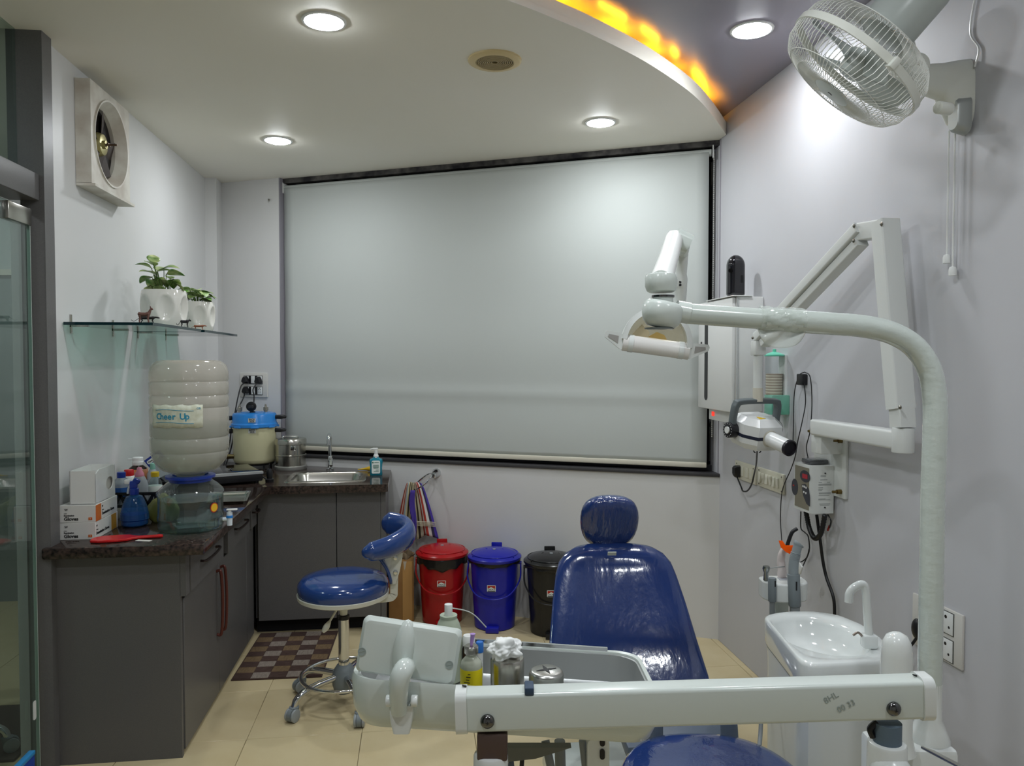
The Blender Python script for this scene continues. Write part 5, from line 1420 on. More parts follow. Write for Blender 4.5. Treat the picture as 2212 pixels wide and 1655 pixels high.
def tuft(d):
    return 1 + 0.55 * noise.noise(d * 1.7 + V((3, 1, 7))) + 0.22 * noise.noise(d * 3.6)
B().blob(q + UP * 0.104 - DR * 0.004, (0.031, 0.026, 0.021), tuft).out('cotton_tuft', mat('cotton', '#f4f6f4', 1.0), t, ang=180)
q = on_tray((0.2519,1.4463,0.9232))
t = thing('sterile_swab_dispenser', 'steel cylinder with a cross-shaped slot in its domed top', 'holder', q)
B().lathe([(0.033, 0), (0.034, 0.001), (0.034, 0.078), (0.032, 0.083), (0.027, 0.086), (0.001, 0.0865)], q, 40).out('cylinder', mat('pale_steel', '#bdbdb8', 0.3, 1.0), t)
pts = []
for k in range(16):
    a = 2 * PI * k / 16 + 0.2
    r = (0.021, 0.0085, 0.0045, 0.0085)[k % 4]
    pts.append((r * math.cos(a), r * math.sin(a)))
b = B(); b.prism(pts, 0.0862, 0.0872, Matrix.Translation(q)); b.out('slot', m_black, t)
q = on_tray((0.0679,1.5964,0.9392))
t = thing('spray_can', 'pale green aerosol can with a white nozzle and bent straw', 'spray can', q)
B().lathe([(0.026, 0), (0.028, 0.002), (0.0285, 0.087), (0.0275, 0.107), (0.022, 0.124), (0.0175, 0.132), (0.0185, 0.135), (0.0185, 0.139), (0.0165, 0.140), (0.001, 0.136)], q, 36).out('can', mat('pale_sage_paint', '#aeb8a4', 0.25), t)
B().cyl(q + UP * 0.134, q + UP * 0.162, 0.0085, n=20, bev=0.001).out('nozzle', m_white, t)
B().tube(spline([q + UP * 0.153 + DR * 0.008, q + UP * 0.148 + DR * 0.035, q + UP * 0.138 + DR * 0.055, q + UP * 0.112 + DR * 0.080], 5), 0.0014, 6).out('straw', mat('straw_grey', '#b9bdb8', 0.4), t)
q = on_tray((0.1101,1.5964,0.9520))
t = thing('dropper_bottle', 'small bottle with a domed white cap behind the vial', 'bottle', q)
B().lathe([(0.012, 0), (0.013, 0.002), (0.013, 0.068), (0.008, 0.078)], q, 20).out('bottle', mat('dark_amber', '#3a2a20', 0.15), t)
B().lathe([(0.014, 0.076), (0.0145, 0.078), (0.0145, 0.088), (0.011, 0.096), (0.001, 0.098)], q, 20).out('cap', m_white, t)
q = on_tray((0.1344,1.6031,0.9434))
t = thing('blue_capped_tube', 'short tube with a bright blue cap behind the vial', 'tube', q)
B().lathe([(0.007, 0), (0.0075, 0.002), (0.0075, 0.060)], q, 16).out('tube', m_white, t)
B().lathe([(0.0085, 0.058), (0.0085, 0.078), (0.007, 0.080)], q, 16).out('cap', mat('bright_blue', '#2a6fc0', 0.4), t)

# ================================================================ spittoon unit
m_basin = mat('basin_ceramic', '#e6ebe9', 0.08, coat=0.6)
t = thing('spittoon_unit', 'white spittoon cabinet with an oval basin and gooseneck filler', 'spittoon', (1.22, 2.12, 0))
ol = [V(p) for p in ((1.1059,2.2958,0.7250), (1.1455,2.3222,0.7250), (1.2164,2.3361,0.7250), (1.2994,2.3256,0.7250), (1.3578,2.2815,0.7250), (1.3819,2.1915,0.7250), (1.3713,2.0733,0.7250), (1.3487,1.9889,0.7250), (1.2991,1.9273,0.7250), (1.2555,1.9069,0.7250), (1.1623,1.9092,0.7250), (1.0518,1.9075,0.7250), (1.0422,1.9341,0.7250))]
cen = V((1.1985,2.1222,0.7250))
N = 72
def cast(a):
    d = V((math.cos(a), math.sin(a)))
    best = None
    for i in range(len(ol)):
        A, Cc = ol[i], ol[(i + 1) % len(ol)]
        ex, ey = Cc.x - A.x, Cc.y - A.y
        den = d.x * ey - d.y * ex
        if abs(den) < 1e-9:
            continue
        tt = ((A.x - cen.x) * ey - (A.y - cen.y) * ex) / den
        uu = ((A.x - cen.x) * d.y - (A.y - cen.y) * d.x) / den
        if tt > 0 and -1e-6 <= uu <= 1 + 1e-6:
            best = tt if best is None else min(best, tt)
    return best
ang_ = [2 * PI * k / N for k in range(N)]
rad = [cast(a) for a in ang_]
rad = [(rad[k - 1] + 2 * rad[k] + rad[(k + 1) % N]) / 4 for k in range(N)]
ell = lambda a, k: k * 0.125 * 0.168 / math.sqrt((0.168 * math.cos(a - 0.1)) ** 2 + (0.125 * math.sin(a - 0.1)) ** 2)
def rg_(fn, z):
    return [(cen.x + fn(k) * math.cos(ang_[k]), cen.y + fn(k) * math.sin(ang_[k]), z) for k in range(N)]
mn = lambda k, s_, kk: min(ell(ang_[k], kk), rad[k] * s_)
B().rings([rg_(lambda k: rad[k] * 0.95, 0.64), rg_(lambda k: rad[k] * 0.985, 0.655), rg_(lambda k: rad[k], 0.715), rg_(lambda k: rad[k] * 0.985, 0.724), rg_(lambda k: rad[k] * 0.95, 0.727), rg_(lambda k: mn(k, 0.90, 1.0), 0.724), rg_(lambda k: mn(k, 0.87, 0.95), 0.712), rg_(lambda k: mn(k, 0.80, 0.85), 0.68), rg_(lambda k: mn(k, 0.6, 0.6), 0.655), rg_(lambda k: 0.03, 0.648)], cap0=False).out('basin', m_basin, t, ang=60)
B().rings([rg_(lambda k: rad[k] * 0.90, 0.0), rg_(lambda k: rad[k] * 0.93, 0.60), rg_(lambda k: rad[k] * 0.95, 0.642)]).out('cabinet', m_unit_b, t, ang=40)
B().rings([rg_(lambda k: rad[k] * 0.945, 0.636), rg_(lambda k: rad[k] * 0.957, 0.642)]).out('seam', mat('seam_grey', '#8f9894', 0.5), t)
q = V((1.2885,2.0080,0.7260))
b = B(); b.box(q + UP * 0.018, (0.042, 0.036, 0.04), Euler((0, 0, -0.2)), bev=0.008); b.out('filler_base', m_basin, t)
B().tube(spline([q + UP * 0.03, q + UP * 0.10 - DR * 0.006, q + UP * 0.165 - DR * 0.012, q + UP * 0.182 - DR * 0.022, q + UP * 0.172 - DR * 0.045, q + UP * 0.155 - DR * 0.058, q + UP * 0.130 - DR * 0.060], 6), 0.0115, 14).out('filler_spout', m_basin, t)
B().tube(spline([q - DR * 0.018 + UP * 0.03, q - DR * 0.032 + UP * 0.042, q - DR * 0.046 + UP * 0.034], 4), 0.0035, 8).out('flush_nozzle', mat('nozzle_metal', '#9a8f86', 0.4, 0.8), t)

B().tube(spline([V((1.0382,2.1562,0.5372)), V((1.0112,2.1066,0.4495)), V((0.9816,2.0574,0.3667)), V((1.03, 2.16, 0.012))], 6), 0.0062, 10).out('drain_hose', m_hose, t)
# assistant's holder with suction, syringe and curing light
t = thing('assistant_holder', 'white half-round instrument holder standing behind the spittoon', 'instrument holder', (1.37, 2.62, 0))
hcn = V((1.2762,2.4960,0.7645))
pl = []
for x, y in [(-0.078, 0.03)] + [(0.078 * math.cos(PI + PI * k / 16), -0.01 + 0.058 * math.sin(PI + PI * k / 16)) for k in range(17)] + [(0.078, 0.03), (0.05, 0.045), (-0.05, 0.045)]:
    pl.append((hcn.x + DR.x * x + DF.x * y, hcn.y + DR.y * x + DF.y * y))
b = B(); b.prism(pl, hcn.z - 0.048, hcn.z + 0.018); o = b.out('holder', m_unit_b, t, ang=50)
md = o.modifiers.new('bev', 'BEVEL'); md.width = 0.006; md.segments = 2; md.limit_method = 'ANGLE'
b = B(); b.box(V((hcn.x, hcn.y, hcn.z + 0.0185)), (0.035, 0.03, 0.002), Euler((0, 0, -0.12))); b.out('display', mat('display_grey', '#a9aeb4', 0.2), t)
b = B(); b.mm((hcn.x - 0.025, hcn.y + 0.005, 0.02), (hcn.x + 0.025, hcn.y + 0.035, hcn.z - 0.049), bev=0.004); b.out('stalk', m_unit, t)
b = B(); b.box((hcn.x, hcn.y + 0.02, 0.01), (0.2, 0.16, 0.02), bev=0.006); b.out('foot', m_unit, t)
def hp(u):
    return V(u)
s0 = hp((1.2076,2.4853,0.7897))
b = B(); b.tube([s0 - UP * 0.005, s0 + UP * 0.02, s0 + UP * 0.035, s0 + UP * 0.044], [0.010, 0.008, 0.013, 0.011], 14); b.tube([s0 + UP * 0.036 + DR * 0.008, s0 + UP * 0.040 + DR * 0.04, s0 + UP * 0.042 + DR * 0.065], 0.002, 8)
syr = solo(b, 'air_syringe', mat('satin_chrome', '#a9adab', 0.25, 1.0), 'chrome three-way syringe at the left of the white holder', 'dental syringe', s0)
s1 = hp((1.2095,2.4427,0.7220)); s2 = hp((1.2098,2.4452,0.8044))
t2 = thing('suction_handle', 'short grey suction handle in the front slot of the white holder', 'suction handle', V((s1.x, s1.y, s1.z - 0.04)))
b = B(); b.cyl(s1, s2, 0.0135, 0.014, 16, bev=0.003); b.out('handle', m_greyp, t2)
b = B(); b.box(s2 - UP * 0.018 - DF * 0.012 + DR * 0.006, (0.005, 0.004, 0.02)); b.out('slider', m_black, t2)
b = B(); b.tube([s1, s1 - UP * 0.06, s1 - UP * 0.16 + DF * 0.02], 0.009, 12); b.out('hose', m_hose, t2)
s1, s2 = hp((1.2815,2.4230,0.7094)), hp((1.2772,2.4270,0.8199))
t2 = thing('high_volume_suction', 'tall grey high volume suction wand with ribbed tip in the holder', 'suction wand', V((s1.x, s1.y, s1.z)))
b = B(); b.cyl(s1, s2, 0.0205, 0.0205, 20, bev=0.003); b.out('handle', m_greyp, t2)
b = B(); b.box((s1 + s2) / 2 - DF * 0.0205 + UP * 0.02, (0.004, 0.003, 0.03)); b.out('slider', m_black, t2)
tipm = mat('light_grey_plastic', '#8f989c', 0.5)
pts = [hp((1.2772,2.4269,0.8168)), hp((1.2773,2.4277,0.8436)), hp((1.2806,2.4281,0.8704)), hp((1.2869,2.4280,0.8957)), hp((1.2933,2.4279,0.9178)), hp((1.2980,2.4275,0.9241))]
b = B(); b.tube(spline(pts, 5), [0.0165] * 14 + [0.015] * 6 + [0.016, 0.018, 0.0185, 0.0185, 0.0185, 0.018], 14); b.out('tip', tipm, t2)
b = B()
for k in range(5):
    q_ = pts[2].lerp(pts[3], k / 5)
    b.lathe([(0.0155, -0.0012), (0.0178, 0.0), (0.0155, 0.0012)], q_, 16, axis=(pts[3] - pts[2]))
b.out('rib', tipm, t2)
b = B(); b.tube([s1, s1 - UP * 0.03, s1 - UP * 0.20 + DF * 0.02], 0.017, 12); b.out('hose', m_hose, t2)
c0 = hp((1.2811,2.5163,0.7897))
t2 = thing('curing_light', 'white curing light with an orange shield and black tip', 'curing light', c0)
pts = [c0 - UP * 0.02, c0 + UP * 0.02, hp((1.2780,2.5182,0.8403)), hp((1.2830,2.5185,0.8681)), hp((1.2977,2.5173,0.8926))]
b = B(); b.tube(spline(pts, 5), [0.0155] * 5 + [0.014] * 5 + [0.013] * 5 + [0.012] * 5 + [0.011], 16); b.out('body', mat('pinkish_white', '#d9cfcc', 0.35), t2)
sh = [hp(p) for p in ((1.2513,2.4838,0.9217), (1.2736,2.5010,0.9169), (1.2848,2.4991,0.9007), (1.2993,2.4971,0.8975), (1.3119,2.4756,0.9056), (1.2956,2.4666,0.8728), (1.2670,2.4606,0.8865), (1.2496,2.4633,0.9025))]
b = B(); b.rings([[p - DF * 0.0015 for p in sh], [p + DF * 0.0015 for p in sh]])
b.out('shield', clear('orange_shield', '#ff7a20', 0.4, 0.08, body='#f05a0c', fac=0.9), t2)
b = B(); b.tube(spline([hp((1.2993,2.5171,0.8926)), hp((1.3092,2.5168,0.9220)), hp((1.3190,2.5162,0.9432)), hp((1.3352,2.5145,0.9546))], 5), 0.0068, 12); b.out('tip', m_black, t2)


# ================================================================ light pole, arm and operating lamp
t = thing('light_unit', 'white operating light on a bent pole wrapped in clear film', 'operating light', (1.19, 1.61, 0))
m_pole = mat('pole_white', '#cdd6cf', 0.2, coat=0.4)
m_film = mat('pole_film', '#cdd6cf', 0.14, coat=1.0, bump=(26, 0.55, 0.004), stretch=(1, 1, 1.6))
pp = V((1.1865, 1.610, 0))
b = B(); b.box((1.138, 1.614, 0.332), (0.18, 0.105, 0.664), Euler((0, 0, -0.127)), bev=0.012); b.out('base_box', m_unit_b, t)
b = B(); b.lathe([(0.045, 0.664), (0.044, 0.672), (0.036, 0.690), (0.0265, 0.715), (0.0262, 0.80)], pp, 32); b.out('flange', m_unit_b, t)
path = [pp + UP * 0.70, pp + UP * 1.0, pp + UP * 1.25, V((1.1882,1.6086,1.3873)), V((1.1874,1.6109,1.4620)), V((1.1760,1.6144,1.5260)), V((1.1445,1.6200,1.5772)), V((1.0938,1.6274,1.6103)), V((1.0303,1.6360,1.6263)), V((0.9457,1.6470,1.6337)), V((0.8504,1.6594,1.6401)), V((0.7975,1.6662,1.6433))]
sp_ = spline(path, 8)
B().tube(sp_, 0.0262, 28).out('pole', m_film, t)
B().tube([V((0.8187,1.6635,1.6423)), V((0.6176,1.6896,1.6572))], 0.0238, 28).out('arm', m_pole, t)
# crumpled film collar where the tubes join, with a loose flap
def coll(u, v):
    a = 2 * PI * u
    p = V((0.7869,1.6676,1.6455)).lerp(V((0.8875,1.6546,1.6391)), v)
    ax = (V((0.8875,1.6546,1.6391)) - V((0.7869,1.6676,1.6455))).normalized()
    s_ = ax.cross(UP).normalized(); u_ = s_.cross(ax)
    r = 0.0275 + 0.0022 * math.sin(5 * a + 9 * v) + 0.0014 * math.sin(13 * a - 17 * v)
    return p + s_ * r * math.cos(a) + u_ * r * math.sin(a)
m_fl = clear('loose_film', '#fbfdfb', 0.7, 0.10, body='#f2f6f2', fac=0.30)
B().grid(coll, 40, 14, True).out('film_collar', m_fl, t, ang=60)
def flap(u, v):
    top = V((0.7846,1.6622,1.6239)).lerp(V((0.8880,1.6489,1.6197)), u)
    d = 0.045 * (math.sin(PI * min(1.0, 0.12 + 0.80 * u)) ** 0.8)
    return top - UP * d * v + DF * 0.006 * math.sin(9 * u + 5 * v) - DR * 0.006 * v * math.sin(6 * u)
B().grid(flap, 22, 10).out('film_flap', clear('flap_film', '#fbfdfb', 0.6, 0.12, body='#f2f6f2', fac=0.5), t, thick=0.0003, ang=80)
# joint at the arm's end
k0 = V((0.5668,1.6962,1.6625))
b = B(); b.lathe([(0.001, -0.040), (0.030, -0.038), (0.042, -0.026), (0.047, -0.010), (0.047, 0.010), (0.040, 0.020), (0.026, 0.022)], k0, 40, axis=UP * 0.96 + DR * 0.2)
b.rbeam(k0 + DR * 0.03, V((0.6261,1.6885,1.6572)), 0.052, 0.050, 0.024, n=6)
b.out('arm_joint', m_unit, t, ang=50)
b = B(); q = k0 - UP * 0.0385 - DR * 0.008; b.cyl(q, q - UP * 0.003, 0.034, n=32); b.out('joint_plug', mat('joint_dark', '#5f6664', 0.4), t)
b = B(); b.cyl(k0 + UP * 0.020, k0 + UP * 0.032, 0.0235, n=28); b.out('joint_collar', m_unit, t)
b = B(); b.cyl(k0 + UP * 0.031, k0 + UP * 0.036, 0.026, n=28); b.out('joint_ring', mat('dark_chrome', '#6a6a6a', 0.18, 1.0), t)
k1 = V((0.5629,1.6987,1.7265))
b = B(); b.lathe([(0.026, -0.022), (0.033, -0.018), (0.037, -0.006), (0.037, 0.012), (0.034, 0.020), (0.022, 0.023)], k1, 32); b.out('swivel', m_unit, t)
e1 = V((0.6856,1.9599,1.8744))
b = B(); b.tube([k1 + UP * 0.005, k1.lerp(e1, 0.5), e1 - (e1 - k1).normalized() * 0.01, e1 + UP * 0.008], [0.0265, 0.0245, 0.0235, 0.018], 24); b.out('riser', mat('riser_white', '#eef0ec', 0.4), t)
b = B(); b.rbeam(e1 + DR * 0.0, e1 + DR * 0.038 - UP * 0.018, 0.05, 0.055, 0.02, n=5); b.out('elbow', m_unit, t)
e2 = V((0.7354,2.0333,1.8437)); e3 = V((0.7442,2.0886,1.7113))
b = B(); b.tube([e1 + DR * 0.025 - UP * 0.02, e2, e2.lerp(e3, 0.15)], [0.016, 0.015, 0.015], 18); b.out('elbow_neck', m_unit, t)
b = B(); b.tube(spline([e2, e2.lerp(e3, 0.5), e3, V((0.7257,2.0899,1.6784))], 5), [0.0155] * 5 + [0.019] * 6 + [0.024] * 4 + [0.024], 22); b.out('drop_arm', m_unit_b, t)
for v in ((0.7338,2.0493,1.7675), (0.7337,2.0490,1.7585)):
    b = B(); b.cyl(V(v), V(v) - DF * 0.004, 0.0034, n=12); b.out('plug_dot', m_black, t)
# lamp head
HT = axes(V((0.6797,2.0933,1.5967)), (DR * 0.985 - UP * 0.14 - DF * 0.08), (UP * 0.97 + DR * 0.12))   # x right, y up, z towards the camera
mh = m_unit_b
arch = [(0.098 * math.cos(a), 0.108 * math.sin(a), 0.012) for a in [PI * k / 24 for k in range(25)]]
b = B(HT); rr = []
for k in range(25):
    a = PI * k / 24
    rr.append([(0.099 * math.cos(a) * s_, 0.103 * math.sin(a) * s_, z) for s_, z in ((1.0, -0.022), (1.0, 0.022), (0.85, 0.026), (0.85, -0.022))])
b.rings(rr); b.out('yoke', mh, t, ang=40)
b = B(HT)
def refl(u, v):
    a = PI * u
    ph = (PI / 2) * v
    return (0.086 * math.cos(a) * math.cos(ph * 0.98), 0.012 + 0.080 * math.sin(a) * math.cos(ph * 0.98), -0.012 - 0.055 * math.sin(ph))
b.grid(refl, 24, 10)
b.out('reflector', clear('dichroic_shell', '#f4f1ea', 0.8, 0.1, body='#f7f5ee', fac=0.25), t, thick=0.002, ang=80)
b = B(HT); b.prism([(-0.030, 0.012), (0.0, 0.034), (0.022, 0.028), (0.036, 0.010), (0.006, 0.000), (-0.026, 0.000)], -0.034, -0.022); b.out('bulb_shield', mat('amber_filter', '#dcc07c', 0.3), t)
b = B(HT); b.prism([(-0.075, 0.010), (-0.045, 0.050), (-0.020, 0.030), (-0.022, 0.004)], -0.030, -0.022); b.out('filter_fin', mat('pale_amber', '#ece2c8', 0.3), t)
b = B(HT); b.grid(lambda u, v: (0.084 * math.cos(PI * u) * (1 - 0.98 * v), 0.010 + 0.082 * math.sin(PI * u) * (1 - 0.98 * v), 0.006 + 0.012 * v), 24, 6); b.out('front_cover', clear('cover_clear', '#f4f1e8', 0.8, 0.02), t)
b = B(HT); b.rings([[(x, -0.010 + 0.024 * math.cos(a), 0.004 + 0.022 * math.sin(a)) for a in [2 * PI * k / 20 for k in range(20)]] for x in (-0.094, -0.088, 0.088, 0.094)]); b.out('lens_bar', mat('lens_housing', '#e8e6e2', 0.2), t, ang=40)
for s_ in (-1, 1):
    b = B(HT); b.cyl((s_ * 0.064, -0.010, 0.004), (s_ * 0.078, -0.010, 0.004), 0.0255, n=24); b.out('lens_ring', mh, t)
    b = B(HT)
    b.prism([(s_ * 0.092, 0.014), (s_ * 0.144, 0.016), (s_ * 0.148, 0.008), (s_ * 0.146, -0.002), (s_ * 0.100, -0.030), (s_ * 0.092, -0.030)], -0.010, 0.016); b.out('handle', mh, t)
    b = B(HT); b.prism([(s_ * 0.108, 0.006), (s_ * 0.136, 0.008), (s_ * 0.138, 0.000), (s_ * 0.108, -0.014)], 0.0155, 0.0175); b.out('handle_recess', mat('handle_shade', '#a8a6a2', 0.5), t)

# domed post beside the pole
q = V((1.0756,1.5612,0.6928))
q = V((q.x, q.y + 0.01, 0.6645))
b = B(); b.lathe([(0.043, 0.6645), (0.041, 0.672), (0.035, 0.70), (0.033, 0.885), (0.030, 0.912), (0.022, 0.928), (0.010, 0.935), (0.001, 0.936)], (q.x, q.y, 0), 36)
solo(b, 'dome_post', m_unit_b, 'short white post with a domed top beside the light pole', 'post', q)
b = B(); b.rbeam(V((1.0673,1.4525,0.7294)), V((1.0269,1.2776,0.7793)), 0.026, 0.006, 0.002, upv=(0.3, 0, 1))
solo(b, 'steel_handle_bar', m_steel, 'flat brushed steel bar slanting over the white base box', 'bar', V((1.0431,1.3555,0.7569)))

# ================================================================ right wall: UV cabinet, air freshener, cup dispenser
t = thing('uv_cabinet', 'white UV steriliser cabinet with a dark slot handle on the right wall', 'cabinet', (1.66, 3.68, 1.30))
m_cab = mat('cabinet_white', '#dfe0de', 0.25)
b = B(); b.mm((1.525, 3.47, 1.298), (1.6595, 3.905, 1.853), bev=0.004); b.out('body', m_cab, t)
b = B(); b.mm((1.505, 3.478, 1.296), (1.524, 3.915, 1.850), bev=0.006); dr = b.out('door', m_cab, t)
b = B(); b.rings([[(x, 3.80 + y, 1.55 + z) for y, z in rrect(0.042, 0.42, 0.02, 5)] for x in (1.5035, 1.5055)]); b.out('slot_handle', m_black, dr)
b = B(); b.rings([[(x, 3.868 + y, 1.62 + z) for y, z in rrect(0.016, 0.05, 0.003, 2)] for x in (1.5035, 1.5055)]); b.out('latch_mark', m_black, dr)
b = B(); b.mm((1.5245, 3.466, 1.30), (1.5285, 3.4695, 1.85)); b.out('hinge_strip', mat('strip_grey', '#b4b8b8', 0.4), t)
b = B(); b.mm((1.533, 3.467, 1.30), (1.536, 3.4695, 1.85)); b.out('hinge_strip', mat('strip_grey', '#b4b8b8', 0.4), t)
b = B(); b.mm((1.545, 3.47, 1.235), (1.6595, 3.86, 1.297), bev=0.004); b.out('switch_base', m_cab, t)
b = B(); b.rings([[(x, 3.80 + y, 1.268 + z) for y, z in rrect(0.03, 0.022, 0.002, 2)] for x in (1.543, 1.546)]); b.out('power_switch', mat('red_rocker', '#c22018', 0.3, emit=('#ff2a12', 0.6)), t)
b = B(); b.mm((1.50, 3.46, 1.8535), (1.60, 3.80, 1.858), bev=0.0015); b.out('top_tray', m_cab, t)
q = V((1.5606,3.5700,1.9756)); q.z = 1.8585
t = thing('air_freshener', 'glossy black capsule shaped air freshener on the white wall cabinet', 'air freshener', q)
mfr = mat('piano_black', '#16161b', 0.08, coat=0.5)
rr = []
for k in range(26):
    v = k / 14 * 0.74 if k < 14 else 0.74 + 0.26 * math.sin((k - 14) / 11 * PI / 2)
    z = 0.205 * v
    s_ = min(1, (v / 0.06 + 0.75) if v < 0.06 else 1, math.sqrt(max(0, 1 - ((v - 0.74) / 0.26) ** 2)) if v > 0.74 else 1)
    rr.append([q + V((x * max(s_, 0.02), y * max(s_, 0.1), z)) for x, y in rrect(0.087, 0.07, 0.03, 6)])
B().rings(rr).out('shell', mfr, t, ang=50)
b = B(); b.cyl(q + V((-0.038, -0.028, 0.125)), q + V((-0.041, -0.034, 0.125)), 0.010, n=18); b.out('spray_port', mat('port_black', '#050506', 0.05), t)
b = B(); b.box(q + V((0.018, -0.0355, 0.085)), (0.010, 0.001, 0.035)); b.out('window', mat('port_black', '#050506', 0.05), t)
q = V((1.6120,3.2594,1.4190))
t = thing('cup_dispenser', 'clear wall cup dispenser with a mint lid and a stack of paper cups', 'cup dispenser', V((1.66, q.y, 1.3)))
m_mint = mat('mint_plastic', '#6fd0b4', 0.35)
qq = V((1.612, q.y, 0))
B().lathe([(0.040, 1.40), (0.040, 1.565)], qq, 32, cap0=False, cap1=False).out('tube', clear('dispenser_clear', '#f4f8f8', 0.5, 0.05), t)
b = B(); b.lathe([(0.042, 1.566), (0.044, 1.568), (0.044, 1.573), (0.02, 1.583), (0.008, 1.586), (0.008, 1.598), (0.001, 1.6)], qq, 32); b.out('lid', m_mint, t)
b = B(); b.mm((1.575, q.y - 0.055, 1.305), (1.6598, q.y + 0.02, 1.392), bev=0.003); b.out('base', clear('mint_clear', '#9fe0cc', 0.9, 0.05, body='#a4e4d0', fac=0.45), t)
b = B(); b.mm((1.648, q.y - 0.03, 1.305), (1.6598, q.y + 0.03, 1.57)); b.out('backplate', m_white, t)
for k in range(15):
    z = 1.396 + k * 0.0062
    b = B(); b.lathe([(0.030, z - 0.020), (0.0350, z - 0.001), (0.0365, z), (0.0365, z + 0.0042), (0.0345, z + 0.0044)], qq, 24, cap0=False, cap1=(k == 14)); b.out('paper_cup', mat('cup_cream', '#e6ddcc', 0.7) if k % 2 else mat('cup_print', '#b5a596', 0.7), t)

# ================================================================ wall mounted x-ray set
t = thing('xray_unit', 'wall mounted dental x-ray unit with folding white arms and black tipped cone', 'x-ray machine', (1.66, 2.85, 1.0))
m_x = mat('xray_white', '#d9dcd9', 0.28)
m_xg = mat('xray_grey', '#5e6668', 0.4)
b = B(); b.mm((1.648, 2.735, 1.01), (1.6598, 2.972, 1.286), bev=0.002); b.out('wall_plate', m_x, t)
for y, z in ((2.955, 1.255), (2.765, 1.235), (2.765, 1.035)):
    b = B(); b.cyl((1.648, y, z), (1.630, y, z), 0.010, n=6); b.cyl((1.632, y, z), (1.612, y, z), 0.0055, n=10); b.out('bolt', mat('brass_bolt', '#7a6840', 0.35, 1.0), t)
b = B(); b.box((1.605, 2.80, 1.225), (0.09, 0.075, 0.085), bev=0.005); b.out('pivot', m_x, t)
b = B(); b.rbeam((1.575, 2.815, 1.285), (1.575, 2.275, 1.288), 0.062, 0.062, 0.010); b.cyl((1.575, 2.285, 1.248), (1.575, 2.285, 1.330), 0.034, n=24, bev=0.003); b.out('lower_arm', m_x, t)
a0, a1 = V((1.5720,2.2884,1.3472)), V((1.5720,2.3932,2.0168))
b = B(); b.rbeam(V((1.572, 2.283, 1.330)), V((1.572, 2.290, 1.398)), 0.060, 0.056, 0.004, upv=(1, 0, 0)); b.out('post_base', m_x, t)
b = B(); b.rbeam(V((1.5720,2.2942,1.3891)), a1, 0.064, 0.070, 0.006, upv=(1, 0, 0)); ua = b.out('post_arm', m_x, t)
for p in ((1.5375,2.2463,1.3984), (1.5375,2.3581,2.0005)):
    b = B(); b.lathe([(0.007, 0), (0.007, 0.002), (0.004, 0.005), (0.001, 0.0055)], V(p), 14, axis=(-1, 0, 0)); b.out('screw', m_screw, ua)
el = V((1.5600,2.4579,1.9964))
b = B(); b.rbeam(V((1.5650,2.3820,1.9899)), V((1.5550,2.5104,1.9986)), 0.050, 0.062, 0.005, upv=(0, 0, 1)); b.out('elbow', m_x, t)
f0, f1 = V((1.5450,2.4833,2.0003)), V((1.4750,3.1236,1.6350))
fd = (f1 - f0).normalized()
fu = V((1, 0, 0)).cross(fd).normalized()
fu = fu if fu.z > 0 else -fu
b = B(); b.rbeam(f0 + fu * 0.012, f1 + fu * 0.012, 0.050, 0.040, 0.005, upv=fu); fa = b.out('forearm', m_x, t)
b = B(); b.rbeam(f0.lerp(f1, 0.03) - fu * 0.030 + V((0.006, 0, 0)), f0.lerp(f1, 0.97) - fu * 0.030 + V((0.006, 0, 0)), 0.044, 0.034, 0.004, upv=fu); b.out('forearm_link', m_x, t)
for p in (f0 - fd * 0.004 + fu * 0.016, f1 + fd * 0.0 + fu * 0.012, f0 + fd * 0.02 - fu * 0.03):
    p = p + V((-0.026, 0, 0))
    b = B(); b.lathe([(0.007, 0), (0.007, 0.002), (0.004, 0.005), (0.001, 0.0055)], p, 14, axis=(-1, 0, 0)); b.out('screw', m_screw, fa)
w0 = V((1.4750,3.1318,1.6011))
b = B(); b.box(w0, (0.05, 0.05, 0.062), bev=0.004); b.out('fork', m_x, t)
yt = V((1.4750,3.1177,1.3689))
b = B(); b.cyl(w0 - UP * 0.03, V((w0.x, w0.y, yt.z + 0.01)), 0.0195, n=22); b.out('drop_tube', m_x, t)
b = B(); b.cyl(V((w0.x, w0.y, yt.z + 0.06)), V((w0.x, w0.y, yt.z)), 0.0215, n=22); b.out('tube_collar', mat('aged_cream', '#cfcabb', 0.4), t)
# tube head frame: forward = cone axis
hcx = V((w0.x, w0.y, 0)); hcx.z = V((1.4750,3.1149,1.2407)).z
fw_ = V((0.2240, -0.9512, -0.2123)).normalized()
fs = fw_.cross(UP).normalized()          # to the right of the cone direction
fup = fs.cross(fw_)
HX = Matrix.Translation(hcx) @ Matrix((fs, fw_, fup)).transposed().to_4x4()      # x side, y forward, z up
b = B(HX)
prof = [(-0.070, -0.115), (0.070, -0.115), (0.098, -0.07), (0.098, 0.03), (0.060, 0.085), (-0.060, 0.085), (-0.098, 0.03), (-0.098, -0.07)]
b.rings([[(x * k, y * k2, z) for x, y in prof] for z, k, k2 in ((-0.066, 0.80, 0.86), (-0.040, 0.98, 0.98), (-0.006, 1.0, 1.0), (0.006, 1.0, 1.0), (0.040, 0.98, 0.98), (0.066, 0.66, 0.62))])
hd = b.out('tube_head', mat('xray_head_white', '#e3e5e4', 0.25), t, ang=25)
b = B(HX); b.rings([[(x * 1.006, y * 1.006, z) for x, y in prof] for z in (-0.016, -0.002)]); b.out('navy_band', mat('navy_band', '#23283c', 0.4), hd)
b = B(HX); b.prism([(-0.005, 0.035), (0.034, 0.044), (0.022, 0.006)], 0.0655, 0.0675); b.out('warning_sticker', mat('warning_yellow', '#e3bb12', 0.4), hd)
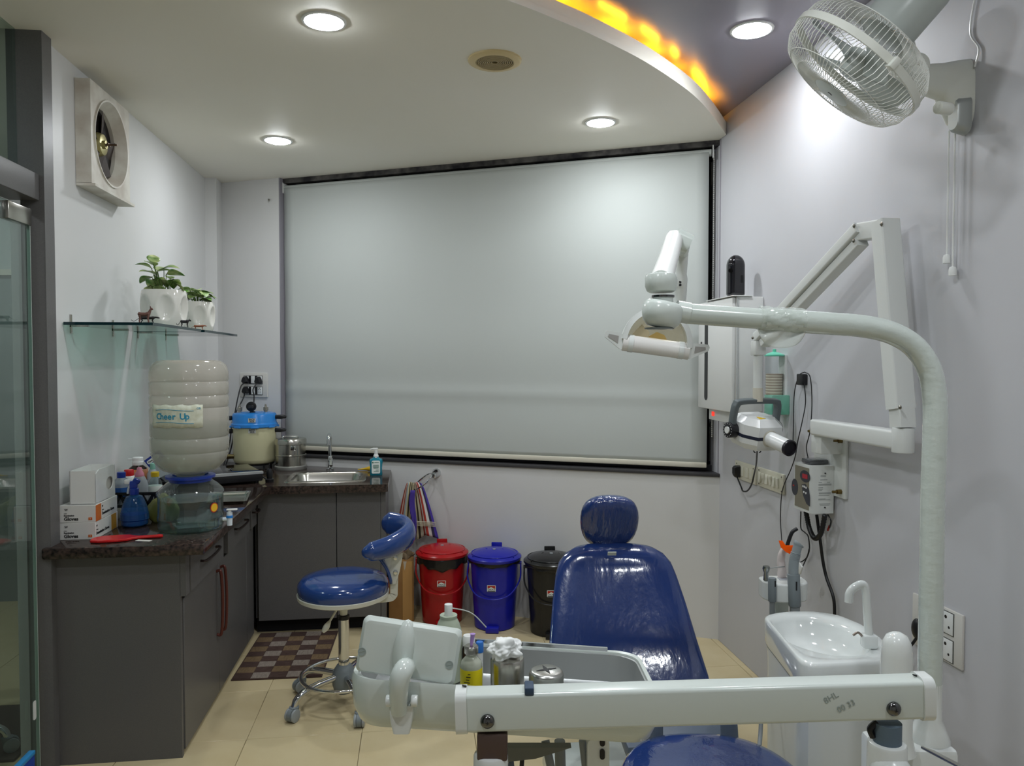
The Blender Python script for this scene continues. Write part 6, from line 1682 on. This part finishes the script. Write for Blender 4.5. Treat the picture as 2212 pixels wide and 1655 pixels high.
b = B(HX); b.cyl((0, 0.075, -0.008), (0, 0.088, -0.008), 0.036, n=28); b.out('cone_collar', mat('aged_cream', '#cfcabb', 0.4), t)
b = B(HX); b.cyl((0, 0.082, -0.008), (0, 0.205, -0.008), 0.0315, n=32); b.out('cone', mat('xray_head_white', '#e3e5e4', 0.25), t)
b = B(HX); b.lathe([(0.031, 0.200), (0.034, 0.202), (0.034, 0.214), (0.029, 0.216), (0.027, 0.208), (0.001, 0.206)], (0, 0, -0.008), 32, axis=(0, 1, 0)); b.out('cone_tip', mat('cone_tip_black', '#1e1a22', 0.35), t)
# yoke
b = B(HX); yp = spline([(-0.114, -0.03, 0.0), (-0.114, -0.03, 0.07), (-0.108, -0.03, 0.112), (-0.08, -0.03, 0.126), (0.08, -0.03, 0.126), (0.108, -0.03, 0.112), (0.114, -0.03, 0.07), (0.114, -0.03, 0.0)], 6)
b.rings([[V(p) + V((0, y, 0)) + (V((x * -p.x / 0.114, 0, 0)) + V((0, 0, x * -(p.z / 0.126) ** 3))) for x, y in rrect(0.020, 0.034, 0.004, 2)] for p in yp])
b.out('yoke', m_xg, t, ang=50)
for s_ in (-1, 1):
    b = B(HX); b.cyl((s_ * 0.098, -0.03, 0.0), (s_ * 0.134, -0.03, 0.0), 0.034, n=28, bev=0.003); dl = b.out('angle_dial', mat('dial_black', '#1b1b1f', 0.35), t)
    b = B(HX); b.cyl((s_ * 0.134, -0.03, 0.0), (s_ * 0.139, -0.03, 0.0), 0.015, n=22); b.out('dial_cap', m_white, dl)
    b = B(HX)
    for k in range(14):
        a = PI * 2 * k / 14
        b.box((s_ * 0.1345, -0.03 + 0.028 * math.cos(a), 0.028 * math.sin(a)), (0.001, 0.0015, 0.005), Euler((-(a - PI / 2), 0, 0)))
    b.out('dial_marks', m_white, dl)
b = B(HX); b.box((-0.1255, -0.03, 0.06), (0.002, 0.022, 0.045)); b.out('scale_strip', mat('scale_strip', '#cfc8a0', 0.5), t)
# cable loop under the head
b = B(); q = hcx - UP * 0.066; b.cyl(q, q - UP * 0.015, 0.010, n=14)
for s_ in (-1, 1):
    b.tube([q + DR * (s_ * 0.008 + s_ * 0.008 * math.sin(a)) - UP * (0.008 + 0.010 * (1 - math.cos(a))) for a in [PI * k / 8 for k in range(9)]], 0.0025, 6)
b.out('cable_gland', m_black, t)

# control box under the wall plate
cn, cfar = V((1.5520,2.8165,1.0327)), V((1.5520,2.9501,1.0482))
t = thing('xray_control_box', 'white x-ray control box with dark oval display panel on the right wall', 'control box', (1.66, (cn.y + cfar.y) / 2, 1.0))
z0, z1 = V((1.5520,2.8038,0.9395)).z, V((1.5520,2.8082,1.1295)).z
b = B(); b.prism([(1.552, cn.y + 0.012), (1.568, cn.y), (1.6475, cn.y), (1.6475, cfar.y), (1.552, cfar.y)], z0, z1); b.out('case', mat('control_white', '#d8dbd8', 0.3), t)
yc, zc, hh = (cn.y + cfar.y) / 2 + 0.004, (z0 + z1) / 2, z1 - z0
LX = axes((1.5515, yc, zc), (0, -1, 0), (0, 0, 1))            # reads from far to near on the left face
wf_ = cfar.y - cn.y
b = B(); b.prism(rrect(wf_ - 0.022, hh - 0.022, 0.002, 1), 0, 0.001, LX); pn = b.out('front_panel', mat('panel_bronze', '#8f8a78', 0.35, 0.4), t)
md_ = mat('panel_dark', '#2c2f38', 0.3)
def oval(cx, cy, rx, ry, z, name, m, par):
    b = B(); b.prism([(cx + rx * math.cos(k * PI / 14), cy + ry * math.sin(k * PI / 14)) for k in range(28)], z, z + 0.0007, LX); return b.out(name, m, par)
oval(0.026, 0.048, 0.040, 0.024, 0.001, 'display_oval', md_, pn)
oval(-0.056, -0.008, 0.026, 0.034, 0.001, 'brand_oval', md_, pn)
b = B(); b.prism([(0.0, 0.012), (0.03, 0.018), (0.058, 0.0), (0.066, -0.03), (0.066, -0.066), (0.04, -0.06), (0.012, -0.03)], 0.001, 0.0017, LX); b.out('button_field', md_, pn)
b = B(); b.prism(rrect(0.040, 0.018, 0.001, 1), 0.0017, 0.0024, LX @ Matrix.Translation((0.026, 0.048, 0))); b.out('led_display', mat('led_red', '#5a1420', 0.3, emit=('#a01020', 0.15)), pn)
b = B(); b.prism(rrect(0.012, 0.006, 0.0005, 1), 0.0017, 0.0022, LX @ Matrix.Translation((-0.065, -0.003, 0))); b.out('brand_mark', mat('sticker_red', '#b0281c', 0.5), pn)
for cx, cy in ((0.012, 0.006), (0.024, 0.006), (0.037, 0.004), (0.020, -0.016), (0.036, -0.018)):
    b = B(); b.cyl(LX @ V((cx, cy, 0.0017)), LX @ V((cx, cy, 0.003)), 0.0045, n=14); b.out('button', m_white, pn)
RX = axes((1.610, cn.y - 0.0006, zc), (1, 0, 0), (0, 0, 1))
b = B()
for k, (y, w, x) in enumerate(((0.058, 0.022, -0.008), (0.053, 0.022, -0.008), (0.040, 0.03, -0.005), (0.030, 0.014, -0.02), (0.030, 0.012, 0.015), (0.023, 0.055, 0), (0.019, 0.055, 0), (0.009, 0.02, -0.018), (0.003, 0.02, -0.018), (-0.003, 0.016, -0.02), (-0.012, 0.052, 0), (-0.016, 0.05, 0), (-0.022, 0.045, -0.004), (-0.036, 0.03, -0.012), (-0.040, 0.05, -0.002), (-0.056, 0.045, 0), (-0.061, 0.04, 0))):
    b.box(RX @ V((x, y, 0)), (w, 0.0006, 0.0016))
b.out('printed_lines', mat('print_grey', '#8b908e', 0.6), t)
for y in (0.066, -0.07):
    b = B(); b.cyl(RX @ V((0, y, 0)), RX @ V((0, y, 0.003)), 0.003, n=10); b.out('screw', m_black, t)
b = B(); b.box((1.60, yc - 0.01, z1 + 0.012), (0.085, 0.06, 0.020), Euler((0.05, 0, 0.1)), bev=0.006); solo(b, 'wrapped_remote', mat('smoky_film', '#4a4d50', 0.12, coat=0.8, bump=(40, 0.9, 0.004)), 'dark hand switch wrapped in clear film on the control box', 'remote', (1.60, yc, z1))
# corrugated hose loop under the control box
hp_ = [V((1.6000,2.9422,0.9235)), V((1.6000,2.9148,0.8622)), V((1.6000,2.8812,0.8318)), V((1.6000,2.8526,0.8347)), V((1.6000,2.8217,0.8642)), V((1.6000,2.7960,0.9398))]
sp_ = spline(hp_, 14)
b = B(); b.tube(sp_, [0.0095 + (0.0012 if i % 2 else -0.0006) for i in range(len(sp_))], 10); b.out('corrugated_hose', m_black, t, ang=80)
b = B(); b.tube(spline([V((1.6200,2.8941,0.9193)), V((1.6300,2.8808,0.8121)), V((1.6400,2.8753,0.7279)), V((1.6450,2.8546,0.6673)), V((1.6450,2.8053,0.6073)), V((1.6450,2.7936,0.5369)), V((1.6450,2.7896,0.3714))], 8), 0.0065, 8); b.out('mains_cable', m_black, t)
b = B(); b.tube(spline([V((1.6300,2.8278,0.9326)), V((1.6300,2.8035,0.9135)), V((1.6300,2.8130,0.8838))], 4), 0.003, 6); b.out('earth_wire', m_black, t)
b = B(); b.cyl(V((1.6300,2.8132,0.8912)), V((1.6300,2.8263,0.8697)), 0.004, n=8); b.out('wire_end', mat('wire_red', '#8f2318', 0.4), t)

# ================================================================ black adapter with looping cords
q = V((1.6600,3.0773,1.4655))
t = thing('wall_adapter', 'small black wall adapter with thin cords looping down from it', 'adapter', q)
b = B(); b.box((1.648, q.y, q.z), (0.023, 0.055, 0.048), bev=0.004); b.out('holder', m_black, t)
def cord(name, pts, r, parent=None, m=m_black):
    return B().tube(spline([V(p) for p in pts], 8), r, 7).out(name, m, parent)
cord('cord', [(1.6400,3.0437,1.4506), (1.6450,3.0395,1.3681), (1.6380,3.0555,1.2781), (1.6380,3.0855,1.2055), (1.6380,3.1080,1.1325), (1.6380,3.1475,1.0662), (1.6380,3.2217,0.9613), (1.6380,3.2362,0.8324), (1.6000,3.1460,0.7455)], 0.0022, t)
cord('cord', [(1.6400,3.0410,1.4979), (1.6400,3.0876,1.4812), (1.6450,3.1357,1.4032), (1.6380,3.1273,1.2620), (1.6380,3.1295,1.1806)], 0.0022, t)
cord('cord', [(1.6380,3.0373,1.4980), (1.6400,2.9948,1.4773), (1.6450,2.9864,1.3710), (1.6380,2.9859,1.2548), (1.6380,3.0146,1.1835), (1.6380,2.9982,1.1326)], 0.0022, t)
t = thing('charger_cord', 'thin black charger cord dropping behind the curing light', 'cord', V((1.6450,3.0063,0.7619)))
cord('cord', [(1.6450,3.0677,0.8974), (1.6450,3.0661,0.8275), (1.6450,3.0345,0.8147), (1.6450,3.0034,0.8020), (1.6450,2.9945,0.7451), (1.6450,3.0315,0.6861), (1.6000,2.9707,0.6785)], 0.0026, t)
cord('cord', [(1.6400,2.9856,0.7573), (1.6400,3.0074,0.7124), (1.6200,3.0239,0.6890), (1.6000,3.0256,0.6951)], 0.0024, t)
b = B(); b.box(V((1.5600,2.9113,0.6962)), (0.008, 0.03, 0.042), Euler((0.5, 0, 0)), bev=0.003); b.out('inline_label', m_white, t)

# ================================================================ switch boards and socket on the right wall
m_ivoryp = mat('ivory_plastic', '#d5d2c0', 0.4)
t = thing('switch_board', 'ivory switch board nearer the window with a black plug in it', 'switch board', (1.66, 3.635, 0.985), 0, 'ivory switch boards')
b = B(); b.mm((1.648, 3.517, 0.938), (1.6598, 3.757, 1.030), bev=0.003); b.out('plate', m_ivoryp, t)
for y in (3.665, 3.61, 3.565):
    b = B(); b.box((1.6465, y, 0.984), (0.005, 0.030, 0.05), bev=0.001); b.out('module', mat('ivory_switch', '#dcdacb', 0.35), t)
for y in (3.735, 3.54):
    for z in (1.015, 0.952):
        b = B(); b.cyl((1.648, y, z), (1.646, y, z), 0.0035, n=10); b.out('screw', m_screw, t)
t = thing('black_plug', 'black plug with its cord looping up to the x-ray head', 'plug', (1.645, 3.70, 0.985))
b = B(); b.rings([[(x, 3.70 + y * s_, 0.98 + z * s_) for y, z in ((-0.022, 0.024), (0.0, 0.030), (0.022, 0.024), (0.022, -0.016), (0.008, -0.032), (-0.008, -0.032), (-0.022, -0.016))] for x, s_ in ((1.648, 1), (1.625, 1), (1.615, 0.7))]); b.out('body', m_black, t)
cord('cord', [(1.632, 3.70, 0.955), (1.6300,3.6385,0.9087), (1.6300,3.6163,0.8914), (1.6300,3.5630,0.9029), (1.6200,3.4954,0.9486), (1.6000,3.4235,1.0160), (1.5500,3.2984,1.0780), (hcx.x, hcx.y, hcx.z - 0.07)], 0.0040, t)
t = thing('switch_board', 'ivory switch board with a row of rocker switches, nearer the camera', 'switch board', (1.66, 3.365, 0.985), 0, 'ivory switch boards')
b = B(); b.mm((1.648, 3.234, 0.940), (1.6598, 3.497, 1.031), bev=0.003); b.out('plate', m_ivoryp, t)
for k in range(6):
    b = B(); b.box((1.645, 3.47 - 0.036 * k - 0.005, 0.985), (0.008, 0.022 if k != 2 else 0.028, 0.045), Euler((0, 0.08 * (-1) ** k, 0)), bev=0.0015); b.out('rocker', mat('ivory_switch', '#dcdacb', 0.35), t)
for y in (3.478, 3.25):
    for z in (1.018, 0.952):
        b = B(); b.cyl((1.648, y, z), (1.646, y, z), 0.0035, n=10); b.out('screw', m_screw, t)
t = thing('power_socket', 'white twin power socket plate behind the light pole', 'socket', (1.66, 2.215, 0.686))
b = B(); b.mm((1.650, 2.097, 0.601), (1.6598, 2.332, 0.771), bev=0.003); b.out('plate', mat('aged_white', '#d4d2cc', 0.4), t)
for z in (0.728, 0.643):
    b = B(); b.box((1.6495, 2.165, z), (0.003, 0.066, 0.072)); b.out('socket_frame', mat('frame_line', '#5a5c58', 0.5), t)
    b = B(); b.box((1.648, 2.165, z), (0.004, 0.061, 0.067), bev=0.001); o = b.out('socket', m_white, t)
    for y, zz, r in ((2.165, z + 0.018, 0.0055), (2.150, z - 0.012, 0.0042), (2.180, z - 0.012, 0.0042)):
        b = B(); b.cyl((1.6465, y, zz), (1.6455, y, zz), r, n=12); b.out('pin_hole', m_black, o)
t = thing('socket_plug', 'black plug at the far end of the white twin socket', 'plug', (1.64, 2.29, 0.66))
b = B(); b.ball((1.635, 2.285, 0.665), 1.0, (0.014, 0.022, 0.034), 16, 10); b.out('body', m_black, t)
cord('cord', [(1.635, 2.285, 0.635), (1.62, 2.30, 0.60), (1.60, 2.33, 0.57), (1.58, 2.36, 0.54)], 0.005, t)

# ================================================================ wall fan
t = thing('wall_fan', 'grey-white oscillating wall fan with round wire cage tilted down', 'fan', (1.66, 2.15, 2.35))
m_fan = mat('fan_ivory', '#dddfd6', 0.3)
m_fang = mat('fan_grey', '#b6bdb8', 0.28)
m_wire = mat('fan_wire', '#e0e1da', 0.35)
fc = V((1.2241,2.0075,2.3737))
fa_ = V((-0.5881, 0.3211, -0.7423)).normalized()      # the cage looks down and to the left
fx_ = fa_.orthogonal().normalized()
fy_ = fa_.cross(fx_)
FM = Matrix.Translation(fc) @ Matrix((fx_, fy_, fa_)).transposed().to_4x4()
R = 0.203
b = B(FM); b.rings([[((R + dr_) * math.cos(a), (R + dr_) * math.sin(a), z) for dr_, z in ((-0.003, -0.010), (0.004, -0.010), (0.004, 0.010), (-0.003, 0.010))] for a in [2 * PI * k / 72 for k in range(73)]], False, False); b.out('rim_band', m_fan, t)
b = B(FM); b.box((R * 0.62, -R * 0.80, 0.0), (0.03, 0.018, 0.03), Euler((0, 0, -0.9)), bev=0.003); b.out('rim_clip', m_fan, t)
b = B(FM)
nw = 84
for k in range(nw):
    a = 2 * PI * k / nw
    pts = [V((r * math.cos(a + da), r * math.sin(a + da), z)) for r, z, da in ((R - 0.001, 0.009, 0), (R - 0.006, 0.045, 0.0), (R - 0.025, 0.070, 0.03), (0.135, 0.086, 0.08), (0.09, 0.092, 0.13), (0.055, 0.094, 0.16))]
    b.tube(pts, 0.00105, 4)
for r, z in ((0.125, 0.0875), (0.165, 0.076)):
    b.tube([(r * math.cos(a), r * math.sin(a), z) for a in [2 * PI * k / 60 for k in range(60)]], 0.0012, 4, loop=True)
b.out('front_grille', m_wire, t)
b = B(FM)
for k in range(nw):
    a = 2 * PI * k / nw
    pts = [V((r * math.cos(a), r * math.sin(a), z)) for r, z in ((R - 0.001, -0.009), (R - 0.005, -0.045), (R - 0.025, -0.072), (0.12, -0.090), (0.07, -0.094))]
    b.tube(pts, 0.00105, 4)
for r, z in ((0.12, -0.090), (0.165, -0.078)):
    b.tube([(r * math.cos(a), r * math.sin(a), z) for a in [2 * PI * k / 60 for k in range(60)]], 0.0012, 4, loop=True)
b.out('rear_grille', m_wire, t)
b = B(FM); b.lathe([(0.001, 0.097), (0.045, 0.097), (0.058, 0.094), (0.058, 0.089), (0.001, 0.089)], n=40); hb_ = b.out('hub_badge', m_fang, t)
b = B(FM); b.box((0.0, 0.0, 0.0975), (0.012, 0.004, 0.001), Euler((0, 0, 0.6))); b.box((0.002, 0.004, 0.0975), (0.008, 0.003, 0.001), Euler((0, 0, 1.4))); b.out('badge_mark', m_black, hb_)
m_blade = clear('blade_smoke', '#e3e7e4', 0.5, 0.2, body='#cdd4d0', fac=0.6)
for k in range(4):
    a0 = 2 * PI * k / 4 + 0.5
    def bl_(u, v):
        r = 0.03 + 0.145 * v
        w = 0.30 + 0.42 * math.sin(PI * min(1, 0.18 + 0.75 * v))
        a = a0 + (u - 0.5) * 2 * w * (0.8 if v < 0.9 else 0.65) + 0.25 * v
        return (r * math.cos(a), r * math.sin(a), -0.005 + 0.045 * (0.5 - u))
    b = B(FM); b.grid(bl_, 10, 10); b.out('blade', m_blade, t, thick=0.002, ang=80)
b = B(FM); b.lathe([(0.001, 0.035), (0.03, 0.033), (0.038, 0.02), (0.038, -0.03), (0.001, -0.03)], n=30); b.out('blade_hub', m_fang, t)
b = B(FM); b.lathe([(0.060, -0.090), (0.074, -0.098), (0.078, -0.12), (0.076, -0.25), (0.068, -0.285), (0.045, -0.300), (0.001, -0.303)], n=44); mh_ = b.out('motor_housing', m_fang, t)
b = B(FM); b.box((-0.02, 0.076, -0.18), (0.05, 0.012, 0.16), bev=0.004); b.out('housing_seam', m_fang, mh_)
# neck and wall bracket
nk = FM @ V((0, 0, -0.17)) - UP * 0.075
br = V((1.635, 2.145, 2.36))
b = B(); b.rbeam(nk + UP * 0.02, V((1.4246,2.0635,2.4048)), 0.045, 0.05, 0.010); b.out('neck', m_fan, t)
j0 = V((1.4248,2.0429,2.3904))
b = B(); b.cyl(j0 - DF * 0.028, j0 + DF * 0.028, 0.032, n=24, bev=0.004); b.out('tilt_joint', m_fan, t)
b = B(); b.cyl(j0 - DF * 0.0282, j0 - DF * 0.031, 0.008, n=12); b.out('tilt_screw', mat('brass_bolt', '#7a6840', 0.35, 1.0), t)
b = B(); b.rings([[V((x, 2.145, z)) + V((0, y * ws, zz * hs)) for y, zz in rrect(0.09, 0.09, 0.03, 5)] for x, z, ws, hs in ((j0.x - 0.005, j0.z + 0.006, 0.45, 0.66), (j0.x + 0.06, j0.z + 0.010, 0.5, 0.78), (1.580, j0.z + 0.002, 0.70, 1.15), (1.622, j0.z - 0.030, 0.95, 2.05), (1.6595, j0.z - 0.040, 1.1, 2.4))]); b.out('bracket', m_fan, t, ang=60)
b = B(); b.rings([[V((1.648 - d_, 2.12 + y, 2.285 + z)) for y, z in rrect(0.048 * k, 0.10 * k, 0.022 * k, 5)] for d_, k in ((0.0, 1.15), (0.035, 1.0), (0.042, 0.85))]); b.out('control_plate', mat('fan_silver', '#a9adaa', 0.35, 0.4), t)
b = B(); q = V((1.4288,1.9472,2.2449)); b.cyl(q, q + V((0.045, 0.01, 0)), 0.017, n=22, bev=0.003); b.out('speed_knob', m_fan, t)
for tp_, bt in (((1.6400,2.1800,2.2475), (1.6400,2.1914,1.8757)), ((1.6400,2.1534,2.2397), (1.6400,2.1635,1.8350))):
    tp_, bt = V(tp_), V(bt)
    bt = V((tp_.x, tp_.y, bt.z))
    b = B(); b.tube([tp_ + UP * 0.01, bt], 0.0028, 8); pc = b.out('pull_cord', m_white, t)
    b = B(); b.lathe([(0.0115, -0.026), (0.0115, -0.008), (0.009, 0.0), (0.003, 0.002)], bt, 18); b.out('cord_bell', m_white, pc)
cord('power_cord', [(1.652, 2.09, 2.42), (1.655, 2.08, 2.47), (1.655, 2.115, 2.53), (1.655, 2.10, 2.62), (1.655, 2.06, 2.70), (1.655, 2.04, 2.86)], 0.0028, t, m_white)


# ================================================================ blue plastic panel on edge by the glass door
cx_ = (-1.2636,2.6745,0.2500)
t = thing('plastic_board', 'blue plastic board standing on edge at the bottom left', 'board', (cx_[0], cx_[1] - 0.2, 0))
b = B(); b.mm((cx_[0] - 0.012, cx_[1] - 0.40, 0), (cx_[0], cx_[1], 0.24), bev=0.002); b.out('sheet', mat('panel_blue', '#1c3f9a', 0.3), t)
b = B(); b.mm((cx_[0] - 0.018, cx_[1] - 0.40, 0.236), (cx_[0] + 0.003, cx_[1], 0.25), bev=0.003); b.out('top_edge', mat('panel_edge_blue', '#2f86c0', 0.3), t)
b = B(); b.mm((cx_[0] - 0.10, cx_[1] - 0.30, 0), (cx_[0] - 0.012, cx_[1] - 0.29, 0.06)); b.out('foot', mat('panel_blue', '#1c3f9a', 0.3), t)
# dark mat in the lobby under the stool
b = B(); b.box((-1.85, 3.35, 0.006), (0.62, 0.5, 0.012), bev=0.004)
solo(b, 'lobby_mat', mat('lobby_mat_brown', '#4d443c', 0.95, bump=(200, 0.6, 0.003)), 'dark brown mat under the stool beyond the glass door', 'mat', (-1.85, 3.35, 0))
